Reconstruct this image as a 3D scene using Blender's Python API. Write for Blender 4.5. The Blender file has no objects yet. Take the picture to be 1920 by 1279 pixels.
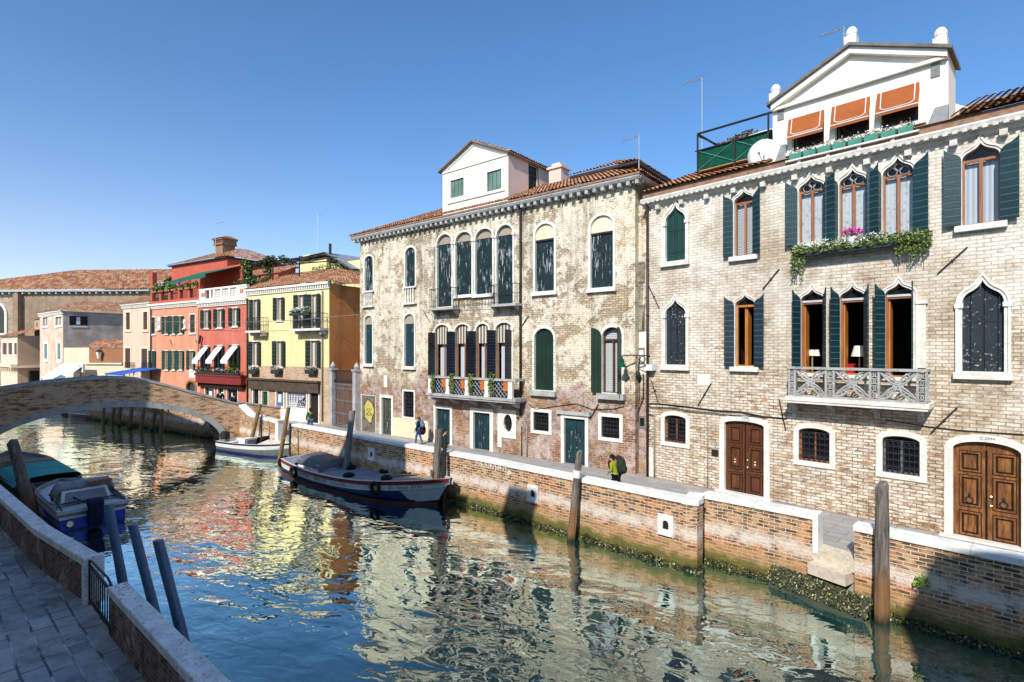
import bpy, bmesh, math, random
from mathutils import Vector, Matrix, noise as mnoise
from mathutils.geometry import tessellate_polygon
R = math.radians
random.seed(7)
scene = bpy.context.scene
COL = scene.collection
EYE, FX, HOR = 5.5, 1000.0, 655.0      # eye height over the pavement, focal length and horizon of the photograph (1920 px wide)
WATER = -1.2

# ---------------------------------------------------------------- node helpers
def nd(nt, typ, ins=None, **props):
    n = nt.nodes.new(typ)
    for k, v in props.items(): setattr(n, k, v)
    for k, v in (ins or {}).items():
        s = n.inputs[k]
        if isinstance(v, bpy.types.NodeSocket): nt.links.new(v, s)
        else:
            if isinstance(v, tuple) and len(v) == 3 and s.type == 'RGBA': v = (*v, 1)
            s.default_value = v
    return n
def mth(nt, op, a, b=0.0, c=0.0, clamp=False):
    return nd(nt, 'ShaderNodeMath', {0: a, 1: b, 2: c}, operation=op, use_clamp=clamp).outputs[0]
def mix(nt, f, a, b, blend='MIX'):
    return nd(nt, 'ShaderNodeMix', {0: f, 6: a, 7: b}, data_type='RGBA', blend_type=blend).outputs[2]
def ramp(nt, f, stops, interp='LINEAR'):
    n = nd(nt, 'ShaderNodeValToRGB', {0: f}); e = n.color_ramp; e.interpolation = interp
    while len(e.elements) < len(stops): e.elements.new(0.5)
    for el, (p, c) in zip(e.elements, stops):
        el.position = p
        el.color = (c, c, c, 1) if isinstance(c, (int, float)) else (*c, 1)
    return n.outputs[0]
def noise(nt, v, scale, detail=4, rough=0.55, dist=0.0):
    return nd(nt, 'ShaderNodeTexNoise', {'Vector': v, 'Scale': scale, 'Detail': detail, 'Roughness': rough, 'Distortion': dist}).outputs[0]
def xyz(nt, v):
    return nd(nt, 'ShaderNodeSeparateXYZ', {0: v}).outputs
def comb(nt, x=0.0, y=0.0, z=0.0):
    return nd(nt, 'ShaderNodeCombineXYZ', {0: x, 1: y, 2: z}).outputs[0]
def ocoord(nt): return nd(nt, 'ShaderNodeTexCoord').outputs['Object']
def wall_uv(nt, v):
    x = xyz(nt, v)
    return comb(nt, mth(nt, 'ADD', x[0], x[1]), x[2], 0.0), x[2]
def scl(nt, v, s):
    return nd(nt, 'ShaderNodeVectorMath', {0: v, 1: s}, operation='MULTIPLY').outputs[0]
def bump(nt, h, strength=0.5, dist=0.02, normal=None):
    ins = {'Height': h, 'Strength': strength, 'Distance': dist}
    if normal is not None: ins['Normal'] = normal
    return nd(nt, 'ShaderNodeBump', ins).outputs[0]
MATS = {}
def mat(name, fn=None, rough=0.8, spec=0.3, metal=0.0):
    m = bpy.data.materials.new(name); m.use_nodes = True
    nt = m.node_tree; b = nt.nodes['Principled BSDF']
    b.inputs['Roughness'].default_value = rough
    b.inputs['Specular IOR Level'].default_value = spec
    b.inputs['Metallic'].default_value = metal
    r = fn(nt, b) if fn else None
    if r is not None:
        nt.links.new(r, b.inputs['Base Color'])
    MATS[name] = m
    return m
def setin(nt, b, k, v): nt.links.new(v, b.inputs[k])

def brick_cols(nt, uv, c1, c2, mortar, w=0.30, h=0.105, ms=0.014):
    t = nd(nt, 'ShaderNodeTexBrick', {'Vector': uv, 'Color1': c1, 'Color2': c2, 'Mortar': mortar, 'Scale': 1.0, 'Mortar Size': ms,
           'Mortar Smooth': 0.3, 'Bias': 0.0, 'Brick Width': w, 'Row Height': h}, offset=0.5, offset_frequency=2, squash=1.0)
    return t.outputs['Color'], t.outputs['Fac']
def warp(nt, uv, amt=0.03, scale=1.2):
    n = nd(nt, 'ShaderNodeTexNoise', {'Vector': uv, 'Scale': scale, 'Detail': 3.0}).outputs['Color']
    d = nd(nt, 'ShaderNodeVectorMath', {0: n, 1: (0.5, 0.5, 0.5)}, operation='SUBTRACT').outputs[0]
    return nd(nt, 'ShaderNodeVectorMath', {0: d, 1: (amt, amt, amt), 2: uv}, operation='MULTIPLY_ADD').outputs[0]

def m_brick_pale(nt, b):
    uv, z = wall_uv(nt, ocoord(nt)); uvw = warp(nt, uv, 0.04, 1.5)
    col, fac = brick_cols(nt, uvw, (0.84, 0.75, 0.60), (0.60, 0.46, 0.32), (0.44, 0.365, 0.285), 0.31, 0.108, 0.015)
    notm = mth(nt, 'SUBTRACT', 1.0, fac)
    pz = mth(nt, 'MULTIPLY_ADD', noise(nt, uv, 0.42, 5, 0.6), 1.1, mth(nt, 'MULTIPLY', z, -0.035))      # where the face is worn: patches, more of them low down
    worn = ramp(nt, pz, [(0.22, 0.12), (0.56, 1.0)])
    cell = noise(nt, scl(nt, uvw, (2.5, 8.0, 1)), 1.0, 1, 0.5)
    col = mix(nt, mth(nt, 'MULTIPLY', mth(nt, 'MULTIPLY', ramp(nt, cell, [(0.52, 0.0), (0.60, 1.0)]), worn), mth(nt, 'MULTIPLY', notm, 0.9)), col, (0.40, 0.18, 0.075))
    cell2 = noise(nt, scl(nt, uvw, (3.1, 8.6, 1)), 1.0, 2, 0.6)
    col = mix(nt, mth(nt, 'MULTIPLY', mth(nt, 'MULTIPLY', ramp(nt, cell2, [(0.57, 0.0), (0.64, 1.0)]), worn), mth(nt, 'MULTIPLY', notm, 0.8)), col, (0.16, 0.105, 0.075))
    cell3 = noise(nt, scl(nt, uvw, (2.2, 7.4, 1)), 1.0, 2, 0.5)
    col = mix(nt, mth(nt, 'MULTIPLY', ramp(nt, cell3, [(0.50, 0.0), (0.60, 0.8)]), notm), col, (0.80, 0.74, 0.63))
    # darker joints where the face is worn
    jn = ramp(nt, noise(nt, uvw, 3.0, 5, 0.75), [(0.42, 0.0), (0.55, 0.85)])
    col = mix(nt, mth(nt, 'MULTIPLY', jn, mth(nt, 'MULTIPLY', fac, worn)), col, (0.13, 0.095, 0.07))
    # lime wash left on the upper floors
    ww = mth(nt, 'MULTIPLY_ADD', z, 0.030, noise(nt, uv, 0.6, 7, 0.68))
    col = mix(nt, ramp(nt, ww, [(0.60, 0.0), (0.82, 0.6)]), col, (0.88, 0.83, 0.73))
    col = mix(nt, ramp(nt, noise(nt, uv, 3.1, 6, 0.75), [(0.57, 0.0), (0.68, 0.65)]), col, (0.88, 0.84, 0.76))
    st = noise(nt, scl(nt, uv, (1.8, 0.2, 1)), 1.0, 6, 0.68)
    col = mix(nt, ramp(nt, st, [(0.50, 0.0), (0.72, 0.5)]), col, (0.34, 0.26, 0.20))
    col = mix(nt, ramp(nt, noise(nt, uv, 1.5, 7, 0.75), [(0.54, 0.0), (0.68, 0.55)]), col, (0.26, 0.19, 0.14))
    big = ramp(nt, noise(nt, uv, 0.33, 5, 0.62, 0.4), [(0.44, 0.0), (0.60, 0.8)])
    col = mix(nt, big, col, mix(nt, 1.0, col, (0.70, 0.63, 0.54), 'MULTIPLY'))
    col = mix(nt, ramp(nt, noise(nt, scl(nt, uv, (0.55, 1.5, 1)), 1.0, 4, 0.6), [(0.56, 0.0), (0.60, 0.6)]), col, mix(nt, 1.0, col, (1.18, 1.20, 1.24), 'MULTIPLY'))
    base = ramp(nt, mth(nt, 'ADD', z, mth(nt, 'MULTIPLY', noise(nt, uv, 1.2, 4), 1.4)), [(0.4, 0.75), (2.3, 0.0)])
    col = mix(nt, base, col, mix(nt, 1.0, col, (0.66, 0.52, 0.46), 'MULTIPLY'))
    hgt = mth(nt, 'ADD', mth(nt, 'MULTIPLY', fac, -1.2), noise(nt, uv, 13, 4, 0.7))
    setin(nt, b, 'Normal', bump(nt, hgt, 0.8, 0.03))
    return col
mat('brick_pale', m_brick_pale, 0.9, 0.15)

def m_plaster_old(nt, b):
    uv, z = wall_uv(nt, ocoord(nt)); uvw = warp(nt, uv, 0.05, 1.3)
    bc, fac = brick_cols(nt, uvw, (0.44, 0.20, 0.10), (0.22, 0.095, 0.055), (0.52, 0.43, 0.35))
    pale, _ = brick_cols(nt, uvw, (0.68, 0.54, 0.36), (0.44, 0.30, 0.175), (0.24, 0.18, 0.12), 0.30, 0.105, 0.016)
    n1 = noise(nt, uv, 1.0, 9, 0.76); n2 = noise(nt, uv, 2.6, 6, 0.72); n3 = noise(nt, uv, 0.22, 3, 0.5)
    cream = mix(nt, ramp(nt, n2, [(0.36, 0.0), (0.68, 1.0)]), (0.88, 0.805, 0.655), (0.73, 0.63, 0.46))
    cream = mix(nt, ramp(nt, noise(nt, uv, 0.5, 5, 0.6), [(0.44, 0.0), (0.62, 0.7)]), cream, (0.74, 0.64, 0.46))
    zz = mth(nt, 'MULTIPLY_ADD', z, 0.1, mth(nt, 'MULTIPLY_ADD', n1, 0.4, mth(nt, 'MULTIPLY', n3, 0.6)))
    up = ramp(nt, zz, [(0.84, 0.0), (0.90, 1.0)])
    # bare brick: ragged patches, gathered in some parts of the wall
    gath = mth(nt, 'MULTIPLY_ADD', n3, 0.5, n1)
    pf = ramp(nt, gath, [(0.775, 0.0), (0.815, 0.9)])
    thin = ramp(nt, noise(nt, uv, 1.7, 8, 0.78), [(0.46, 0.0), (0.60, 1.0)])       # thin lime skin: the courses show through it
    cream = mix(nt, mth(nt, 'MULTIPLY', thin, 0.6), cream, mix(nt, 0.45, pale, (0.84, 0.75, 0.58)))
    upper = mix(nt, pf, cream, pale)
    pinkp = mix(nt, ramp(nt, n2, [(0.4, 0.0), (0.62, 1.0)]), (0.40, 0.27, 0.23), (0.62, 0.52, 0.46))
    lower = mix(nt, ramp(nt, noise(nt, uv, 0.8, 7, 0.70), [(0.47, 0.0), (0.52, 1.0)]), bc, pinkp)
    col = mix(nt, up, lower, upper)
    col = mix(nt, ramp(nt, noise(nt, uv, 1.3, 8, 0.78), [(0.52, 0.0), (0.64, 0.75)]), col, (0.42, 0.27, 0.12))
    col = mix(nt, ramp(nt, noise(nt, scl(nt, uv, (1, 1.9, 1)), 4.5, 8, 0.82), [(0.555, 0.0), (0.62, 0.85)]), col, (0.10, 0.07, 0.05))
    col = mix(nt, ramp(nt, noise(nt, uv, 0.9, 6, 0.7), [(0.52, 0.0), (0.70, 0.22)]), col, (0.42, 0.35, 0.26))
    col = mix(nt, ramp(nt, noise(nt, uvw, 2.4, 8, 0.78), [(0.59, 0.0), (0.66, 0.6)]), col, (0.84, 0.81, 0.74))
    st = noise(nt, scl(nt, uv, (1.7, 0.13, 1)), 1.0, 7, 0.7)
    top = ramp(nt, mth(nt, 'MULTIPLY', z, 0.0775), [(0.2, 0.55), (0.95, 1.0)])
    col = mix(nt, mth(nt, 'MULTIPLY', ramp(nt, st, [(0.50, 0.0), (0.66, 0.75)]), top), col, (0.17, 0.135, 0.10))
    hgt = mth(nt, 'ADD', mth(nt, 'MULTIPLY', pf, -1.0), mth(nt, 'ADD', mth(nt, 'MULTIPLY', fac, -0.6), noise(nt, uv, 11, 5, 0.72)))
    setin(nt, b, 'Normal', bump(nt, hgt, 0.9, 0.035))
    return col
mat('plaster_old', m_plaster_old, 0.9, 0.12)

def m_brick_quay(nt, b):
    uv, z = wall_uv(nt, ocoord(nt)); uvw = warp(nt, uv, 0.04, 1.5)
    col, fac = brick_cols(nt, uvw, (0.60, 0.37, 0.19), (0.42, 0.20, 0.095), (0.72, 0.59, 0.44), 0.30, 0.10, 0.014)
    cell = noise(nt, scl(nt, uvw, (2.7, 8, 1)), 1.0, 1, 0.5)
    notm = mth(nt, 'SUBTRACT', 1.0, fac)
    col = mix(nt, mth(nt, 'MULTIPLY', ramp(nt, cell, [(0.47, 0.0), (0.58, 1.0)]), notm), col, (0.12, 0.075, 0.05))
    col = mix(nt, ramp(nt, noise(nt, uv, 0.45, 4), [(0.45, 0.0), (0.6, 0.5)]), col, mix(nt, 1.0, col, (1.25, 0.85, 0.62), 'MULTIPLY'))
    # salt bloom in a band
    band = mth(nt, 'SUBTRACT', 1.0, mth(nt, 'ABSOLUTE', mth(nt, 'MULTIPLY_ADD', z, 1.3, 0.10)), clamp=True)
    sn = noise(nt, uvw, 2.2, 7, 0.75)
    col = mix(nt, ramp(nt, mth(nt, 'MULTIPLY', band, sn), [(0.30, 0.0), (0.50, 0.85)]), col, (0.80, 0.70, 0.61))
    # washed ochre then algae towards the water
    wob = mth(nt, 'MULTIPLY_ADD', noise(nt, uv, 1.4, 5, 0.65), 0.7, z)
    col = mix(nt, ramp(nt, mth(nt, 'MULTIPLY_ADD', sn, 0.4, wob), [(0.05, 0.55), (0.16, 0.0)]), col, mix(nt, sn, (0.50, 0.26, 0.10), (0.42, 0.31, 0.17)))
    wob2 = mth(nt, 'ADD', wob, 1.0)
    col = mix(nt, ramp(nt, wob2, [(0.46, 0.9), (0.66, 0.0)]), col, mix(nt, sn, (0.05, 0.05, 0.012), (0.20, 0.20, 0.045)))
    col = mix(nt, ramp(nt, wob2, [(0.20, 1.0), (0.36, 0.0)]), col, (0.018, 0.02, 0.012))
    hgt = mth(nt, 'ADD', mth(nt, 'MULTIPLY', fac, -1.2), noise(nt, uv, 9, 5, 0.7))
    setin(nt, b, 'Normal', bump(nt, hgt, 0.8, 0.03))
    return col
mat('brick_quay', m_brick_quay, 0.85, 0.2)

def m_brick_bridge(nt, b):
    uv, z = wall_uv(nt, ocoord(nt)); uvw = warp(nt, uv, 0.05, 1.5)
    col, fac = brick_cols(nt, uvw, (0.72, 0.44, 0.25), (0.46, 0.22, 0.10), (0.64, 0.48, 0.33), 0.42, 0.13, 0.02)
    cell = noise(nt, scl(nt, uvw, (2.0, 6, 1)), 1.0, 2, 0.5)
    col = mix(nt, ramp(nt, cell, [(0.52, 0.0), (0.62, 0.8)]), col, (0.15, 0.10, 0.075))
    col = mix(nt, ramp(nt, noise(nt, uv, 0.5, 5, 0.65), [(0.5, 0.0), (0.68, 0.6)]), col, (0.70, 0.54, 0.39))
    setin(nt, b, 'Normal', bump(nt, mth(nt, 'ADD', mth(nt, 'MULTIPLY', fac, -1.0), noise(nt, uv, 7, 5, 0.7)), 0.8, 0.03))
    return col
mat('brick_bridge', m_brick_bridge, 0.9, 0.15)
def m_brick_tan(nt, b):
    uv, z = wall_uv(nt, ocoord(nt)); uvw = warp(nt, uv, 0.05, 1.5)
    col, fac = brick_cols(nt, uvw, (0.50, 0.34, 0.22), (0.36, 0.20, 0.12), (0.55, 0.45, 0.34), 0.36, 0.12, 0.016)
    col = mix(nt, ramp(nt, noise(nt, uv, 1.2, 6, 0.7), [(0.48, 0.0), (0.62, 0.8)]), col, (0.62, 0.46, 0.30))
    return mix(nt, ramp(nt, noise(nt, uv, 2.4, 6, 0.7), [(0.55, 0.0), (0.68, 0.7)]), col, (0.40, 0.17, 0.09))
mat('brick_tan', m_brick_tan, 0.9, 0.15)

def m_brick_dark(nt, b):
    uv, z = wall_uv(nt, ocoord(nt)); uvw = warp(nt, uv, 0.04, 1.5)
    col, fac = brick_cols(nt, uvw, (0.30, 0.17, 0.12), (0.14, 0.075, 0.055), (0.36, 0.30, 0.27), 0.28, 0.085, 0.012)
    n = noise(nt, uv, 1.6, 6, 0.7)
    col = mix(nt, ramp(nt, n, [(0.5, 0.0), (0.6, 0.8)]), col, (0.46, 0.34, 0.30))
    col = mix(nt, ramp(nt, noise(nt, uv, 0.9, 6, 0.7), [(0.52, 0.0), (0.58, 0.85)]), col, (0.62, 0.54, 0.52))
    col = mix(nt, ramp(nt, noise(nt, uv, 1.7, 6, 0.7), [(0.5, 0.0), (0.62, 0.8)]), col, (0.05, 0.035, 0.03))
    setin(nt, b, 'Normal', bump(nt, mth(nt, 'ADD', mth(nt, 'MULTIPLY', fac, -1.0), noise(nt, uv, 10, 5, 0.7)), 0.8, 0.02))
    return col
mat('brick_dark', m_brick_dark, 0.9, 0.15)

def stone_fn(c, dark=(0.3, 0.27, 0.22), amt=0.6, spots=0.5, sc=1.0):
    def f(nt, b):
        v = ocoord(nt)
        n = noise(nt, v, 2.2 * sc, 6, 0.68)
        col = mix(nt, ramp(nt, n, [(0.45, 0.0), (0.75, amt)]), c, dark)
        col = mix(nt, ramp(nt, noise(nt, v, 11 * sc, 4, 0.7), [(0.56, 0.0), (0.68, spots)]), col, dark)
        setin(nt, b, 'Normal', bump(nt, noise(nt, v, 16 * sc, 5, 0.7), 0.35, 0.012))
        return col
    return f
mat('stone', stone_fn((0.80, 0.76, 0.68), (0.34, 0.29, 0.23), 0.5, 0.45), 0.75, 0.25)
mat('stone_cornice', stone_fn((0.68, 0.64, 0.57), (0.24, 0.20, 0.16), 0.6, 0.5, 1.5), 0.8, 0.2)
mat('stone_rusty', stone_fn((0.68, 0.60, 0.48), (0.28, 0.15, 0.07), 0.6, 0.6, 2.0), 0.85, 0.2)
mat('stone_coping', stone_fn((0.85, 0.83, 0.78), (0.30, 0.28, 0.25), 0.45, 0.45), 0.7, 0.3)
mat('stone_grey', stone_fn((0.44, 0.43, 0.41), (0.14, 0.13, 0.12), 0.7, 0.5), 0.8, 0.25)
mat('stone_shadecoping', stone_fn((0.92, 0.92, 0.92), (0.05, 0.05, 0.055), 0.4, 0.9, 1.3), 0.7, 0.3)
mat('stone_dark', stone_fn((0.20, 0.18, 0.16), (0.05, 0.045, 0.04), 0.7, 0.5), 0.85, 0.2)
mat('iron_wall_plate', stone_fn((0.22, 0.22, 0.21), (0.1, 0.1, 0.1), 0.5, 0.3), 0.6, 0.4)

def plaster_fn(c, c2, stain=(0.35, 0.28, 0.2), amt=0.45, sc=1.0):
    def f(nt, b):
        uv, z = wall_uv(nt, ocoord(nt))
        col = mix(nt, ramp(nt, noise(nt, uv, 0.5 * sc, 6, 0.65), [(0.38, 0.0), (0.66, 1.0)]), c, c2)
        st = noise(nt, scl(nt, uv, (1.1, 0.13, 1)), 1.0, 5, 0.65)
        col = mix(nt, ramp(nt, st, [(0.5, 0.0), (0.75, amt)]), col, stain)
        col = mix(nt, ramp(nt, noise(nt, uv, 3.3 * sc, 6, 0.72), [(0.58, 0.0), (0.72, amt)]), col, stain)
        setin(nt, b, 'Normal', bump(nt, noise(nt, uv, 8, 5, 0.7), 0.3, 0.015))
        return col
    return f
mat('plaster_yellow', plaster_fn((0.82, 0.69, 0.36), (0.76, 0.61, 0.30), (0.55, 0.40, 0.18), 0.3), 0.85, 0.15)
mat('plaster_red', plaster_fn((0.64, 0.195, 0.135), (0.54, 0.145, 0.10), (0.34, 0.10, 0.08), 0.5), 0.85, 0.15)
mat('plaster_vermilion', plaster_fn((0.52, 0.115, 0.07), (0.46, 0.10, 0.06), (0.28, 0.07, 0.05), 0.4), 0.85, 0.15)
mat('plaster_orange', plaster_fn((0.72, 0.34, 0.21), (0.66, 0.28, 0.17), (0.42, 0.17, 0.10), 0.6), 0.85, 0.15)
mat('plaster_rust', plaster_fn((0.90, 0.36, 0.11), (0.80, 0.27, 0.08), (0.28, 0.09, 0.04), 0.6), 0.85, 0.15)
mat('plaster_pink', plaster_fn((0.76, 0.52, 0.37), (0.74, 0.57, 0.44), (0.45, 0.25, 0.17), 0.4), 0.85, 0.15)
mat('plaster_salmon', plaster_fn((0.68, 0.40, 0.28), (0.74, 0.62, 0.50), (0.40, 0.20, 0.13), 0.6, 1.6), 0.85, 0.15)
mat('plaster_cream', plaster_fn((0.74, 0.60, 0.40), (0.78, 0.67, 0.50), (0.45, 0.34, 0.24), 0.3), 0.85, 0.15)
mat('hall_render', plaster_fn((0.34, 0.24, 0.165), (0.25, 0.17, 0.115), (0.14, 0.10, 0.075), 0.7, 1.2), 0.9, 0.1)
mat('plaster_tan', plaster_fn((0.50, 0.33, 0.23), (0.44, 0.28, 0.19), (0.25, 0.16, 0.11), 0.45), 0.85, 0.15)
mat('plaster_brown', plaster_fn((0.36, 0.17, 0.08), (0.32, 0.15, 0.075), (0.2, 0.1, 0.06), 0.3), 0.85, 0.15)
mat('plaster_grey', plaster_fn((0.62, 0.57, 0.50), (0.38, 0.30, 0.25), (0.52, 0.27, 0.19), 0.8, 1.6), 0.9, 0.1)
mat('plaster_white', plaster_fn((0.88, 0.83, 0.73), (0.86, 0.79, 0.67), (0.50, 0.43, 0.34), 0.42), 0.85, 0.15)
mat('plaster_rosy', plaster_fn((0.72, 0.56, 0.48), (0.68, 0.50, 0.42), (0.4, 0.3, 0.26), 0.35), 0.85, 0.15)
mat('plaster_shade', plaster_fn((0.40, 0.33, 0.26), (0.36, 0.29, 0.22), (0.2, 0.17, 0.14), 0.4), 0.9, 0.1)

def m_hall_wall(nt, b):
    uv, z = wall_uv(nt, ocoord(nt))
    col, fac = brick_cols(nt, warp(nt, uv, 0.06), (0.46, 0.35, 0.25), (0.26, 0.18, 0.12), (0.50, 0.42, 0.33), 0.6, 0.22, 0.03)
    return mix(nt, ramp(nt, noise(nt, uv, 0.5, 5), [(0.4, 0.0), (0.7, 0.5)]), col, (0.24, 0.17, 0.12))
mat('brick_hall', m_hall_wall, 0.9, 0.1)

def shutter_fn(c, peel=0.5, streak=True, period=0.16, axis=0, peelcol=(0.62, 0.66, 0.66)):
    def f(nt, b):
        v = ocoord(nt); x = xyz(nt, v)
        u = mth(nt, 'ADD', x[0], x[1]) if axis == 0 else x[2]
        fr = mth(nt, 'FRACT', mth(nt, 'DIVIDE', u, period))
        gap = ramp(nt, mth(nt, 'ABSOLUTE', mth(nt, 'SUBTRACT', fr, 0.5)), [(0.42, 0.0), (0.48, 1.0)])
        sv = comb(nt, mth(nt, 'MULTIPLY', mth(nt, 'ADD', x[0], x[1]), 11.0 if streak else 13.0), mth(nt, 'MULTIPLY', x[2], 1.1 if streak else 10.0), 0.0)
        n = noise(nt, sv, 1.0, 6, 0.72)
        big = noise(nt, v, 0.8, 3)
        col = mix(nt, ramp(nt, big, [(0.35, 0.0), (0.7, 1.0)]), c, tuple(k * 0.55 for k in c))
        if peel >= 0.3:
            pk = ramp(nt, mth(nt, 'MULTIPLY_ADD', big, 0.35, n), [(0.84 - 0.12 * peel, 0.0), (0.90 - 0.12 * peel, 0.75)])
            col = mix(nt, pk, col, peelcol)
        if axis == 0: col = mix(nt, gap, col, (0.006, 0.008, 0.008))
        else: col = mix(nt, gap, col, tuple(min(1, k * 2.2 + 0.05) for k in c))
        setin(nt, b, 'Normal', bump(nt, mth(nt, 'SUBTRACT', n, gap), 0.5, 0.02))
        return col
    return f
mat('shutter_teal_peeling', shutter_fn((0.006, 0.026, 0.028), 0.85), 0.6, 0.3)
mat('shutter_teal_spotted', shutter_fn((0.022, 0.032, 0.042), 0.55, False, 0.30), 0.6, 0.3)
mat('shutter_green_clean', shutter_fn((0.006, 0.058, 0.044), 0.1, False, 0.34), 0.5, 0.35)
mat('shutter_dark_green', shutter_fn((0.008, 0.036, 0.018), 0.1, False, 0.22), 0.5, 0.35)
mat('shutter_leaf_teal', shutter_fn((0.006, 0.038, 0.045), 0.05, False, 0.20, 1), 0.45, 0.4)
mat('shutter_leaf_slate', shutter_fn((0.016, 0.034, 0.048), 0.05, False, 0.20, 1), 0.45, 0.4)
mat('shutter_leaf_navy', shutter_fn((0.006, 0.011, 0.026), 0.05, False, 0.16, 1), 0.45, 0.4)
mat('shutter_far_green', shutter_fn((0.010, 0.055, 0.032), 0.0, False, 0.30, 1), 0.5, 0.3)
mat('shutter_far_dark', shutter_fn((0.010, 0.022, 0.016), 0.0, False, 0.30, 1), 0.5, 0.3)
mat('shutter_far_brown', shutter_fn((0.07, 0.03, 0.015), 0.0, False, 0.30, 1), 0.5, 0.3)
mat('shutter_pale_green', shutter_fn((0.16, 0.26, 0.22), 0.1, False, 0.3), 0.6, 0.3)
mat('door_blue', shutter_fn((0.014, 0.052, 0.066), 0.35, True, 0.2), 0.55, 0.3)
mat('door_green', shutter_fn((0.012, 0.07, 0.025), 0.1, True, 0.2), 0.55, 0.3)
mat('door_grey', shutter_fn((0.09, 0.09, 0.07), 0.5, True, 0.2), 0.6, 0.3)

def wood_fn(c, c2, sc=1.0, rough=None):
    def f(nt, b):
        v = ocoord(nt)
        n = noise(nt, scl(nt, v, (14 * sc, 14 * sc, 1.6 * sc)), 1.0, 6, 0.65, 0.6)
        col = mix(nt, ramp(nt, n, [(0.35, 0.0), (0.65, 1.0)]), c, c2)
        col = mix(nt, ramp(nt, noise(nt, v, 2.0 * sc, 3), [(0.4, 0.0), (0.7, 0.6)]), col, c2)
        setin(nt, b, 'Normal', bump(nt, n, 0.3, 0.01))
        return col
    return f
mat('wood_walnut', wood_fn((0.36, 0.15, 0.045), (0.10, 0.035, 0.012)), 0.4, 0.45)
mat('wood_dark_door', wood_fn((0.17, 0.055, 0.022), (0.07, 0.022, 0.01)), 0.42, 0.4)
mat('wood_frame', wood_fn((0.42, 0.16, 0.06), (0.26, 0.09, 0.03)), 0.5, 0.4)
mat('wood_orange', wood_fn((0.60, 0.24, 0.05), (0.40, 0.14, 0.03)), 0.5, 0.4)
mat('wood_tan', wood_fn((0.50, 0.34, 0.18), (0.34, 0.22, 0.11)), 0.7, 0.2)
mat('wood_pole_tan', wood_fn((0.36, 0.24, 0.10), (0.16, 0.10, 0.05)), 0.8, 0.2)

def m_post(nt, b):
    v = ocoord(nt); x = xyz(nt, v)
    n = noise(nt, scl(nt, v, (16, 16, 1.3)), 1.0, 7, 0.7, 0.8)
    col = mix(nt, ramp(nt, n, [(0.36, 0.0), (0.66, 1.0)]), (0.055, 0.045, 0.038), (0.30, 0.26, 0.22))
    z = mth(nt, 'MULTIPLY_ADD', n, 0.5, x[2])
    col = mix(nt, ramp(nt, mth(nt, 'ADD', z, 0.2), [(0.15, 0.85), (0.75, 0.0)]), col, (0.26, 0.13, 0.05))
    col = mix(nt, ramp(nt, mth(nt, 'ADD', z, 1.2), [(0.28, 1.0), (0.55, 0.0)]), col, (0.03, 0.03, 0.015))
    setin(nt, b, 'Normal', bump(nt, n, 1.0, 0.04))
    return col
mat('post_wood', m_post, 0.85, 0.2)
mat('post_paint', stone_fn((0.07, 0.16, 0.29), (0.03, 0.05, 0.09), 0.7, 0.4), 0.45, 0.4)
def m_postgrey(nt, b):
    v = ocoord(nt)
    n = noise(nt, scl(nt, v, (14, 14, 1.2)), 1.0, 6, 0.7)
    return mix(nt, ramp(nt, n, [(0.35, 0.0), (0.65, 1.0)]), (0.09, 0.09, 0.095), (0.30, 0.29, 0.28))
mat('post_grey', m_postgrey, 0.85, 0.2)

def m_tile(nt, b):
    uv = nd(nt, 'ShaderNodeTexCoord').outputs['UV']
    fl = nd(nt, 'ShaderNodeVectorMath', {0: uv}, operation='FLOOR').outputs[0]
    wn = nd(nt, 'ShaderNodeTexWhiteNoise', {'Vector': fl}, noise_dimensions='2D').outputs['Value']
    col = ramp(nt, wn, [(0.0, (0.30, 0.10, 0.05)), (0.3, (0.44, 0.17, 0.08)), (0.6, (0.52, 0.25, 0.13)), (0.85, (0.58, 0.36, 0.22)), (1.0, (0.24, 0.13, 0.09))])
    v = ocoord(nt)
    col = mix(nt, ramp(nt, noise(nt, v, 1.3, 6, 0.7), [(0.48, 0.0), (0.7, 0.7)]), col, (0.13, 0.09, 0.065))
    fr = xyz(nt, nd(nt, 'ShaderNodeVectorMath', {0: uv}, operation='FRACTION').outputs[0])
    col = mix(nt, ramp(nt, fr[0], [(0.0, 0.55), (0.14, 0.0), (0.86, 0.0), (1.0, 0.55)]), col, (0.06, 0.03, 0.02))
    setin(nt, b, 'Normal', bump(nt, noise(nt, v, 20, 4, 0.7), 0.3, 0.01))
    return col
mat('roof_tile', m_tile, 0.9, 0.12)

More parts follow.
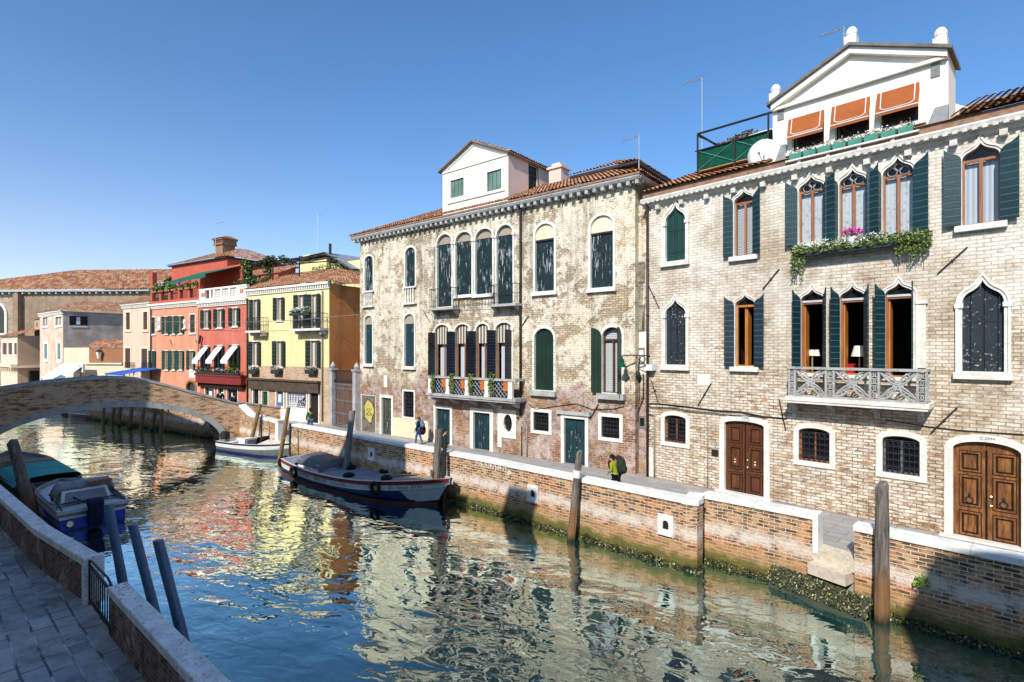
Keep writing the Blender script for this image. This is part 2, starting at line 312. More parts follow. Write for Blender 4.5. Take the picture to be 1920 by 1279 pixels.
def m_paving(nt, b):
    v = ocoord(nt)
    rot = nd(nt, 'ShaderNodeMapping', {'Vector': v, 'Rotation': (0, 0, R(41))}).outputs[0]
    rw = warp(nt, rot, 0.10, 0.9)
    t = nd(nt, 'ShaderNodeTexBrick', {'Vector': rw, 'Color1': (0.58, 0.58, 0.58), 'Color2': (0.30, 0.30, 0.31), 'Mortar': (0.70, 0.70, 0.70), 'Scale': 1.0,
        'Mortar Size': 0.02, 'Mortar Smooth': 0.25, 'Bias': 0.1, 'Brick Width': 0.66, 'Row Height': 0.34}, offset=0.5, squash=0.7, squash_frequency=3)
    col = t.outputs['Color']; fac = t.outputs['Fac']
    n = noise(nt, v, 3.0, 7, 0.7)
    col = mix(nt, ramp(nt, n, [(0.42, 0.0), (0.68, 0.8)]), col, (0.16, 0.16, 0.165))
    col = mix(nt, ramp(nt, noise(nt, v, 0.7, 4), [(0.48, 0.0), (0.66, 0.5)]), col, (0.66, 0.66, 0.66))
    col = mix(nt, ramp(nt, noise(nt, rot, 1.1, 3), [(0.45, 0.85), (0.58, 0.0)]), col, mix(nt, fac, col, (0.04, 0.04, 0.04)))
    setin(nt, b, 'Normal', bump(nt, mth(nt, 'ADD', mth(nt, 'MULTIPLY', fac, -1.2), mth(nt, 'MULTIPLY', n, 1.2)), 0.9, 0.03))
    setin(nt, b, 'Roughness', ramp(nt, n, [(0.3, 0.35), (0.7, 0.75)]))
    return col
mat('paving_dark', m_paving, 0.6, 0.4)
def m_paving_light(nt, b):
    v = ocoord(nt)
    rot = nd(nt, 'ShaderNodeMapping', {'Vector': v, 'Rotation': (0, 0, R(46))}).outputs[0]
    t = nd(nt, 'ShaderNodeTexBrick', {'Vector': warp(nt, rot, 0.06), 'Color1': (0.44, 0.42, 0.39), 'Color2': (0.34, 0.32, 0.30), 'Mortar': (0.20, 0.18, 0.16), 'Scale': 1.0,
        'Mortar Size': 0.012, 'Brick Width': 0.9, 'Row Height': 0.42}, offset=0.5)
    col = mix(nt, ramp(nt, noise(nt, v, 2.0, 6, 0.7), [(0.4, 0.0), (0.7, 0.6)]), t.outputs['Color'], (0.27, 0.24, 0.21))
    setin(nt, b, 'Normal', bump(nt, mth(nt, 'MULTIPLY', t.outputs['Fac'], -1.0), 0.6, 0.02))
    return col
mat('paving_light', m_paving_light, 0.7, 0.3)
mat('mud', stone_fn((0.06, 0.07, 0.05), (0.03, 0.03, 0.02)), 0.9, 0.1)

def m_water():
    m = bpy.data.materials.new('water'); m.use_nodes = True; nt = m.node_tree; b = nt.nodes['Principled BSDF']; out = nt.nodes['Material Output']
    g = nd(nt, 'ShaderNodeNewGeometry').outputs['Position']
    rot = nd(nt, 'ShaderNodeMapping', {'Vector': g, 'Rotation': (0, 0, R(20))}).outputs[0]
    w0 = warp(nt, rot, 0.8, 0.45)
    a = noise(nt, scl(nt, w0, (0.50, 0.85, 1)), 1.0, 1.0, 0.4, 0.5)
    c = noise(nt, scl(nt, w0, (1.9, 3.2, 1)), 1.0, 1.5, 0.5, 0.6)
    d = noise(nt, scl(nt, rot, (5, 9, 1)), 1.0, 2, 0.5)
    patch = ramp(nt, noise(nt, g, 0.14, 2), [(0.36, 0.45), (0.62, 1.0)])
    h = mth(nt, 'MULTIPLY_ADD', c, 0.30, a)
    h = mth(nt, 'MULTIPLY_ADD', mth(nt, 'MULTIPLY', d, patch), 0.022, h)
    nrm = bump(nt, mth(nt, 'MULTIPLY', h, patch), 1.0, WAVE)
    col = ramp(nt, noise(nt, g, 0.25, 3), [(0.35, (0.002, 0.050, 0.060)), (0.7, (0.010, 0.110, 0.095))])
    nt.links.new(col, b.inputs['Base Color']); b.inputs['Roughness'].default_value = .5; b.inputs['Specular IOR Level'].default_value = 0.0
    gl = nd(nt, 'ShaderNodeBsdfGlossy', {'Roughness': 0.02, 'Color': (0.88, 1.0, 0.92), 'Normal': nrm})
    fr = nd(nt, 'ShaderNodeFresnel', {'IOR': 1.45, 'Normal': nrm})
    fac = mth(nt, 'MULTIPLY_ADD', fr.outputs[0], 6.2, -0.12, clamp=True)
    mx = nd(nt, 'ShaderNodeMixShader', {0: fac, 1: b.outputs[0], 2: gl.outputs[0]})
    nt.links.new(mx.outputs[0], out.inputs[0]); MATS['water'] = m
WAVE = 0.074
m_water()

def plain(name, c, rough=0.6, spec=0.35, metal=0.0, var=0.35, sc=3.0):
    def f(nt, b):
        v = ocoord(nt)
        n = noise(nt, v, sc, 5, 0.65)
        return mix(nt, ramp(nt, n, [(0.35, 0.0), (0.7, 1.0)]), c, tuple(k * (1 - var) for k in c))
    return mat(name, f, rough, spec, metal)
plain('iron_black', (0.022, 0.022, 0.024), 0.55, 0.4)
plain('iron_grey', (0.16, 0.17, 0.18), 0.5, 0.5)
plain('pipe_brown', (0.035, 0.022, 0.018), 0.5, 0.4)
plain('pipe_grey', (0.28, 0.27, 0.25), 0.6, 0.3)
plain('metal_pale', (0.55, 0.56, 0.57), 0.4, 0.5, 0.4)
plain('brass', (0.75, 0.60, 0.34), 0.3, 0.5, 0.6)
plain('curtain_white', (0.82, 0.84, 0.86), 0.9, 0.1, 0, 0.12)
plain('white_paint', (0.80, 0.80, 0.78), 0.45, 0.4, 0, 0.15)
plain('paper_white', (0.85, 0.84, 0.80), 0.8, 0.1, 0, 0.08)
plain('black_ink', (0.015, 0.015, 0.03), 0.8, 0.1)
plain('blue_ink', (0.02, 0.03, 0.16), 0.8, 0.1)
plain('boat_blue', (0.010, 0.014, 0.13), 0.35, 0.5, 0, 0.4, 1.2)
plain('boat_bright_blue', (0.012, 0.040, 0.52), 0.35, 0.5, 0, 0.3, 1.2)
plain('boat_red', (0.26, 0.022, 0.016), 0.4, 0.45, 0, 0.3)
plain('boat_deck', (0.26, 0.28, 0.33), 0.75, 0.2, 0, 0.35, 1.5)
plain('boat_antifoul', (0.20, 0.07, 0.055), 0.7, 0.2)
plain('boat_grey_light', (0.60, 0.62, 0.66), 0.5, 0.4, 0, 0.2)
plain('planks_tan', (0.40, 0.33, 0.23), 0.8, 0.2, 0, 0.5, 6.0)
plain('tarp_grey', (0.12, 0.125, 0.135), 0.7, 0.25, 0, 0.4, 4.0)
plain('tarp_pale', (0.30, 0.31, 0.34), 0.7, 0.25, 0, 0.4, 4.0)
plain('tarp_teal', (0.05, 0.40, 0.37), 0.7, 0.2, 0, 0.35, 2.0)
plain('tarp_cream', (0.66, 0.60, 0.50), 0.8, 0.2, 0, 0.25)
plain('cloth_green', (0.004, 0.075, 0.046), 0.8, 0.15, 0, 0.5, 4.0)
plain('awning_green', (0.02, 0.15, 0.095), 0.8, 0.15)
plain('awning_white', (0.80, 0.80, 0.76), 0.8, 0.1, 0, 0.12)
plain('awning_blue', (0.03, 0.13, 0.52), 0.7, 0.2, 0, 0.2)
plain('awning_brown', (0.40, 0.115, 0.035), 0.8, 0.1, 0, 0.2)
plain('planter_green', (0.08, 0.30, 0.22), 0.6, 0.3)
plain('planter_dark', (0.03, 0.05, 0.05), 0.6, 0.3)
plain('terracotta', (0.42, 0.17, 0.08), 0.8, 0.2)
plain('tyre_rubber', (0.012, 0.012, 0.013), 0.8, 0.25)
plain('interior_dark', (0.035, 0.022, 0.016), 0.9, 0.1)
plain('glass_dark', (0.012, 0.014, 0.018), 0.08, 0.6)
plain('sign_green', (0.0, 0.16, 0.08), 0.5, 0.3)
plain('graffiti_yellow', (0.62, 0.50, 0.14), 0.7, 0.2)
plain('door_stained', (0.20, 0.18, 0.14), 0.8, 0.2, 0, 0.6)
plain('brick_band', (0.36, 0.21, 0.14), 0.85, 0.15, 0, 0.5, 6.0)
plain('fascia_brown', (0.11, 0.075, 0.055), 0.7, 0.2, 0, 0.5)
plain('poster_blue', (0.10, 0.22, 0.42), 0.5, 0.3, 0, 0.8, 3.0)
plain('skin', (0.52, 0.30, 0.21), 0.6, 0.3, 0, 0.1)
plain('hair_brown', (0.10, 0.05, 0.025), 0.7, 0.3)
plain('hair_black', (0.012, 0.010, 0.010), 0.6, 0.3)
plain('cloth_black', (0.014, 0.014, 0.018), 0.85, 0.15)
plain('cloth_navy', (0.02, 0.03, 0.07), 0.85, 0.15)
plain('denim', (0.06, 0.14, 0.30), 0.85, 0.15)
plain('cloth_lime', (0.30, 0.34, 0.02), 0.7, 0.2)
plain('cloth_forest', (0.03, 0.14, 0.045), 0.85, 0.15)
plain('cloth_olive', (0.03, 0.04, 0.03), 0.85, 0.15)
plain('cloth_brown', (0.09, 0.05, 0.03), 0.85, 0.15)
plain('cloth_maroon', (0.06, 0.012, 0.012), 0.85, 0.15)
plain('bag_blue', (0.16, 0.24, 0.38), 0.8, 0.2)
plain('lamp_cream', (0.85, 0.80, 0.68), 0.7, 0.2, 0, 0.08)
plain('red_cloth', (0.55, 0.02, 0.03), 0.7, 0.2)
plain('orange_panel', (0.62, 0.16, 0.03), 0.7, 0.2)
plain('cable_black', (0.02, 0.02, 0.02), 0.6, 0.3)
plain('white_plastic', (0.78, 0.78, 0.76), 0.5, 0.35, 0, 0.08)
plain('lead_grey', (0.30, 0.31, 0.32), 0.6, 0.35)

def m_lace(nt, b):
    x = xyz(nt, ocoord(nt))
    v = comb(nt, x[0], mth(nt, 'ADD', mth(nt, 'MULTIPLY', x[2], 1.0), mth(nt, 'MULTIPLY', mth(nt, 'SINE', mth(nt, 'MULTIPLY', x[0], 40.0)), 0.025)), 0.0)
    w = nd(nt, 'ShaderNodeTexWave', {'Vector': v, 'Scale': 3.2, 'Distortion': 1.5}, bands_direction='Y').outputs['Fac']
    return mix(nt, ramp(nt, w, [(0.3, 0.0), (0.75, 1.0)]), (0.36, 0.40, 0.44), (0.86, 0.87, 0.86))
mat('curtain_lace', m_lace, 0.9, 0.1)
def m_lacedot(nt, b):
    x = xyz(nt, ocoord(nt))
    w = nd(nt, 'ShaderNodeTexVoronoi', {'Vector': comb(nt, x[0], x[2], 0.0), 'Scale': 7.0}).outputs['Distance']
    f = nd(nt, 'ShaderNodeTexWave', {'Vector': comb(nt, x[0], 0.0, 0.0), 'Scale': 3.0}, bands_direction='X').outputs['Fac']
    c = mix(nt, ramp(nt, w, [(0.15, 0.0), (0.5, 1.0)]), (0.55, 0.60, 0.66), (0.86, 0.88, 0.9))
    return mix(nt, mth(nt, 'MULTIPLY', f, 0.35), c, (0.5, 0.56, 0.64))
mat('curtain_dotted', m_lacedot, 0.9, 0.1)
def m_stripe(nt, b):
    x = xyz(nt, ocoord(nt))
    fr = mth(nt, 'FRACT', mth(nt, 'DIVIDE', x[0], 0.22))
    return mix(nt, ramp(nt, fr, [(0.48, 0.0), (0.5, 1.0)], 'CONSTANT'), (0.62, 0.56, 0.44), (0.10, 0.08, 0.07))
mat('awning_striped', m_stripe, 0.85, 0.1)
def m_folds(nt, b):
    x = xyz(nt, ocoord(nt))
    f = nd(nt, 'ShaderNodeTexWave', {'Vector': comb(nt, x[0], 0.0, 0.0), 'Scale': 2.6, 'Distortion': 1.0}, bands_direction='X').outputs['Fac']
    setin(nt, b, 'Normal', bump(nt, f, 0.3, 0.02))
    return mix(nt, f, (0.55, 0.62, 0.72), (0.88, 0.90, 0.93))
mat('curtain_folds', m_folds, 0.9, 0.1)

def leaf_fn(cols):
    def f(nt, b):
        r = nd(nt, 'ShaderNodeNewGeometry').outputs['Random Per Island']
        return ramp(nt, r, cols)
    return f
mat('leaf_green', leaf_fn([(0.0, (0.015, 0.045, 0.010)), (0.45, (0.05, 0.12, 0.02)), (0.8, (0.13, 0.22, 0.04)), (1.0, (0.24, 0.30, 0.08))]), 0.6, 0.3)
mat('leaf_ivy', leaf_fn([(0.0, (0.03, 0.06, 0.012)), (0.5, (0.12, 0.19, 0.035)), (1.0, (0.36, 0.42, 0.14))]), 0.6, 0.3)
mat('leaf_dark', leaf_fn([(0.0, (0.010, 0.022, 0.008)), (0.6, (0.03, 0.06, 0.018)), (1.0, (0.08, 0.10, 0.03))]), 0.7, 0.2)
mat('petal_pink', leaf_fn([(0.0, (0.45, 0.02, 0.22)), (1.0, (0.80, 0.10, 0.50))]), 0.6, 0.2)
mat('petal_white', leaf_fn([(0.0, (0.35, 0.42, 0.25)), (0.4, (0.80, 0.80, 0.74)), (1.0, (0.86, 0.85, 0.80))]), 0.6, 0.2)
mat('petal_red', leaf_fn([(0.0, (0.5, 0.03, 0.03)), (1.0, (0.75, 0.18, 0.08))]), 0.6, 0.2)
mat('leaf_dry', leaf_fn([(0.0, (0.16, 0.10, 0.05)), (1.0, (0.34, 0.26, 0.14))]), 0.8, 0.2)
mat('leaf_bright', leaf_fn([(0.0, (0.12, 0.26, 0.02)), (1.0, (0.40, 0.55, 0.08))]), 0.6, 0.2)
mat('weed_shell', leaf_fn([(0.0, (0.015, 0.014, 0.007)), (0.45, (0.045, 0.045, 0.012)), (0.7, (0.13, 0.14, 0.025)), (0.86, (0.26, 0.25, 0.06)), (0.94, (0.42, 0.36, 0.24)), (1.0, (0.72, 0.66, 0.54))]), 0.6, 0.4)

def m_glass():
    m = bpy.data.materials.new('window_glass'); m.use_nodes = True; nt = m.node_tree
    nt.nodes.remove(nt.nodes['Principled BSDF'])
    out = nt.nodes['Material Output']
    t = nd(nt, 'ShaderNodeBsdfTransparent', {'Color': (0.92, 0.94, 0.95)})
    g = nd(nt, 'ShaderNodeBsdfGlossy', {'Roughness': 0.03, 'Color': (0.9, 0.9, 0.9)})
    f = nd(nt, 'ShaderNodeFresnel', {'IOR': 1.45})
    mx = nd(nt, 'ShaderNodeMixShader', {0: f.outputs[0], 1: t.outputs[0], 2: g.outputs[0]})
    nt.links.new(mx.outputs[0], out.inputs[0]); MATS['window_glass'] = m
m_glass()
# ---------------------------------------------------------------- geometry helpers
class MB:
    """collects shapes in a bmesh; build() links them as ONE mesh object"""
    def __init__(s): s.bm = bmesh.new(); s.M = None; s.uv = None
    def v(s, p):
        p = Vector(p)
        return s.bm.verts.new(s.M @ p if s.M else p)
    def face(s, pts):
        try: return s.bm.faces.new([s.v(p) for p in pts])
        except ValueError: return None
    def box(s, x0, x1, y0, y1, z0, z1):
        v = [s.v(p) for p in ((x0,y0,z0),(x1,y0,z0),(x1,y1,z0),(x0,y1,z0),(x0,y0,z1),(x1,y0,z1),(x1,y1,z1),(x0,y1,z1))]
        for f in ((0,3,2,1),(4,5,6,7),(0,1,5,4),(1,2,6,5),(2,3,7,6),(3,0,4,7)): s.bm.faces.new([v[i] for i in f])
        return s
    def loft(s, secs, close=False, caps=False, tri=False):
        rows = [[s.v(p) for p in r] for r in secs]
        n = len(rows[0])
        for a, b in zip(rows, rows[1:]):
            for i in range(n if close else n - 1):
                j = (i + 1) % n
                try: s.bm.faces.new((a[i], a[j], b[j], b[i]))
                except ValueError: pass
        if caps:
            for r in (rows[0], rows[-1]):
                try: s.bm.faces.new(r)
                except ValueError: pass
        return s
    def prism(s, poly, y0, y1):           # polygon in x,z pushed along y
        return s.loft([[(x, y0, z) for x, z in poly], [(x, y1, z) for x, z in poly]], True, True)
    def prism_h(s, poly, z0, z1):         # polygon in x,y pushed up
        return s.loft([[(x, y, z0) for x, y in poly], [(x, y, z1) for x, y in poly]], True, True)
    def ring(s, inner, outer, y0, y1):
        n = len(inner)
        a = [[s.v((x, y, z)) for x, z in p] for p in (inner, outer) for y in (y0, y1)]
        i0, i1, o0, o1 = a
        for i in range(n):
            j = (i + 1) % n
            for q in ((i0[i], i0[j], o0[j], o0[i]), (i1[i], o1[i], o1[j], i1[j]), (i0[i], i1[i], i1[j], i0[j]), (o0[i], o0[j], o1[j], o1[i])):
                try: s.bm.faces.new(q)
                except ValueError: pass
        return s
    def tube(s, pts, r, n=6, caps=True):
        pts = [Vector(p) for p in pts]; secs = []
        for i, p in enumerate(pts):
            d = (pts[min(i + 1, len(pts) - 1)] - pts[max(i - 1, 0)]).normalized()
            up = Vector((0, 0, 1)) if abs(d.z) < 0.9 else Vector((1, 0, 0))
            a = d.cross(up).normalized(); b = d.cross(a)
            rr = r[i] if isinstance(r, (list, tuple)) else r
            secs.append([p + (a * math.cos(2*math.pi*k/n) + b * math.sin(2*math.pi*k/n)) * rr for k in range(n)])
        return s.loft(secs, True, caps)
    def lathe(s, prof, c=(0, 0, 0), n=12):
        c = Vector(c)
        return s.loft([[c + Vector((r*math.cos(2*math.pi*k/n), r*math.sin(2*math.pi*k/n), z)) for k in range(n)] for r, z in prof], True, True)
    def ball(s, c, rx, ry=None, rz=None, n=10):
        ry = ry or rx; rz = rz or rx; c = Vector(c); secs = []
        for i in range(1, n):
            t = math.pi * i / n
            secs.append([c + Vector((rx*math.sin(t)*math.cos(2*math.pi*k/n), ry*math.sin(t)*math.sin(2*math.pi*k/n), rz*math.cos(t))) for k in range(n)])
        return s.loft(secs, True, True)
    def torus(s, c, R_, r, axis='z', n=16, k=8):
        c = Vector(c); secs = []
        for i in range(n + 1):
            a = 2*math.pi*i/n; row = []
            for j in range(k):
                b = 2*math.pi*j/k; q = R_ + r*math.cos(b)
                x, y, z = q*math.cos(a), q*math.sin(a), r*math.sin(b)
                row.append(c + Vector({'z': (x, y, z), 'y': (x, z, y), 'x': (z, x, y)}[axis]))
            secs.append(row)
        return s.loft(secs, True)
    def leaves(s, c, rad, n, size, rnd, shape='ball'):
        c = Vector(c)
        for _ in range(n):
            while True:
                p = Vector((rnd.uniform(-1,1), rnd.uniform(-1,1), rnd.uniform(-1,1)))
                if p.length <= 1: break
            p = c + Vector((p.x*rad[0], p.y*rad[1], p.z*rad[2]))
            d = Vector((rnd.gauss(0,1), rnd.gauss(0,1), rnd.gauss(0,1))).normalized()
            e = d.orthogonal().normalized(); e.rotate(Matrix.Rotation(rnd.uniform(0, 6.28), 3, d)); f = d.cross(e)
            k = size * rnd.uniform(0.6, 1.3)
            s.face([p - e*k*0.5, p + f*k*0.32 + d*k*0.1, p + e*k*0.6, p - f*k*0.32 + d*k*0.1])
        return s
    def wall(s, outer, holes, y=0.0, depth=0.22):
        loops = [outer] + holes
        pts = [s.v((x, y, z)) for lp in loops for x, z in lp]
        for t in tessellate_polygon([[Vector((x, z, 0)) for x, z in lp] for lp in loops]):
            try: s.bm.faces.new([pts[i] for i in t])
            except ValueError: pass
        for h in holes:
            n = len(h)
            for i in range(n):
                (xa, za), (xb, zb) = h[i], h[(i + 1) % n]
                s.face([(xa, y, za), (xb, y, zb), (xb, y + depth, zb), (xa, y + depth, za)])
        return s
    def build(s, name, m, parent=None, smooth=False, recalc=True):
        me = bpy.data.meshes.new(name)
        if recalc: bmesh.ops.recalc_face_normals(s.bm, faces=s.bm.faces)
        if smooth:
            for f in s.bm.faces: f.smooth = True
        s.bm.to_mesh(me); s.bm.free()
        me.materials.append(MATS[m] if isinstance(m, str) else m)
        o = bpy.data.objects.new(name, me); COL.objects.link(o)
        if parent: o.parent = parent
        return o

def tag(o, label, cat, group=None, kind=None):
    if label: o['label'] = label
    if cat: o['category'] = cat
    if group: o['group'] = group
    if kind: o['kind'] = kind
    return o
def structure(o): o['kind'] = 'structure'; return o
def thing(name, label, cat, loc=(0, 0, 0), rotz=0.0, group=None):
    o = bpy.data.objects.new(name, None); o.empty_display_size = 0.3; COL.objects.link(o)
    o.location = loc; o.rotation_euler = (0, 0, rotz)
    return tag(o, label, cat, group)
def copy_tree(o, parent=None, label=None, loc=None, rotz=None):
    c = o.copy(); COL.objects.link(c)
    if parent: c.parent = parent
    if label: c['label'] = label
    if loc is not None: c.location = loc
    if rotz is not None: c.rotation_euler = (0, 0, rotz)
    for ch in list(o.children): copy_tree(ch, c)
    return c
def solo(mb, name, m, label, cat, loc=(0, 0, 0), rotz=0.0, group=None, smooth=False):
    o = mb.build(name, m, None, smooth); o.location = loc; o.rotation_euler = (0, 0, rotz)
    return tag(o, label, cat, group)

def on_plane(px, py, z):                   # the place on a level plane seen at a spot of the photograph
    t = (EYE - z) * FX / (py - HOR)
    return Vector(((px - 960) / FX * t, t, z))
def at_depth(px, py, Y): return Vector(((px - 960) / FX * Y, Y, EYE + (HOR - py) / FX * Y))

class Frame:
    """local frame of a facade: x along it, y into the house, z up"""
    def __init__(s, o, d):
        s.o = Vector((o[0], o[1], 0)); d = Vector((d[0], d[1], 0)).normalized()
        s.X = d; s.Y = Vector((-d.y, d.x, 0)); s.rot = math.atan2(d.y, d.x)
    def q(s, px, py, y=0.0):               # measured position -> (along, up) on the facade plane (or a plane y in front/behind)
        d = Vector(((px - 960) / FX, 1, (HOR - py) / FX))
        o = s.o + s.Y * y
        t = o.dot(s.Y) / d.dot(s.Y)
        p = d * t
        return ((p - o).dot(s.X), p.z + EYE)
    def s(s_, px, y=0.0): return s_.q(px, HOR, y)[0]
    def z(s_, px, py, y=0.0): return s_.q(px, py, y)[1]
    def w(s, x, y, z=0.0): return s.o + s.X * x + s.Y * y + Vector((0, 0, z))

# outlines, counter-clockwise seen from the front
def o_rect(a, b, z0, z1): return [(a, z0), (b, z0), (b, z1), (a, z1)]
def o_arch(a, b, z0, zs, zt, n=14):
    c, r, h = (a + b) / 2, (b - a) / 2, zt - zs
    return [(a, z0), (b, z0)] + [(c + r*math.cos(math.pi*i/n), zs + h*math.sin(math.pi*i/n)) for i in range(n + 1)]
def bez(p0, p1, p2, p3, n):
    out = []
    for i in range(1, n + 1):
        t = i / n; u = 1 - t
        out.append(tuple(u**3*p0[k] + 3*u*u*t*p1[k] + 3*u*t*t*p2[k] + t**3*p3[k] for k in (0, 1)))
    return out
def o_ogee(a, b, z0, zs, zt, n=6):
    c, r, h = (a + b) / 2, (b - a) / 2, zt - zs
    half = [(r, 0)] + bez((r, 0), (r*1.0, .30*h), (r*.80, .46*h), (r*.56, .54*h), n) + bez((r*.56, .54*h), (r*.34, .64*h), (r*.10, .76*h), (0, h), n)
    right = [(c + x, zs + z) for x, z in half]
    left = [(c - x, zs + z) for x, z in half[:-1]][::-1]
    return [(a, z0), (b, z0)] + right + left
def o_oval(c, zc, rx, rz, n=20): return [(c + rx*math.cos(2*math.pi*i/n), zc + rz*math.sin(2*math.pi*i/n)) for i in range(n)]
def offset(poly, d):
    n = len(poly); out = []
    for i in range(n):
        (ax, az), (bx, bz), (cx, cz) = poly[i - 1], poly[i], poly[(i + 1) % n]
        e1 = Vector((bx - ax, bz - az)); e2 = Vector((cx - bx, cz - bz))
        if e1.length < 1e-6: e1 = e2
        if e2.length < 1e-6: e2 = e1
        n1 = Vector((e1.y, -e1.x)).normalized(); n2 = Vector((e2.y, -e2.x)).normalized()
        m = n1 + n2
        m = m / max(m.length_squared / 2, 0.45)
        out.append((bx + m.x*d, bz + m.y*d))
    return out
def split_half(poly, c, side):
    """left or right half of an outline, cut at x=c"""
    out = []
    n = len(poly); sg = -1 if side == 'L' else 1
    for i in range(n):
        p, q = poly[i], poly[(i + 1) % n]
        if sg*(p[0] - c) >= -1e-6: out.append(p)
        if (p[0] - c) * (q[0] - c) < -1e-12:
            t = (c - p[0]) / (q[0] - p[0]); out.append((c, p[1] + t*(q[1] - p[1])))
    return out

def leaf(parent, poly, hinge, side, angle, m, th=0.04, y=-0.03, name='shutter'):
    """a shutter leaf: half outline swung out about the hinge by angle degrees (180 = flat on the wall)"""
    a = R(angle); mb = MB()
    def tr(u, t):      # u = distance from hinge across the leaf, t = thickness
        dx = math.cos(a)*u; dy = -math.sin(a)*u
        nx, ny = math.sin(a)*t, math.cos(a)*t
        sx = 1 if side == 'L' else -1
        return hinge + sx*(dx + nx), y + dy + ny
    rows = []
    for t in (0.0, th):
        row = []
        for x, z in poly:
            X, Yv = tr(abs(x - hinge), t); row.append((X, Yv, z))
        rows.append(row)
    mb.loft(rows, True, True)
    us = [abs(x - hinge) for x, _ in poly]; zs = [z for _, z in poly]
    w, z0, z1 = max(us), min(zs), max(zs)
    return mb.build(name, m, parent)

def closed_shutter(win, poly, m, y=0.10, th=0.04, battens=True, name='shutter'):
    mb = MB(); mb.prism(poly, y, y + th)
    o = mb.build(name, m, win)
    xs = [p[0] for p in poly]; zs = [p[1] for p in poly]; c = (min(xs) + max(xs)) / 2
    b = MB(); b.box(c - .012, c + .012, y - .012, y + .002, min(zs) + .01, max(zs) - (max(zs) - min(zs))*.09)  # dark strip stands in for the shaded gap between the leaves
    if battens:
        for f in (.16, .55, .80):
            z = min(zs) + (max(zs) - min(zs))*f
            if f < .8 or (max(xs) - min(xs)) > 1: b.box(min(xs) + .03, max(xs) - .03, y - .010, y + .002, z - .02, z + .02)
    b.build('shutter_gap_and_strap', 'iron_black', win)
    return o

def grate(win, a, b, z0, z1, y, nx, nz, r=0.012, m='iron_black', curl=False):
    g = MB()
    for i in range(nx + 1):
        x = a + (b - a)*i/nx; g.tube([(x, y, z0), (x, y, z1)], r, 5)
    for i in range(nz + 1):
        z = z0 + (z1 - z0)*i/nz; g.tube([(a, y - .004, z), (b, y - .004, z)], r, 5)
    if curl:
        for zc in (z0 + (z1 - z0)/nz*.5, z1 - (z1 - z0)/nz*.5):
            for i in range(nx):
                g.torus((a + (b - a)*(i + .5)/nx, y - .01, zc), min((b - a)/nx, (z1 - z0)/nz)*.42, .010, 'y', 10, 4)
    return g.build('grate', m, win)

def glazing(win, poly, zs, y=0.12, m='wood_frame', curtain=None, transom=True, mull=True, bar=0.055, back=0.30, dark_head=False):
    xs = [p[0] for p in poly]; zz = [p[1] for p in poly]; a, b, z0 = min(xs), max(xs), min(zz); c = (a + b)/2
    f = MB(); f.ring(offset(poly, -bar), poly, y, y + .07)
    if transom: f.box(a + bar, b - bar, y - .006, y + .066, zs - bar*.7, zs + bar*.7)
    if mull: f.box(c - bar*.7, c + bar*.7, y - .012, y + .062, z0 + bar, zs - bar*.7)
    fr = f.build('frame', m, win)
    p = MB(); p.face([(x, y + .04, z) for x, z in offset(poly, -bar*.6)]); p.build('pane', 'window_glass', win, recalc=False)
    if curtain:
        k = MB(); k.face([(x, y + back, z) for x, z in (o_rect(a + .02, b - .02, z0 + .02, zs) if dark_head else offset(poly, -bar*.3))]); k.build('curtain', curtain, win)
    return fr

def tile_roof(parent, a, b, up, length, d0=0.0, d1=0.0, pitch=0.21, row=0.36, name='roof_tiles', amp=0.055, m='roof_tile', extra=None):
    """tiles laid from eave a->b up the slope; d0/d1: how far the hips cut in at the top left/right"""
    a, b, up = Vector(a), Vector(b), Vector(up).normalized()
    L = (b - a).length; x = (b - a).normalized(); nrm = x.cross(up).normalized()
    if nrm.z < 0: nrm = -nrm
    n = max(1, round(L / pitch)); pw = L / n
    bm = bmesh.new(); uvl = bm.loops.layers.uv.new('UVMap')
    prof = [(0, 0.0), (.12, .55), (.28, .95), (.42, 1.0), (.58, .85), (.72, .45), (.84, .05), (1, 0.0)]
    rnd = random.Random(int(L*100))
    for i in range(n):
        sc = (i + .5)*pw; ln = length
        if d0 and sc < d0: ln = min(ln, length*sc/d0)
        if d1 and sc > L - d1: ln = min(ln, length*(L - sc)/d1)
        if ln < .1: continue
        rows = max(1, math.ceil(ln / row)); jit = rnd.uniform(-.03, .03)
        for j in range(rows):
            t0, t1 = j*row + (jit if j else 0), min((j + 1)*row + .05 + jit, ln)
            if t1 - t0 < .02: continue
            lift0, lift1 = 0.030 + rnd.uniform(-.008, .012), 0.0
            lo, hi = [], []
            dz = rnd.uniform(-.010, .010)
            for f, h in prof:
                p = a + x*(i + f)*pw
                lo.append(bm.verts.new(p + up*t0 + nrm*(h*amp*1.1 + lift0)))
                hi.append(bm.verts.new(p + up*t1 + nrm*(h*amp*.9 + lift1)))
            for k in range(len(prof) - 1):
                fc = bm.faces.new((lo[k], lo[k+1], hi[k+1], hi[k])); fc.smooth = True
                for lp, (uu, vv) in zip(fc.loops, ((prof[k][0], .05), (prof[k+1][0], .05), (prof[k+1][0], .95), (prof[k][0], .95))):
                    lp[uvl].uv = (i + min(max(uu, .02), .98), j + vv)
    mb = MB.__new__(MB); mb.bm = bm; mb.M = None
    me = bpy.data.meshes.new(name); bm.to_mesh(me); bm.free(); me.materials.append(MATS[m])
    o = bpy.data.objects.new(name, me); COL.objects.link(o); o.parent = parent
    return o

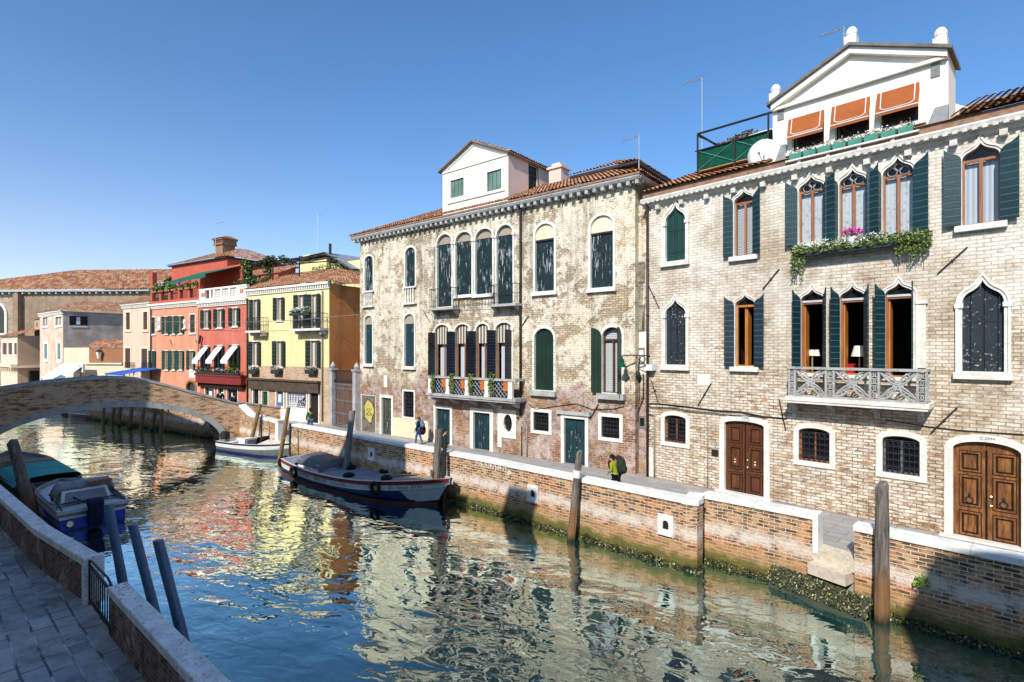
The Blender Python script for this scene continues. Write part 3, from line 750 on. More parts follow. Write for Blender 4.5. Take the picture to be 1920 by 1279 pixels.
def text_mesh(txt, size, m, parent=None, loc=(0,0,0), rot=(R(90), 0, 0), name='lettering', shear=0.0, extrude=0.002, sx=1.0):
    cu = bpy.data.curves.new('lettering', 'FONT'); cu.body = txt; cu.size = size; cu.align_x = 'CENTER'; cu.align_y = 'CENTER'; cu.extrude = extrude; cu.shear = shear
    t = bpy.data.objects.new('tmp_text', cu); COL.objects.link(t)
    dg = bpy.context.evaluated_depsgraph_get(); me = bpy.data.meshes.new_from_object(t.evaluated_get(dg))
    bpy.data.objects.remove(t); bpy.data.curves.remove(cu)
    me.name = name; me.materials.clear(); me.materials.append(MATS[m])
    o = bpy.data.objects.new(name, me); COL.objects.link(o); o.parent = parent
    o.location = loc; o.rotation_euler = rot; o.scale = (sx, 1, 1)
    return o

def person(label, loc, heading, h, cols, lean=0.0, stride=0.25, hair='hair_brown', bag=None, hat=None, arms=((.12, -.05), (.12, .1)), coat=False):
    """standing/walking figure, local +Y = forward"""
    p = thing('person', label, 'person', loc, heading)
    k = h / 1.72
    def V(x, y, z): return Vector((x, y + lean*max(0, z - .95), z)) * k
    J = {}; E = []; RAD = {}
    def add(n, v, r, par=None):
        J[n] = v; RAD[n] = r*k
        if par: E.append((par, n))
    add('pelvis', V(0, 0, .93), .125); add('waist', V(0, 0, 1.08), .115, 'pelvis'); add('chest', V(0, .0, 1.30), .135, 'waist')
    add('neck', V(0, .0, 1.47), .052, 'chest'); add('jaw', V(0, .025, 1.55), .066, 'neck'); add('skull', V(0, .01, 1.63), .085, 'jaw')
    add('nose', V(0, .125, 1.575), .012, 'jaw')
    for sd, sx in (('l', -1), ('r', 1)):
        st = stride * (1 if sd == 'l' else -1)
        add('hip'+sd, V(sx*.09, 0, .88), .09, 'pelvis'); add('knee'+sd, V(sx*.095, st*.55 + .03, .49), .06, 'hip'+sd)
        add('ank'+sd, V(sx*.095, st - (.05 if st < 0 else 0), .09), .042, 'knee'+sd); add('toe'+sd, V(sx*.10, st + .17, .035), .035, 'ank'+sd)
        ey, hy = arms[0 if sd == 'l' else 1]
        add('sho'+sd, V(sx*.17, 0, 1.40), .06, 'chest'); add('elb'+sd, V(sx*.23, -.05 + ey*.3, 1.13), .043, 'sho'+sd)
        add('wri'+sd, V(sx*.22, ey, .92 + max(0, hy)), .03, 'elb'+sd); add('palm'+sd, V(sx*.215, ey + .04, .86 + max(0, hy)), .030, 'wri'+sd)
        b = J['palm'+sd]
        for q in range(4):
            o1 = Vector((0, (-.027 + q*.018), -.055 - (.012 if q in (1, 2) else 0)))*k; add(f'f{q}{sd}', b + o1, .009, 'palm'+sd)
            add(f'g{q}{sd}', b + o1 + Vector((-sx*.012, .0, -.035))*k, .008, f'f{q}{sd}')
        add('t0'+sd, b + Vector((-sx*.01, .045, -.015))*k, .010, 'palm'+sd); add('t1'+sd, b + Vector((-sx*.015, .06, -.045))*k, .008, 't0'+sd)
        add('ear'+sd, V(sx*.088, .005, 1.60), .016, 'skull')
    def skin(name, keys, grow, m, root, parent):
        idx = {n: i for i, n in enumerate(keys)}
        me = bpy.data.meshes.new(name); me.from_pydata([J[n] for n in keys], [(idx[a], idx[b]) for a, b in E if a in idx and b in idx], [])
        me.materials.append(MATS[m]); o = bpy.data.objects.new(name, me); COL.objects.link(o); o.parent = parent
        o.modifiers.new('skin', 'SKIN').use_smooth_shade = True
        for i, n in enumerate(keys):
            r = RAD[n] + grow*k; me.skin_vertices[0].data[i].radius = (r, r)
            me.skin_vertices[0].data[i].use_root = (n == root)
        s = o.modifiers.new('sub', 'SUBSURF'); s.levels = s.render_levels = 1
        return o
    body = skin('body', list(J), 0, 'skin', 'pelvis', p)
    top = ['pelvis', 'waist', 'chest', 'shol', 'shor', 'elbl', 'elbr', 'wril', 'wrir'] + (['hipl', 'hipr'] if coat else [])
    skin('jacket', top, .024, cols[0], 'chest', p)
    skin('trousers', ['pelvis', 'hipl', 'hipr', 'kneel', 'kneer', 'ankl', 'ankr'], .016, cols[1], 'pelvis', p)
    for sd in 'lr':
        mb = MB(); a = J['ank'+sd]; mb.ball(a + Vector((0, .07, -.05))*k, .05*k, .14*k, .05*k, 8); mb.build('shoe', 'cloth_black', p, True)
    hd = J['skull']
    m = MB(); m.ball(hd + Vector((0, -.022, .018))*k, .098*k, .105*k, .098*k, 10); m.ball(hd + Vector((0, -.07, -.08))*k, .07*k, .05*k, .09*k, 8)
    m.build('hair', hair, p, True)
    for sx in (-1, 1):
        e = MB(); e.ball(hd + Vector((sx*.032, .083, -.028))*k, .011*k, n=6); e.build('eye', 'cloth_black', p)
    e = MB(); e.ball(J['jaw'] + Vector((0, .066, -.012))*k, .024*k, .008*k, .006*k, 6); e.build('mouth', 'boat_red', p)
    if hat:
        e = MB(); e.lathe([(.112*k, 0), (.115*k, .03*k), (.10*k, .085*k), (.05*k, .115*k), (.005, .12*k)], hd + Vector((0, -.01, .0))*k, 12)
        e.build('hat', hat[0], p, True)
        v = MB(); v.loft([[hd + Vector((x, .09 + .16*math.sqrt(max(0, 1 - (x/.1)**2)) * f, .035 + .02*f))*k for x in (-.1, -.06, 0, .06, .1)] for f in (0, .5, 1)]); v.build('visor', hat[1], p)
    return p, k, J
# ================================================================ the two palaces on the right bank
C0 = Vector((5.84, 23.16, 0))
dA, dB = Vector((.7796, -.6264, 0)).normalized(), Vector((.6925, -.7214, 0)).normalized()
FA = Frame(C0 - dA*20.7, dA); FB = Frame(C0, dB)

def opening(F, kind, xl, xr, yb, ys, yt, y=0.0):
    xc = (xl + xr)/2; a, b = F.s(xl, y), F.s(xr, y)
    z0, zs, zt = F.z(xc, yb, y), F.z(xc, ys, y), F.z(xc, yt, y)
    poly = {'ogee': lambda: o_ogee(a, b, z0, zs, zt), 'arch': lambda: o_arch(a, b, z0, zs, zt), 'rect': lambda: o_rect(a, b, z0, zt)}[kind]()
    return poly, a, b, z0, zs, zt

def window(house, holes, F, kind, px, sur=.13, proud=.05, m='stone', name='window', sill=True, caps=False, sillm=None, sill_d=.12, sill_h=.09):
    """cuts the opening and sets the stone surround (the window part); returns it with its geometry"""
    poly, a, b, z0, zs, zt = opening(F, kind, *px)
    holes.append(offset(poly, .02))
    mb = MB(); mb.ring(poly, offset(poly, sur), -proud, .10)
    if kind == 'ogee':                 # raised outer moulding
        o2 = offset(poly, sur); mb.ring(offset(poly, sur*.62), offset(poly, sur*1.12), -proud - .035, -proud + .004)
    if caps:
        for x in (a - sur*.55, b + sur*.55): mb.box(x - sur*.75, x + sur*.75, -proud - .05, .02, zs - .10, zs + .03)
    w = mb.build(name, m, house)
    if sill:
        s = MB(); s.box(a - sur - .06, b + sur + .06, -proud - sill_d, .05, z0 - sur - sill_h, z0 - sur*.2); s.build('sill', sillm or m, w)
    return w, poly, a, b, z0, zs, zt

def rods(house, F, lst):
    for x0, y0, x1, y1 in lst:
        s0, z0 = F.q(x0, y0, -.05); s1, z1 = F.q(x1, y1, -.05)
        mb = MB(); mb.tube([(s0, -.05, z0), (s1, -.05, z1)], .022, 5); mb.box((s0+s1)/2 - .03, (s0+s1)/2 + .03, -.07, .0, (z0+z1)/2 - .03, (z0+z1)/2 + .03)
        mb.build('tie_rod', 'iron_black', house)

# ---------------------------------------------------------------- Gothic brick palace (right)
B = thing('brick_palace', 'pale brick palace with ogee windows, fretwork balcony and white gabled attic, nearest on the right', 'palace', FB.o, FB.rot)
LB, EB = 15.5, 11.8
hb = []
def ogee_closed(px, m):
    w, poly, a, b, z0, zs, zt = window(B, hb, FB, 'ogee', px, .13, .05, caps=True)
    closed_shutter(w, offset(poly, .012), m)
ogee_closed((1248.4, 1285.7, 489, 417, 384), 'shutter_green_clean')
ogee_closed((1248, 1286.5, 684, 591.5, 561), 'shutter_teal_spotted')
ogee_closed((1804, 1883, 697, 570, 525), 'shutter_teal_spotted')
def ogee_open(px, angs, cur, lm, mull=True, glaz=True, name='window', over=(0, 0), half=None):
    w, poly, a, b, z0, zs, zt = window(B, hb, FB, 'ogee', px, .10, .05, sill=name == 'window')
    c = (a + b)/2
    if glaz:
        glazing(w, offset(poly, .012), zs, curtain=cur, m='wood_frame', mull=mull, back=.16, dark_head=True)
    lp = offset(poly, -.01)
    for side, ang, hx in (('L', angs[0], a - .02), ('R', angs[1], b + .02)):
        if ang is None: continue
        leaf(w, split_half(lp, c, side), a if side == 'L' else b, side, ang, lm, y=-.10)
    return w, poly, a, b, z0, zs, zt
w, *_g = ogee_open((1377, 1414, 479, 379, 358), (172, 150), 'curtain_lace', 'shutter_leaf_teal')
w, poly, a, b, z0, zs, zt = ogee_open((1379, 1416, 687, 573, 553), (172, 172), None, 'shutter_leaf_slate', glaz=False)
f = MB(); f.ring(offset(poly, -.05), offset(poly, .012), .12, .19); f.box(a + .03, b - .03, .114, .19, zs - .05, zs + .03); f.build('frame', 'wood_orange', w)
p = MB(); p.face([(x, .16, z) for x, z in offset(poly, -.03) if z >= zs - .01]); p.build('pane', 'glass_dark', w)
f = MB(); f.box(a + .28, a + .34, .2, .26, z0 + .05, zs - .05); f.box(a + .34, a + .38, .22, .55, z0 + .06, zs - .08); f.build('casement', 'wood_orange', w)
trip = []
for px, an in (((1498, 1546, 457, 357, 331), (168, 158)), ((1574, 1625, 449, 346, 318), (172, 160)), ((1655, 1713, 440, 328, 296), (172, 168))):
    w, poly, a, b, z0, zs, zt = ogee_open(px, an, 'curtain_dotted', 'shutter_leaf_teal'); trip.append((a, b, z0, zs))
    g = MB(); c = (a + b)/2; hh = zt - zs
    for dx, r in ((-.16, .13), (.16, .13), (0, .11)):
        g.torus((c + dx, .10, zs + hh*(.25 if dx else .50)), r, .018, 'y', 12, 4)
    g.build('tracery', 'metal_pale', w)
ogee_open((1804, 1875, 419, 297, 268), (172, 172), 'curtain_folds', 'shutter_leaf_teal')
# first floor triple with the balcony
for px, an in (((1501.6, 1546, 700, 565, 542), (112, 118)), ((1575, 1623, 703, 561, 536), (118, 120)), ((1659.6, 1713, 707, 554, 530), (122, 100))):
    w, poly, a, b, z0, zs, zt = ogee_open(px, an, None, 'shutter_leaf_teal', glaz=False, name='balcony_door')
    f = MB(); f.ring(offset(poly, -.05), offset(poly, .012), .12, .19); f.box(a + .03, b - .03, .114, .19, zs - .09, zs - .03)
    f.build('frame', 'wood_frame', w)
    f = MB(); f.box(a + .03, b - .03, .08, .11, zs - .03, zs + .04); f.build('transom', 'boat_grey_light', w)
    q = MB(); q.face([(x, .16, z) for x, z in o_rect(a + .04, b - .04, zs, zs + (zt - zs)*.5)]); q.build('pane', 'glass_dark', w)
    f = MB(); f.box(a + .05, a + .10, .2, .55, z0, zs - .05); f.build('casement', 'wood_orange', w)
mb = MB(); sx = FB.s(1729)
mb.box(sx - .10, sx + .10, -.07, .03, FB.z(1729, 690), FB.z(1729, 570)); mb.box(sx - .15, sx + .15, -.11, .03, FB.z(1729, 570), FB.z(1729, 562)); mb.build('pilaster', 'stone', B)
# room box, walls coloured dark to stand in for the unlit interior
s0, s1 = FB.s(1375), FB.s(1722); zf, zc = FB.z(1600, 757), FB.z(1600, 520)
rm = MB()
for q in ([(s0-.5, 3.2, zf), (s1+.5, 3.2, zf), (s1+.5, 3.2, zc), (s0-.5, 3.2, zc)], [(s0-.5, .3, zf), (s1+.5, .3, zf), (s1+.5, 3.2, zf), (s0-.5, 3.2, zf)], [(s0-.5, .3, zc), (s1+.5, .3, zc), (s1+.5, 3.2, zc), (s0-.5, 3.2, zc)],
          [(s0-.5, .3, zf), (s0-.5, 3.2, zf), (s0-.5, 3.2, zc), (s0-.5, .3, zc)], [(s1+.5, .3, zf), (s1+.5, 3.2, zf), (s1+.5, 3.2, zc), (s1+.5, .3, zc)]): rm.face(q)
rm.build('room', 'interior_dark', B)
# ground floor windows and doors
for px, nx, nz in (((1246.7, 1286.5, 830, 785, 779), 6, 6), ((1498, 1556, 866, 811, 803), 6, 5), ((1655, 1725, 889, 827, 818), 7, 5)):
    w, poly, a, b, z0, zs, zt = window(B, hb, FB, 'arch', px, .17, .04, sill=False)
    grate(w, a, b, z0, zs, .03, nx, nz, .012, curl=True)
    p = MB(); p.face([(x, .16, z) for x, z in poly]); p.build('pane', 'glass_dark', w)
    f = MB(); f.ring(offset(poly, -.06), offset(poly, .012), .12, .155); f.box((a+b)/2 - .03, (a+b)/2 + .03, .115, .15, z0, zs); f.build('frame', 'wood_frame' if nx == 6 else 'iron_grey', w)
def palace_door(px, m, rings, panels, ymax):
    w, poly, a, b, z0, zs, zt = window(B, hb, FB, 'arch', px, .20, .05, sill=False, name='door')
    c = (a + b)/2
    for side in 'LR':
        hp = split_half(offset(poly, .012), c, side)
        xs = [p[0] for p in hp]; x0, x1 = min(xs), max(xs)
        x0 += .006; x1 -= .006
        mb = MB(); mb.prism([(min(max(x, x0), x1), z) for x, z in hp], .12, .18)
        H = zs - z0
        for f0, f1 in panels:
            pa, pb = x0 + (x1-x0)*.2, x1 - (x1-x0)*.16
            r = o_rect(pa, pb, z0 + H*f0, z0 + H*f1)
            mb.ring(offset(r, -.045), r, .075, .122); mb.prism(offset(r, -.10), .095, .121)
        o = mb.build('door_leaf', m, w)
        gv = MB()  # dark rings and edge strip stand in for shade in the grooves
        for f0, f1 in panels:
            pa, pb = x0 + (x1-x0)*.2, x1 - (x1-x0)*.16; r = o_rect(pa, pb, z0 + H*f0, z0 + H*f1)
            gv.ring(offset(r, .001), offset(r, .022), .108, .1225); gv.ring(offset(r, -.098), offset(r, -.047), .112, .1225)
        gv.box(x1 - .02 if side == 'L' else x0, x1 if side == 'L' else x0 + .02, .108, .1225, z0, zs)
        gv.build('panel_shade_line', 'interior_dark', w)
        hc = (x0 + x1)/2; zh = z0 + H*.47; hd = MB()
        if rings: hd.torus((hc, .085, zh - .10), .085, .018, 'y', 14, 6); hd.lathe([(.03, 0), (.035, .03), (.02, .1), (.005, .11)], (hc, .09, zh), 8)
        else: hd.ball((hc, .09, zh + .04), .045, n=7); hd.ball((hc, .085, zh - .06), .05, n=7)
        hd.build('knocker', 'iron_black' if rings else 'brass', w)
    hd = MB(); hd.ball((c + .10, .09, z0 + H*.50), .04, n=7); hd.ball((c + .10, .09, z0 + H*.40), .04, n=7); hd.build('knob', 'brass', w)
    st = MB(); st.box(a - .3, b + .3, -.22, .1, -.02, z0 - .001 if z0 > .03 else .05); st.build('step', 'stone', w)
    return w, a, b, zt
w, a, b, zt = palace_door((1359, 1433, 929.5, 797, 790), 'wood_dark_door', False, ((.04, .30), (.36, .68), (.73, .97)), 0)
pl = MB(); pl.prism(o_oval((a+b)/2 + .08, zt + .12, .20, .085), -.075, -.03); o = pl.build('number_plate', 'white_plastic', w)
text_mesh('2590', .13, 'black_ink', w, ((a+b)/2 + .08, -.079, zt + .12), name='number')
w, a, b, zt = palace_door((1787, 1915, 1018, 846, 829), 'wood_walnut', True, ((.04, .30), (.36, .70), (.75, .97)), 0)
text_mesh('C 2594', .11, 'tarp_grey', w, ((a+b)/2 + .03, -.056, zt + .10), name='number')
# walls
outer = [(0, 0), (LB, 0), (LB, EB), (0, EB)]
mb = MB(); mb.wall(outer, hb)
mb.face([(0, 0, 0), (0, 9, 0), (0, 9, EB), (0, 0, EB)]); mb.face([(LB, 0, 0), (LB, 9, 0), (LB, 9, EB), (LB, 0, EB)]); mb.face([(0, 9, 0), (LB, 9, 0), (LB, 9, EB), (0, 9, EB)])
mb.face([(0, 0, EB), (LB, 0, EB), (LB, 9, EB), (0, 9, EB)])
mb.build('wall', 'brick_pale', B, recalc=False)
rods(B, FB, ((1216, 535, 1236, 578), (1333, 719, 1308.5, 760), (1221, 713, 1233.5, 753), (1461, 748.5, 1473, 806), (1814, 463, 1758, 513), (1461, 504, 1430, 542), (1795, 764, 1745.5, 812)))
# cornice: moulded stone gutter on corbels, brick course, tiles
cn = MB()
prof = [(.0, EB - .20), (-.10, EB - .16), (-.16, EB - .06), (-.30, EB - .02), (-.33, EB + .10), (-.28, EB + .16), (.0, EB + .16)]
cn.loft([[(x, y, z) for y, z in prof] for x in (-.12, LB)], True, True)
i = 0
x = 0.0
while x < LB:
    cn.box(x, x + .12, -.322, -.22, EB - .065, EB + .02); x += .22
cn.build('cornice', 'stone_cornice', B)
bk = MB(); x = .55
while x < LB: bk.box(x, x + .17, -.22, .02, EB - .36, EB - .19); x += 1.08
bk.build('corbels', 'stone_cornice', B)['kind'] = 'stuff'
mb = MB(); mb.box(-.05, LB, -.22, .05, EB + .162, EB + .42); mb.build('brick_course', 'brick_band', B)
upB = Vector((0, math.cos(R(22)), math.sin(R(22))))
def roofB(x0, x1): tile_roof(B, (x0, -.34, EB + .42), (x1, -.34, EB + .42), upB, 7.0)
DL, DR = FB.s(1449, .12), FB.s(1778, .12)
roofB(-.05, DL - .1); roofB(DR + .1, LB)
mb = MB(); mb.face([(-.05, -.30, EB + .40), (LB, -.30, EB + .40), (LB, 8, EB + 3.6), (-.05, 8, EB + 3.6)]); mb.face([(-.05, 8, EB + 3.6), (-.05, 8, EB), (-.05, -.30, EB + .40)]); mb.build('roof_boards', 'wood_tan', B)
# white gabled attic
at = MB(); yA = .12
zb = EB + .30; zl = FB.z(1447, 196, yA); zr = FB.z(1786, 98, yA); zap = FB.z(1596, 91, yA); ze = (zl + zr)/2
cx = (DL + DR)/2
hA = []; aw = []
for xl, xr, y0, y1, y2, y3 in ((1484, 1545, 281, 267, 252, 216), (1565, 1630, 262, 247, 234, 195), (1650, 1722, 246, 230, 214, 171)):
    xc = (xl + xr)/2; aa, bb = FB.s(xl, yA), FB.s(xr, yA); aw.append((aa, bb, FB.z(xc, y1, yA), FB.z(xc, y3, yA)))
azb = sum(a[2] for a in aw)/3 - .05; azt = sum(a[3] for a in aw)/3
for a in aw: hA.append(o_rect(a[0], a[1], azb - .15, azt))
at.wall([(DL, zb), (DR, zb), (DR, ze), (cx, zap), (DL, ze)], hA, yA, .25)
for x in (DL, DR): at.face([(x, yA, zb), (x, 1.6, zb), (x, 1.6, ze), (x, yA, ze)])
at.face([(DL, 1.6, zb), (DR, 1.6, zb), (DR, 1.6, ze), (cx, 1.6, zap), (DL, 1.6, ze)])
at.face([(DL, .5, zb), (DR, .5, zb), (DR, .5, ze), (DL, .5, ze)])
attic = at.build('attic', 'plaster_white', B, recalc=False)
v = MB()
for sg in (-1, 1):
    xe = DL - .12 if sg < 0 else DR + .12
    ze2 = ze - .12*(zap - ze)/(cx - DL)
    v.loft([[(xe, y, ze2 + dz) for y, dz in ((-.18, 0), (-.18, .10), (1.7, .10), (1.7, 0))], [(cx, y, zap + dz) for y, dz in ((-.18, 0), (-.18, .10), (1.7, .10), (1.7, 0))]], True, True)
v.build('attic_roof', 'stone_dark', attic)
v = MB(); qa, qb = FB.q(1779, 191, 1.75), FB.q(1866, 216, 1.75); v.prism([(DR - 1, EB + .6), (qb[0], EB + .6), qb, qa, (DR - 1, qa[1])], 1.75, 2.1); v.build('rear_wall', 'plaster_white', attic)
v = MB()
sl = (zap - ze)/(cx - DL)
for sg in (-1, 1):          # raking and level mouldings of the pediment
    xe = DL if sg < 0 else DR
    v.loft([[(xe, y, ze + dz) for y, dz in ((-.08, -.22), (-.08, -.005), (yA + .01, -.005), (yA + .01, -.22))], [(cx, y, zap + dz) for y, dz in ((-.08, -.22), (-.08, -.005), (yA + .01, -.005), (yA + .01, -.22))]], True, True)
v.box(DL, DR, -.03, yA + .01, ze - .24, ze - .14)
v.build('pediment_moulding', 'plaster_white', attic)
for x, z in ((DL + .1, ze + .10), (cx, zap + .05), (DR - .18, ze + .12)):
    v = MB(); v.box(x - .17, x + .17, -.05, .30, z - .1, z + .32); v.lathe([(.17, .32), (.15, .36), (.17, .42), (.16, .52), (.10, .62), (.02, .66)], (x, .12, z), 10); v.build('finial', 'stone', attic)
v = MB()
v.box(aw[0][0] - .15, aw[2][1] + .2, -.06, yA + .02, azb - .26, azb - .152); v.build('sill', 'stone', attic)
for a in aw:
    p = MB(); p.face([(a[0], .35, azb - .15), (a[1], .35, azb - .15), (a[1], .35, azt), (a[0], .35, azt)]); p.build('pane', 'glass_dark', attic)
for a in aw:                # brown roller awnings tilted out at the foot
    zt, zlow = azt + .02, azb + .32
    v = MB(); ya, yb = -.02, -.20
    v.loft([[(a[0] - .05, ya, zt), (a[1] + .05, ya, zt)], [(a[0] - .05, yb, zlow), (a[1] + .05, yb, zlow)], [(a[0] - .05, yb, zlow - .09), (a[1] + .05, yb, zlow - .09)]])
    for x in (a[0] - .05, a[1] + .05): v.face([(x, ya, zt), (x, ya, zt - .25), (x, yb, zlow)])
    o = v.build('awning', 'awning_brown', attic)
    r = MB()
    def ap(u, t): return (a[0] - .05 + (a[1] - a[0] + .1)*u, ya + (yb - ya)*t - .006, zt + (zlow - zt)*t + .004)
    line = [(.10, 0.0), (.10, .80), (.16, .86), (.20, .90), (.80, .90), (.84, .86), (.90, .80), (.90, 0.0)]
    for (u0, t0), (u1, t1) in zip(line, line[1:]): r.tube([ap(u0, t0), ap(u1, t1)], .014, 4)
    r.tube([ap(0, 1), ap(1, 1)], .02, 5); r.build('awning_trim', 'paper_white', attic)
for x, y in ((1464, 214), (1754, 131)):
    s_, z_ = FB.q(x, y, yA); v = MB(); v.box(s_ - .11, s_ + .11, yA - .03, yA + .01, z_ - .22, z_ + .22); v.box(s_ - .03, s_ + .03, yA - .045, yA - .02, z_ - .03, z_ + .03); v.build('anchor_plate', 'iron_wall_plate', attic)
for x0, x1, y in ((1730, 1778, 235), (1449, 1474, 299)):
    s0_, z_ = FB.q(x0, y, .0); s1_ = FB.s(x1, .0); v = MB(); v.loft([[(s0_, -.06, z_ - .36), (s1_, -.06, z_ - .36), (s1_, -.06, z_ + .42), (s0_ + .3, -.06, z_ + .42)], [(s0_, .1, z_ - .36), (s1_, .1, z_ - .36), (s1_, .1, z_ + .42), (s0_ + .3, .1, z_ + .42)]], True, True); v.build('grey_plate', 'lead_grey', attic)  # slanted flat grey plate at the attic foot
# fretwork balcony
yB = -.75
b0, b1 = FB.s(1478, yB), FB.s(1737, yB); zt = FB.z(1605, 690, yB); zb_ = FB.z(1605, 750, yB)
mb = MB(); mb.box(b0 - .08, b1 + .08, yB - .08, .0, zb_ - .14, zb_); mb.box(b0 - .04, b1 + .04, yB - .05, .0, zb_ - .22, zb_ - .141)
bal = mb.build('balcony', 'stone', B)
rl = MB()
def rail_bar(x0, x1, z0, z1, y0=yB - .03, y1=yB + .09): rl.box(x0, x1, y0, y1, z0, z1)
rl.box(b0 - .02, b1 + .02, yB - .05, yB + .11, zt - .08, zt); rl.box(b0, b1, yB - .02, yB + .08, zb_ + .002, zb_ + .06)
for x in (b0, b1 - .10): rl.box(x, x + .10, yB + .08, -.02, zt - .08, zt); rl.box(x, x + .10, yB + .08, -.02, zb_ + .002, zb_ + .06)
Wd = b1 - b0; cuts = [0, .055, .305, .365, .63, .69, .945, 1]
for i, (u, v_) in enumerate(zip(cuts, cuts[1:])):
    x0, x1 = b0 + Wd*u, b0 + Wd*v_; H = zt - .08 - zb_ - .06; zc_ = (zt - .08 + zb_ + .06)/2
    rl.box(x1 - .03, x1 + .03, yB - .015, yB + .075, zb_ + .06, zt - .08)
    if i == 0: rl.box(x0, x0 + .06, yB - .015, yB + .075, zb_ + .06, zt - .08)
    if i % 2:
        c_ = (x0 + x1)/2; hw = (x1 - x0)/2
        for sx_ in (-1, 1):
            pts = [(c_ + sx_*hw*(1 - .92*math.cos(t)), yB + .03, zc_ + H*.5*math.sin(t)*1.0) for t in [(-1 + 2*k/10)*math.pi/2 for k in range(11)]]
            rl.tube(pts, .034, 5)
        for sz_ in (-1, 1):
            rl.tube([(c_ + hw*(-1 + 2*k/10), yB + .03, zc_ + sz_*H*.5*(1 - .95*math.sin(math.pi*k/10))) for k in range(11)], .030, 5)
        rl.torus((c_, yB + .03, zc_), .10, .028, 'y', 14, 5)
        for k in range(4): rl.torus((c_ + .085*math.cos(k*math.pi/2), yB + .03, zc_ + .085*math.sin(k*math.pi/2)), .05, .016, 'y', 10, 4)
        for sx_ in (-1, 1):
            for sz_ in (-1, 1):
                rl.torus((c_ + sx_*hw*.45, yB + .03, zc_ + sz_*H*.33), .06, .02, 'y', 10, 4)
                rl.tube([(c_ + sx_*hw*.98, yB + .03, zc_ + sz_*H*.48), (c_ + sx_*hw*.15, yB + .03, zc_ + sz_*H*.12)], .024, 4)
    else:
        nn = 4
        for k in range(nn):
            z_ = zb_ + .06 + H*(k + .5)/nn
            for sx_ in (-1, 1): rl.torus(((x0 + x1)/2 + sx_*(x1 - x0)*.2, yB + .03, z_), H/nn*.36, .020, 'y', 9, 4)
for x in (b0 + .05, b1 - .05):
    for k in range(4):
        rl.torus((x, yB + .2 + .14*k, (zt + zb_)/2), .12, .022, 'x', 10, 4); rl.tube([(x, yB + .1 + .16*k, zb_), (x, yB + .1 + .16*k, zt)], .02, 4)
rl.build('railing', 'stone_grey', bal)
for px in (1487, 1558, 1642, 1724):
    x = FB.s(px, -.3); mb = MB()
    mb.loft([[(x + dx, y, z) for y, z in ((.02, zb_ - .62), (-.12, zb_ - .56), (-.22, zb_ - .40), (-.50, zb_ - .36), (-.60, zb_ - .22), (.02, zb_ - .22))] for dx in (-.08, .08)], True, True); mb.build('bracket', 'stone_grey', bal)
# stone patches, pipe, box, plaque
for x0, y0, x1, y1 in ((1308, 702, 1332, 722),):
    s0_, z0_ = FB.q(x0, y1); s1_, z1_ = FB.q(x1, y0); mb = MB(); mb.box(s0_, s1_, -.015, .03, z0_, z1_); mb.build('patch', 'stone', B)
def pipe(house, F, pts, r, m, y=-.10):
    mb = MB(); mb.tube([(F.s(a, y), y, max(F.z(a, b_, y), .03)) for a, b_ in pts], r, 8)
    for (a, b_), (c_, d_) in zip(pts, pts[1:]):
        for k in range(1, 5): 
            q0 = Vector((F.s(a, y), y, F.z(a, b_, y))).lerp(Vector((F.s(c_, y), y, F.z(c_, d_, y))), k/5)
            if abs(b_ - d_) > 150: mb.lathe([(r*1.25, -.03), (r*1.25, .03)], q0, 8)
    return mb.build('drainpipe', m, house, True)
pipe(B, FB, [(1214, 384), (1214, 902)], .055, 'pipe_brown')
pipe(B, FB, [(1216, 776), (1227, 779), (1227, 905)], .03, 'pipe_grey', -.05)
pipe(B, FB, [(1322, 772), (1327, 792), (1327, 915)], .016, 'pipe_grey', -.03)
mb = MB(); s0_ = FB.s(1213); mb.box(s0_ + .10, s0_ + .32, -.02, .02, .02, FB.z(1220, 840)); mb.build('stone_strip', 'stone', B)
s_, z_ = FB.q(1341, 849); mb = MB(); mb.box(s_ - .13, s_ + .13, -.05, .01, z_ - .12, z_ + .12); mb.build('wall_plaque', 'iron_black', B)

# ---------------------------------------------------------------- weathered plaster palace (middle)
A = thing('plaster_palace', 'weathered ochre plaster palace with round arched windows and a small white gabled attic', 'palace', FA.o, FA.rot)
RA = FA.s(1191); EA = 12.85; LA = 20.7
ha = []
# upper row
for px in ((684.6, 700, 545, 490, 480), (760.5, 779, 537, 476, 464)):
    w, poly, a, b, z0, zs, zt = window(A, ha, FA, 'arch', px, .12, .05, sill=False)
    closed_shutter(w, offset(poly, .012), 'shutter_teal_peeling', battens=False)
    mb = MB(); zb2 = z0 - 1.02; mb.box(a - .12, b + .12, -.16, .02, z0 - .12, z0 - .02); mb.box(a - .16, b + .16, -.20, .02, zb2 - .1, zb2)
    n = 4
    for k in range(n): mb.lathe([(.035, zb2), (.05, zb2 + .1), (.065, zb2 + .3), (.03, zb2 + .5), (.05, zb2 + .75), (.03, z0 - .12)], (a + (b - a)*(k + .5)/n, -.08, 0), 8)
    mb.build('balustrade', 'stone', w)
for i, px in enumerate(((820, 847.6, 575, 457, 439.5), (854.7, 885, 552.5, 452, 435), (892, 924, 551, 446, 429), (932, 962, 569.5, 440, 422))):
    w, poly, a, b, z0, zs, zt = window(A, ha, FA, 'arch', px, .10, .05, sill=i in (1, 2), caps=True, name='window' if i in (1, 2) else 'balcony_door')
    lo = o_rect(a, b, z0, zs - .05)
    closed_shutter(w, offset(lo, .012), 'shutter_teal_peeling', battens=False)
    mb = MB(); mb.prism([(x, z) for x, z in offset(poly, .012) if z > zs - .1] + [], .13, .17); mb.build('lunette', 'plaster_shade', w)
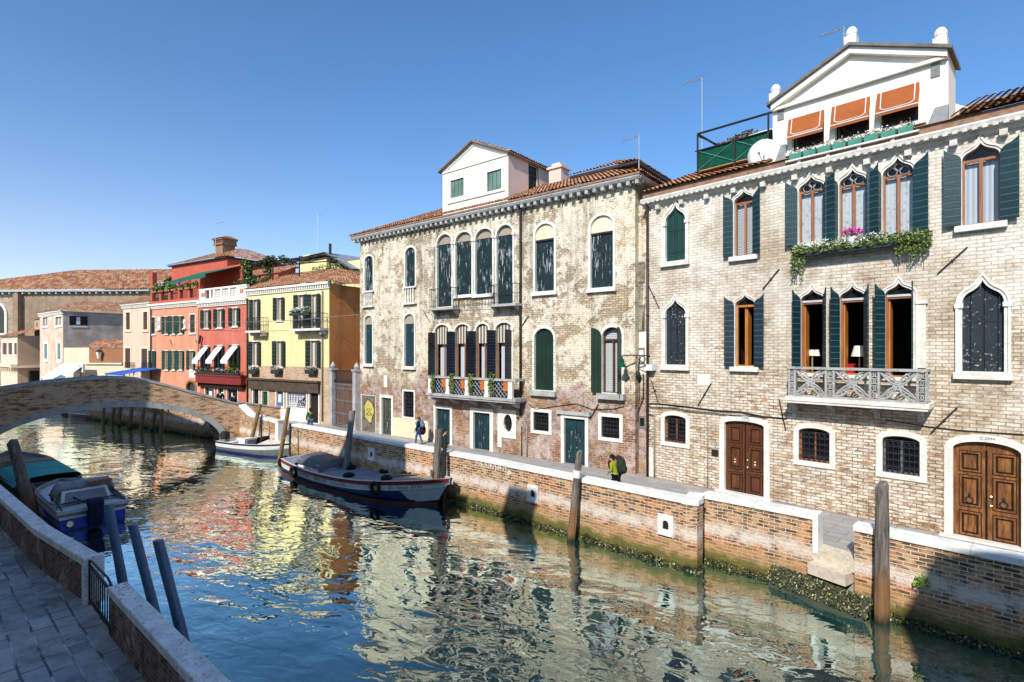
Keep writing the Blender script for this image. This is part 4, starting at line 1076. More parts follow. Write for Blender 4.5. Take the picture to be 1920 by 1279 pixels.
for px in ((1004, 1039.6, 546, 438, 419.5), (1108, 1150, 539, 424, 404)):
    w, poly, a, b, z0, zs, zt = window(A, ha, FA, 'arch', px, .12, .05)
    zz = zs - (zt - zs)*.75
    closed_shutter(w, offset(o_rect(a, b, z0, zz), .012), 'shutter_teal_peeling', battens=False)
    mb = MB(); up_ = [(x, z) for x, z in offset(poly, .012) if z > zs - .05]; up_ += [(a - .012, zz + .06), (b + .012, zz + .06)]
    mb.prism(up_, .06, .12); mb.build('lunette', 'plaster_cream', w)
    mb = MB(); mb.box(a, b, .02, .16, zz + .012, zz + .10); mb.build('beam', 'pipe_brown', w)
# lower row
for px, ytop in (((684.6, 699, 682, 600, 592), 609), ((758.8, 777.5, 687, 599, 589), 607.7)):
    w, poly, a, b, z0, zs, zt = window(A, ha, FA, 'arch', px, .10, .05)
    zz = FA.z((px[0] + px[1])/2, ytop)
    closed_shutter(w, offset(o_rect(a, b, z0, zz), .012), 'door_blue', battens=False)
    up_ = [(x, z) for x, z in offset(poly, .012) if z > zz + .1]; mb = MB(); mb.prism(up_ + [(a - .012, zz + .02), (b + .012, zz + .02)], .08, .12); mb.build('lunette', 'plaster_shade', w)
for i, px in enumerate(((816, 843, 712, 622, 609), (854, 881, 713, 620, 608), (893, 917, 714, 619, 607), (930, 960.5, 716, 617, 605))):
    w, poly, a, b, z0, zs, zt = window(A, ha, FA, 'arch', px, .10, .05, sill=False, caps=True, name='balcony_door')
    c = (a + b)/2
    f = MB(); f.ring(offset(poly, -.06), offset(poly, .012), .14, .2); f.box(c + .02, c + .09, .134, .195, z0, zs - .5); f.build('frame', 'wood_frame', w)
    p = MB(); p.face([(x, .17, z) for x, z in offset(poly, -.03)]); p.build('pane', 'window_glass', w, recalc=False)
    k = MB(); k.face([(a + .1, .34, z0), (b - .1, .34, z0), (b - .1, .34, zs - .3), (a + .1, .34, zs - .3)]); k.build('curtain', 'curtain_folds', w)
    q = MB(); zz = zs - (zs - z0)*.26
    pts = [(x, z) for x, z in offset(poly, -.05) if z > zs - .01]
    q.face([(x, .10, z) for x, z in pts + [(a + .04, zz), (b - .04, zz)]]); q.build('awning', 'awning_striped', w)
    lp = o_rect(a, b, z0, zs - .05)
    leaf(w, split_half(lp, c, 'L'), a, 'L', 100 if i else 80, 'shutter_leaf_navy', y=-.07)
    leaf(w, split_half(lp, c, 'R'), b, 'R', (138, 118, 140, 95)[i], 'shutter_leaf_navy', y=-.07)
w, poly, a, b, z0, zs, zt = window(A, ha, FA, 'arch', (1002.5, 1038.7, 732, 634, 615.7), .12, .05, sill_d=.18, sill_h=.15, sillm='stone_grey')
closed_shutter(w, offset(poly, .012), 'shutter_dark_green')
mb = MB()
for k in range(9):          # small studs round the arch
    for x in (a - .06, b + .06): mb.box(x - .02, x + .02, -.065, -.04, z0 + (zs - z0)*(k + .5)/9 - .02, z0 + (zs - z0)*(k + .5)/9 + .02)
mb.build('stud', 'stone_dark', w)
w, poly, a, b, z0, zs, zt = window(A, ha, FA, 'arch', (1129.7, 1166.8, 737, 631, 613.5), .12, .05, sill_d=.22, sill_h=.16, sillm='stone_grey')
glazing(w, offset(poly, .012), zs - .15, curtain='curtain_lace', m='wood_dark_door', back=.14)
lp = offset(poly, -.01); leaf(w, split_half(lp, (a+b)/2, 'L'), a, 'L', 168, 'shutter_dark_green', y=-.08); leaf(w, split_half(lp, (a+b)/2, 'R'), b, 'R', 100, 'shutter_dark_green', y=-.08)
# ground floor
def adoor(px, m, sur=.17, transom=False):
    w, poly, a, b, z0, zs, zt = window(A, ha, FA, 'rect', px, sur, .05, sill=False, name='door')
    mb = MB(); mb.prism(offset(o_rect(a, b, max(z0, .03), zt), .012), .12, .18)
    c = (a + b)/2
    for u0, u1 in ((.08, .46), (.54, .92)):
        for v0, v1 in ((.05, .3), (.36, .66), (.7, .95)):
            r = o_rect(a + (b-a)*u0, a + (b-a)*u1, z0 + (zt-z0)*v0, z0 + (zt-z0)*v1); mb.ring(offset(r, -.03), r, .10, .122)
    mb.build('door_leaf', m, w); k = MB(); k.ball((c + .08, .09, z0 + 1.0), .035, n=6); k.build('knob', 'brass', w)
    return w
adoor((716, 734.6, 816, 760, 746), 'door_grey')
adoor((817.7, 844.5, 842, 790, 766.6), 'door_blue')
adoor((888, 919, 855, 790, 774), 'door_blue', .24)
w = adoor((1058, 1097.6, 879, 800, 785), 'door_blue')
s0_, z0_ = FA.q(1046, 772); s1_ = FA.s(1108); mb = MB(); mb.box(s0_, s1_, -.16, .02, z0_ - .08, z0_ + .08); mb.build('lintel', 'stone_grey', w)
for px, nx, nz in (((757, 776.6, 782, 745, 734), 4, 7), ((1000.7, 1029.7, 807.7, 780, 773), 6, 5), ((1128, 1162, 821, 790, 782), 6, 5)):
    w, poly, a, b, z0, zs, zt = window(A, ha, FA, 'rect', px, .16 if nx == 6 else .10, .04, sill=False)
    grate(w, a, b, z0, zt, .03, nx, nz, .014); p = MB(); p.face([(x, .17, z) for x, z in poly]); p.build('pane', 'glass_dark', w)
cx_, cz_ = FA.q(953, 793.5); rx_ = (FA.s(961) - FA.s(945))/2; rz_ = (FA.z(953, 777) - FA.z(953, 810))/2
ov = o_oval(cx_, cz_, rx_, rz_); ha.append(offset(ov, .02))
mb = MB(); sq = o_rect(cx_ - rx_ - .26, cx_ + rx_ + .26, cz_ - rz_ - .32, cz_ + rz_ + .25)
mb.wall(sq, [ov], -.05, .15)
mb.loft([[(x, -.05, z) for x, z in sq], [(x, .03, z) for x, z in sq]], True); w = mb.build('oval_window', 'stone', A, recalc=False)
g = MB()
for k in range(6):
    t = k*math.pi/3; g.torus((cx_ + rx_*.5*math.cos(t), .02, cz_ + rz_*.55*math.sin(t)), .12, .014, 'y', 10, 4)
g.tube([(cx_, .03, cz_ - rz_), (cx_, .03, cz_ + rz_)], .014, 4); g.tube([(cx_ - rx_, .03, cz_), (cx_ + rx_, .03, cz_)], .014, 4); g.build('grate', 'iron_black', w)
p = MB(); p.face([(x, .14, z) for x, z in ov]); p.build('pane', 'glass_dark', w)
# boarded opening with a graffiti head, painted wall base, plate
w, poly, a, b, z0, zs, zt = window(A, ha, FA, 'rect', (678, 704, 812, 760, 742), .04, .01, sill=False, name='boarded_door')
mb = MB(); mb.prism(offset(poly, .012), .05, .1); mb.build('board', 'door_stained', w)
g = MB(); gc, gz = (a + b)/2 + .02, z0 + (zt - z0)*.58; rr = random.Random(3)
pts = [(gc + (.56 + .05*math.cos(5*t) + .04*math.sin(3*t))*math.cos(t)*(b-a)*.60, gz + (.48 + .05*math.sin(4*t))*math.sin(t)*(zt-z0)*.62) for t in [2*math.pi*k/40 for k in range(40)]]
g.prism(pts, .034, .049); g.build('graffiti', 'graffiti_yellow', w)
g = MB(); g.tube([(x, .033, z) for x, z in pts + pts[:1]], .022, 4)
for dx, dz, r in ((-.18, .1, .09), (.14, .12, .10), (-.02, -.16, .12), (.22, -.2, .07), (-.24, -.22, .07)): g.torus((gc + dx, .033, gz + dz), r, .018, 'y', 12, 4)
g.build('graffiti_outline', 'black_ink', w)
s0_ = FA.s(736); s1_ = FA.s(803); mb = MB(); mb.box(s0_, s1_, -.02, .03, .02, FA.z(770, 786)); mb.build('painted_base', 'plaster_cream', A)
s_, z_ = FA.q(723.5, 715); mb = MB(); mb.box(s_ - .16, s_ + .16, -.04, .02, z_ - .38, z_ + .38); mb.build('wall_plaque', 'white_plastic', A)
mb = MB(); s0_ = FA.s(933.5); s1_ = FA.s(941); mb.box(s0_, s1_, -.03, .03, .3, FA.z(937, 760)); mb.build('stone_strip', 'stone', A)
# small openings in the link strip
LK = .35
def lopen(px, m='glass_dark'):
    a, b = FA.s(px[0], LK), FA.s(px[1], LK); z0, z1 = FA.z((px[0]+px[1])/2, px[2], LK), FA.z((px[0]+px[1])/2, px[3], LK)
    hl.append(o_rect(a, b, z0, z1)); f = MB(); f.ring(o_rect(a + .02, b - .02, z0 + .02, z1 - .02), o_rect(a - .07, b + .03, z0 - .07, z1 + .07), LK - .03, LK + .05); w = f.build('window', 'stone_dark', A)
    p = MB(); p.face([(x, LK + .15, z) for x, z in hl[-1]]); p.build('pane', m, w)
    return w, a, b, z0, z1
hl = []
lopen((1193, 1208, 528, 494)); lopen((1189, 1208, 619, 575), 'interior_dark')
w, a, b, z0, z1 = lopen((1199, 1209, 800, 783)); grate(w, a, b, z0, z1, LK, 3, 4)
w, a, b, z0, z1 = lopen((1196, 1208, 680, 655))
mb = MB(); mb.wall([(0, 0), (RA, 0), (RA, EA), (0, EA)], ha)
mb.face([(0, 0, 0), (0, 8, 0), (0, 8, EA), (0, 0, EA)]); mb.face([(RA, 0, 0), (RA, 8, 0), (RA, 8, EA), (RA, 0, EA)]); mb.face([(0, 8, 0), (RA, 8, 0), (RA, 8, EA), (0, 8, EA)]); mb.face([(0, 0, EA), (RA, 0, EA), (RA, 8, EA), (0, 8, EA)])
mb.build('wall', 'plaster_old', A, recalc=False)
mb = MB(); zlk = 11.9; mb.wall([(RA - .02, 0), (LA + .35, 0), (LA + .35, zlk), (RA - .02, zlk)], hl, LK, .2); mb.face([(RA, LK, zlk), (LA + .35, LK, zlk), (LA + .35, 6, zlk), (RA, 6, zlk)])
mb.build('link_wall', 'plaster_old', A, recalc=False)
mb = MB(); s0_, z0_ = FA.q(1166, 702, LK-.02); mb.box(RA + .02, LA - .1, LK - .012, LK + .02, FA.z(1195, 702, LK), FA.z(1195, 622, LK)); mb.build('white_patch', 'plaster_white', A)
# cornice with modillions
cn = MB(); prof = [(.0, EA - .10), (-.08, EA - .08), (-.10, EA + .0), (-.38, EA + .02), (-.44, EA + .12), (-.44, EA + .20), (.0, EA + .20)]
cn.loft([[(x, y, z) for y, z in prof] for x in (-.45, RA + .40)], True, True)
cn.loft([[(RA - x, y, z) for x, z in prof] for y in (-.3, 8)], True, True)
x = -.25
while x < RA + .2: cn.box(x, x + .16, -.36, -.06, EA - .16, EA + .018); x += .42
cn.build('cornice', 'stone_grey', A)
mb = MB(); mb.box(-.45, RA + .42, -.47, .0, EA + .202, EA + .30); mb.build('gutter', 'brick_band', A)
sl = R(24); upA = Vector((0, math.cos(sl), math.sin(sl)))
dl0, dr0 = FA.s(830, .9), FA.s(953, .9)
tile_roof(A, (-.5, -.5, EA + .30), (dl0, -.5, EA + .30), upA, 5.2, d0=4.2)
tile_roof(A, (dl0, -.5, EA + .30), (dr0, -.5, EA + .30), upA, 1.2)
tile_roof(A, (dr0, -.5, EA + .30), (RA + .5, -.5, EA + .30), upA, 5.2, d1=4.2)
tile_roof(A, (RA + .5, -.5, EA + .30), (RA + .5, 8.5, EA + .30), Vector((-math.cos(sl), 0, math.sin(sl))), 4.6, d0=4.2, d1=4.2)
tile_roof(A, (-.5, 8.5, EA + .30), (-.5, -.5, EA + .30), Vector((math.cos(sl), 0, math.sin(sl))), 4.6, d0=4.2, d1=4.2)
# raised lantern roof at the right
s0_, s1_ = FA.s(1070, 3.2), FA.s(1196, 3.2); zl = FA.z(1130, 316, 3.2)
mb = MB(); mb.box(s0_ + .4, s1_ - .4, 3.6, 8, EA + .25, zl); lr = mb.build('raised_attic', 'wood_tan', A)
tile_roof(lr, (s0_, 3.1, zl), (s1_, 3.1, zl), upA, 3.0, d0=2.6, d1=2.6)
tile_roof(lr, (s1_, 3.1, zl), (s1_, 9, zl), Vector((-math.cos(sl), 0, math.sin(sl))), 3.0, d0=2.6, d1=2.6)
mb = MB(); mb.box(s0_, s1_, 3.12, 9, zl - .16, zl - .02); mb.build('soffit', 'pipe_brown', lr)
# white gabled attic
yA2 = .9; cx = (dl0 + dr0)/2; zb = EA + .3; ze = FA.z(955, 285, yA2); ze = (ze + FA.z(830, 322, yA2))/2; zap = FA.z(890, 267, yA2) 
hD = []
for px in ((845, 870, 369.5, 350, 336), (913, 940.5, 357, 335, 320)):
    a, b = FA.s(px[0], yA2), FA.s(px[1], yA2); z0, z1 = FA.z((px[0]+px[1])/2, px[2], yA2), FA.z((px[0]+px[1])/2, px[4], yA2); hD.append(o_rect(a, b, z0, z1))
mb = MB(); mb.wall([(dl0, zb - .3), (dr0, zb - .3), (dr0, ze), (cx, zap), (dl0, ze)], hD, yA2, .15)
mb.face([(dl0, yA2, zb - .3), (dl0, 8, zb - .3), (dl0, 8, ze), (dl0, yA2, ze)])
at = mb.build('attic', 'plaster_white', A, recalc=False)
mb = MB(); sw = o_rect(1.9, 2.7, zb + .75, ze - .15)
mb.M = Matrix.Translation((dr0, yA2 - .9 + .9, 0)) @ Matrix.Rotation(R(90), 4, 'Z')
mb.wall([(0, zb - .3), (7.1, zb - .3), (7.1, ze), (0, ze)], [sw], 0, .12); mb.build('attic_side_wall', 'plaster_rosy', at, recalc=False)
mb = MB(); mb.M = Matrix.Translation((dr0, yA2, 0)) @ Matrix.Rotation(R(90), 4, 'Z'); mb.prism(sw, .08, .1); mb.ring(offset(sw, .01), offset(sw, .06), -.02, .02); mb.build('shutter', 'shutter_far_dark', at)
for h in hD:
    f = MB(); f.ring(h, offset(h, .08), yA2 - .025, yA2 + .03); f.build('window_surround', 'plaster_white', at)
    mb = MB(); mb.prism(offset(h, -.01), yA2 + .06, yA2 + .09); mb.build('shutter', 'shutter_pale_green', at)
mb = MB(); xs = [h[0][0] for h in hD] + [h[1][0] for h in hD]; mb.box(min(xs) - .25, max(xs) + .25, yA2 - .08, yA2, min(h[0][1] for h in hD) - .16, min(h[0][1] for h in hD) - .09)
mb.box(dl0, dr0, yA2 - .07, yA2, ze - .16, ze - .08)
for sg in (-1, 1):
    xe = dl0 if sg < 0 else dr0
    mb.loft([[(xe, y, ze + dz) for y, dz in ((yA2 - .06, -.18), (yA2 - .06, -.005), (yA2, -.005), (yA2, -.18))], [(cx, y, zap + dz) for y, dz in ((yA2 - .06, -.18), (yA2 - .06, -.005), (yA2, -.005), (yA2, -.18))]], True, True)
mb.build('pediment_moulding', 'plaster_white', at)
v = MB()
for sg in (-1, 1):
    xe = dl0 - .2 if sg < 0 else dr0 + .2; zz = ze - .2*(zap - ze)/(cx - dl0)
    v.loft([[(xe, y, zz + dz) for y, dz in ((yA2 - .25, 0), (yA2 - .25, .09), (8, .09), (8, 0))], [(cx, y, zap + dz) for y, dz in ((yA2 - .25, 0), (yA2 - .25, .09), (8, .09), (8, 0))]], True, True)
v.build('attic_roof', 'stone_dark', at)
rv = Vector((cx - dr0 - .2, 0, zap - ze + .2*(zap-ze)/(cx-dl0))); ln = rv.length
tile_roof(at, (dr0 + .2, yA2 - .1, ze), (dr0 + .2, 8, ze), rv, ln)
tile_roof(at, (dr0 + .02, yA2 + .3, zb + .22), (dr0 + 1.4, yA2 + .3, zb + .22), upA, 2.6)
c0, z0_ = FA.q(1046, 327, 4.0); mb = MB(); mb.box(c0 - .42, c0 + .42, 3.7, 4.5, EA + .8, z0_ + .25); mb.box(c0 - .52, c0 + .52, 3.6, 4.6, z0_ + .25, z0_ + .37); mb.box(c0 - .3, c0 + .3, 3.8, 4.4, z0_ + .37, z0_ + .6); mb.build('chimney', 'plaster_rosy', A)
pipe(A, FA, [(975.7, 372), (975.7, 779), (970, 784)], .06, 'pipe_brown')
pipe(A, FA, [(988, 798), (988, 868)], .03, 'pipe_grey', -.05); pipe(A, FA, [(978, 800), (978, 872)], .025, 'pipe_brown', -.05)
rods(A, FA, ((792, 580, 806, 604), (979, 610, 991, 592), (788, 725, 800, 747), (1107, 784, 1122, 758), (1054, 386, 1059, 372), (958, 391, 964, 403), (886, 404, 889, 415)))
# balcony with stone piers, lattice and orange panels
yb_ = -.85; b0, b1 = FA.s(803, yb_), FA.s(965, yb_); zt = FA.z(884, 708, yb_); zb_ = FA.z(884, 742, yb_)
mb = MB(); mb.box(b0 - .12, b1 + .12, yb_ - .1, 0, zb_ - .14, zb_); mb.box(b0 - .05, b1 + .05, yb_ - .04, 0, zb_ - .24, zb_ - .142)
bal = mb.build('balcony', 'stone_grey', A)
mb = MB(); mb.box(b0 - .08, b1 + .08, yb_ - .06, yb_ + .14, zt - .11, zt)
for x in (b0, b1 - .14): mb.box(x - .04, x + .16, yb_ + .14, -.02, zt - .11, zt)
mb.build('handrail', 'stone_grey', bal)
ps = [805, 838, 874, 911, 955]; xs = [FA.s(p, yb_) + .05 for p in ps]
for x in xs:
    q = MB(); q.box(x - .13, x + .13, yb_ - .02, yb_ + .12, zb_ + .001, zt - .111); q.box(x - .15, x + .15, yb_ - .04, yb_ + .14, zb_ + .001, zb_ + .08); q.build('pier', 'stone', bal)
lt = MB()
for xa, xb in zip(xs, xs[1:]):
    a, b, z0, z1 = xa + .13, xb - .13, zb_ + .04, zt - .11; st = .25; n = int((b - a)/st)
    k = -12
    while k < 20:
        for sg in (1, -1):
            p0 = (a + k*st, z0) if sg > 0 else (b - k*st, z0); L_ = z1 - z0
            q0 = [p0[0], z0]; q1 = [p0[0] + sg*L_, z1]
            pts = []
            for t in range(13):
                xx = q0[0] + (q1[0] - q0[0])*t/12; zz = z0 + L_*t/12
                if a <= xx <= b: pts.append((xx, yb_ + .05, zz))
            if len(pts) > 1: lt.tube([pts[0], pts[-1]], .009, 4)
        k += 1
lt.build('lattice', 'boat_grey_light', bal)
lb_ = MB(); lb_.box(xs[0], xs[-1], yb_ + .10, yb_ + .115, zb_ + .01, zt - .115); lb_.build('dark_backing', 'iron_black', bal)  # dark sheet added so the openings behind the lattice read black
for xa, xb in zip(xs, xs[1:]):
    q = MB(); q.box(xb - .45, xb - .15, yb_ + .0, yb_ + .03, zt - .62, zt - .16); o = q.build('panel', 'orange_panel', bal)
for x in xs:
    q = MB(); q.loft([[(x + dx, y, z) for y, z in ((.02, zb_ - .62), (-.2, zb_ - .55), (-.62, zb_ - .38), (-.72, zb_ - .24), (.02, zb_ - .24))] for dx in (-.09, .09)], True, True); q.build('bracket', 'stone_grey', bal)
# two iron balconettes upstairs
for x0, x1, yt, yb2, k in ((805, 849, 541, 577, 0), (917, 966, 533, 570, 1)):
    yy = -.55; a, b = FA.s(x0, yy), FA.s(x1, yy); xm = (x0 + x1)/2; z1, z0 = FA.z(xm, yt, yy), FA.z(xm, yb2, yy)
    mb = MB(); mb.box(a - .06, b + .06, yy - .06, 0, z0 - .12, z0); bb = mb.build('balcony', 'stone_grey', A)
    g = MB(); n = 11
    for i in range(n + 1): x = a + (b - a)*i/n; g.tube([(x, yy, z0), (x, yy, z1)], .012, 4)
    for x in (a, b):
        for i in range(1, 5): y = yy*i/5; g.tube([(x, y, z0), (x, y, z1)], .012, 4)
        g.tube([(x, yy, z1), (x, 0, z1)], .018, 4)
    g.tube([(a, yy, z1), (b, yy, z1)], .02, 5); g.tube([(a, yy, z0 + .1), (b, yy, z0 + .1)], .014, 4); g.build('railing', 'iron_black', bb)
    for x in (a + .12, b - .12):
        q = MB(); q.loft([[(x + dx, y, z) for y, z in ((.02, z0 - .5), (-.1, z0 - .42), (-.45, z0 - .12), (.02, z0 - .12))] for dx in (-.08, .08)], True, True); q.build('bracket', 'stone_grey', bb)
g = MB(); a, b = FA.s(850, -.3), FA.s(916, -.3); z1, z0 = FA.z(883, 561, -.3), FA.z(883, 573, -.3)
for i in range(13): x = a + (b - a)*i/12; g.tube([(x, -.3, z0), (x, -.3, z1)], .010, 4)
g.tube([(a, -.3, z1), (b, -.3, z1)], .016, 4); g.tube([(a, -.3, z0), (b, -.3, z0)], .016, 4); g.tube([(a, -.3, z0), (a, 0, z0)], .016, 4); g.tube([(b, -.3, z0), (b, 0, z0)], .016, 4); g.build('railing', 'iron_black', A)
# ================================================================ houses beyond the bridge
dY = Vector((.847, -.531, 0)).normalized()
oY = Vector((-21.9, 44.1, 0))
rp = random.Random(11)
def box_walls(F, w, h, d, m, house, holes, name='wall', side_m=None, depth=.18, sides=True):
    mb = MB(); mb.wall([(0, 0), (w, 0), (w, h), (0, h)], holes, 0, depth)
    mb.face([(0, d, 0), (w, d, 0), (w, d, h), (0, d, h)]); mb.face([(0, 0, 0), (0, d, 0), (0, d, h), (0, 0, h)]); mb.face([(0, 0, h), (w, 0, h), (w, d, h), (0, d, h)])
    if not side_m: mb.face([(w, 0, 0), (w, d, 0), (w, d, h), (w, 0, h)])
    o = mb.build(name, m, house, recalc=False)
    if side_m:
        mb = MB(); mb.face([(w, .002, 0), (w, d, 0), (w, d, h), (w, .002, h)]); mb.build('side_wall', side_m, house, recalc=False)
    return o
def fwin(house, holes, F, xl, xr, yt, yb, m='shutter_far_green', mode='open', cur='curtain_white', sur=.10, frac=.25, surm='stone', nleaf=2, ang=170):
    xc = (xl + xr)/2; A0, B0 = F.s(xl), F.s(xr); z0, z1 = F.z(xc, yb), F.z(xc, yt)
    W_ = B0 - A0; a, b = (A0 + W_*frac, B0 - W_*frac) if mode == 'open' else (A0, B0)
    poly = o_rect(a, b, z0, z1); holes.append(offset(poly, .02))
    mb = MB(); mb.ring(poly, offset(poly, sur), -.03, .08); mb.box(a - sur - .05, b + sur + .05, -.10, .0, z0 - sur - .06, z0 - sur + .02); w = mb.build('window', surm, house)
    if mode == 'closed':
        mb = MB(); mb.prism(offset(poly, .012), .07, .11); mb.build('shutter', m, w)
        return w, a, b, z0, z1
    p = MB(); p.face([(x, .13, z) for x, z in offset(poly, .012)]); p.build('pane', 'window_glass', w, recalc=False)
    if cur:
        k = MB(); c = (a + b)/2; k.face([(a, .17, z0), (a + (b-a)*.72, .17, z0), (a + (b-a)*.72, .17, z1), (a, .17, z1)]); k.build('curtain', cur, w)
    f = MB(); f.ring(offset(poly, -.06), offset(poly, .012), .10, .16); f.box((a+b)/2 - .04, (a+b)/2 + .04, .09, .155, z0, z1); f.build('frame', 'wood_tan', w)
    if mode == 'open':
        lw = W_*frac*1.02
        for side, h in (('L', a), ('R', b)):
            lp = [(h + (lw if side == 'L' else -lw), z0 - .02), (h, z0 - .02), (h, z1 + .02), (h + (lw if side == 'L' else -lw), z1 + .02)]
            leaf(w, lp, h, side, ang, m, y=-.05)
    return w, a, b, z0, z1
def dentil(house, F, w, h, m='plaster_white', proj=.25, tooth=.12, step=.26, x0=0.0):
    c = MB(); c.box(x0 - .15, w + .15, -proj, .0, h - .02, h + .14); c.box(x0 - .1, w + .1, -.10, .0, h - .34, h - .26)
    x = x0
    while x < w: c.box(x, x + tooth, -proj*.7, .0, h - .24, h - .021); x += step
    return c.build('cornice', m, house)
def iron_balcony(house, F, xl, xr, yt, yb, proj=.7, n=14, slab='stone'):
    y = -proj; a, b = F.s(xl, y), F.s(xr, y); xm = (xl + xr)/2; z1, z0 = F.z(xm, yt, y), F.z(xm, yb, y)
    mb = MB(); mb.box(a - .08, b + .08, y - .08, 0, z0 - .16, z0)
    for x in (a + .25, b - .25): mb.prism_h([(x - .1, -.5), (x + .1, -.5), (x + .1, -.01), (x - .1, -.01)], z0 - .42, z0 - .161)
    o = mb.build('balcony', slab, house); g = MB()
    for i in range(n + 1): x = a + (b - a)*i/n; g.tube([(x, y, z0), (x, y + (-.06 if z1 - z0 > .8 else 0), (z0 + z1)/2), (x, y, z1)], .016, 4)
    for x in (a, b):
        for i in range(5): g.tube([(x, y*i/5, z0), (x, y*i/5, z1)], .016, 4)
        g.tube([(x, y, z1), (x, 0, z1)], .022, 4)
    g.tube([(a, y, z1), (b, y, z1)], .026, 5); g.build('railing', 'iron_black', o)
    return a, b, y, z0, z1
def flowers(name, label, F, x0, x1, y, z, hgt, n, petals, leafm='leaf_green', box='planter_dark', cat='flower box', group=None, bh=.18, bd=.2, hang=0.0, size=.11, flw=.35):
    """planter with foliage standing on/hung from something: a thing of its own"""
    t = thing(name, label, cat, F.w((x0 + x1)/2, y, z), F.rot, group); L = (x1 - x0)/2
    rd = random.Random(int(abs(x0*97 + z*13)) + n)
    b = MB(); b.loft([[(-L*k, -bd/2*k, 0 if i == 0 else bh), (L*k, -bd/2*k, 0 if i == 0 else bh), (L*k, bd/2*k, 0 if i == 0 else bh), (-L*k, bd/2*k, 0 if i == 0 else bh)] for i, k in enumerate((.94, 1.0))], True, True); b.build('planter', box, t)
    f = MB(); m = max(2, int(L*2/.3))
    for i in range(m):
        cx = -L + 2*L*(i + .5)/m; hh = hgt*rd.uniform(.55, 1.15)
        f.leaves((cx, -.02, bh + hh*.4), (L/m*1.25, bd*.75, hh*.55), n//m, size, rd)
        if hang: f.leaves((cx, -bd*.6, bh - hang*rd.uniform(.1, .5)), (L/m, .07, hang*.5), n//m//2, size*.9, rd)
    f.build('foliage', leafm, t, recalc=False)
    if petals:
        f = MB()
        for i in range(m):
            cx = -L + 2*L*(i + .5)/m; f.leaves((cx, -bd*.2, bh + hgt*.6), (L/m*1.2, bd*.7, hgt*.5), int(n*flw)//m, size*.8, rd)
        f.build('blossom', petals, t, recalc=False)
    return t
def bush(name, label, loc, parts, m='leaf_green', cat='plant', size=.16, stem=True, group=None):
    t = thing(name, label, cat, loc, 0, group); rd = random.Random(int(abs(loc[0]*31 + loc[1]*17)))
    f = MB()
    for c, r, n in parts: f.leaves(c, r, n, size, rd)
    f.build('foliage', m, t, recalc=False)
    if stem:
        s = MB()
        for c, r, n in parts: s.tube([(c[0]*.3, c[1]*.3, 0), (c[0]*.8, c[1]*.8, c[2]*.6), c], [.05, .035, .015], 5)
        s.build('stem', 'wood_pole_tan', t)
    return t

# ---------------------------------------------------------------- yellow house
FY = Frame(oY, dY); WY = 10.2; HY = FY.z(535, 540)
Yh = thing('yellow_house', 'yellow plastered house with dark green shutters and a shuttered shop front', 'house', FY.o, FY.rot)
hy = []
kw = dict(m='shutter_far_dark')
fwin(Yh, hy, FY, 470, 489, 562, 620, **kw); fwin(Yh, hy, FY, 514.4, 534.5, 558.6, 600, **kw)
fwin(Yh, hy, FY, 553, 578, 553, 620, **kw); fwin(Yh, hy, FY, 578, 602, 552, 621, **kw)
for a in ((468, 490, 641, 685), (513, 536, 640, 687), (575.5, 602, 639, 688)): fwin(Yh, hy, FY, *a, **kw)
iron_balcony(Yh, FY, 462, 488, 596, 620); ab = iron_balcony(Yh, FY, 546, 600, 588, 616)
# shop front
zf0, zf1 = FY.z(535, 733), FY.z(535, 714.5); mb = MB(); mb.box(FY.s(471), FY.s(601), -.22, .0, zf0, zf1); mb.box(FY.s(470), FY.s(602), -.34, .0, zf1 + .002, zf1 + .12); mb.build('shop_fascia', 'fascia_brown', Yh)
def shop(xl, xr, yt, yb, m, name, sur=.12):
    a, b = FY.s(xl), FY.s(xr); z0, z1 = max(.04, FY.z((xl+xr)/2, yb)), FY.z((xl+xr)/2, yt); p = o_rect(a, b, z0, z1); hy.append(offset(p, .02))
    r = MB(); r.ring(p, offset(p, sur), -.06, .08); w = r.build(name, 'stone', Yh); q = MB(); q.prism(offset(p, .012), .10, .14); q.build('panel', m, w); return w, a, b, z0, z1
shop(475.5, 486, 729, 760, 'glass_dark', 'shop_window')
shop(492.5, 503, 734, 778, 'door_green', 'shop_door')
w, a, b, z0, z1 = shop(519, 532, 734, 762, 'poster_blue', 'shop_window'); q = MB(); q.box(a + .1, a + .45, .07, .099, z0 + .3, z1 - .25); q.build('poster', 'paper_white', w)
w, a, b, z0, z1 = shop(539.5, 575, 735, 766, 'boat_grey_light', 'roller_shutter'); q = MB(); g = random.Random(5)
for i in range(7): x = a + .2 + i*.32; q.tube([(x, .08, z0 + .5), (x + g.uniform(-.1, .1), .08, z1 - .2)], .022, 4)
for i in range(5): q.tube([(a + 1 + .22*i, .08, z0 + .1), (a + 1.3 + .22*i, .08, z0 + .6 + .1*i), (a + 1.7 + .1*i, .08, z0 + .25)], .026, 4)
for i in range(7): zz = z0 + (z1 - z0)*(i + .5)/7; q.tube([(a, .085, zz), (b, .085, zz)], .010, 4)
q.build('graffiti', 'black_ink', w)
w, a, b, z0, z1 = shop(581.5, 598, 735, 795, 'interior_dark', 'shop_door')
mb = MB(); mb.box(FY.s(517), FY.s(577), -.055, .0, .02, FY.z(545, 768)); mb.build('painted_base', 'plaster_white', Yh)
mb = MB()
zb0, zb1 = FY.z(535, 713), FY.z(535, 687); mb.box(0, WY, -.012, .0, zb1 - 1.2, zb1)
box_walls(FY, WY, HY, 8, 'plaster_yellow', Yh, hy, side_m='plaster_rust')
mb.bm.clear(); mb.wall([(0, .02), (WY, .02), (WY, zb1), (0, zb1)], [offset(h, .0) for h in hy if max(z for _, z in h) < zb1], -.012, .02); mb.build('brick_base', 'brick_tan', Yh, recalc=False)
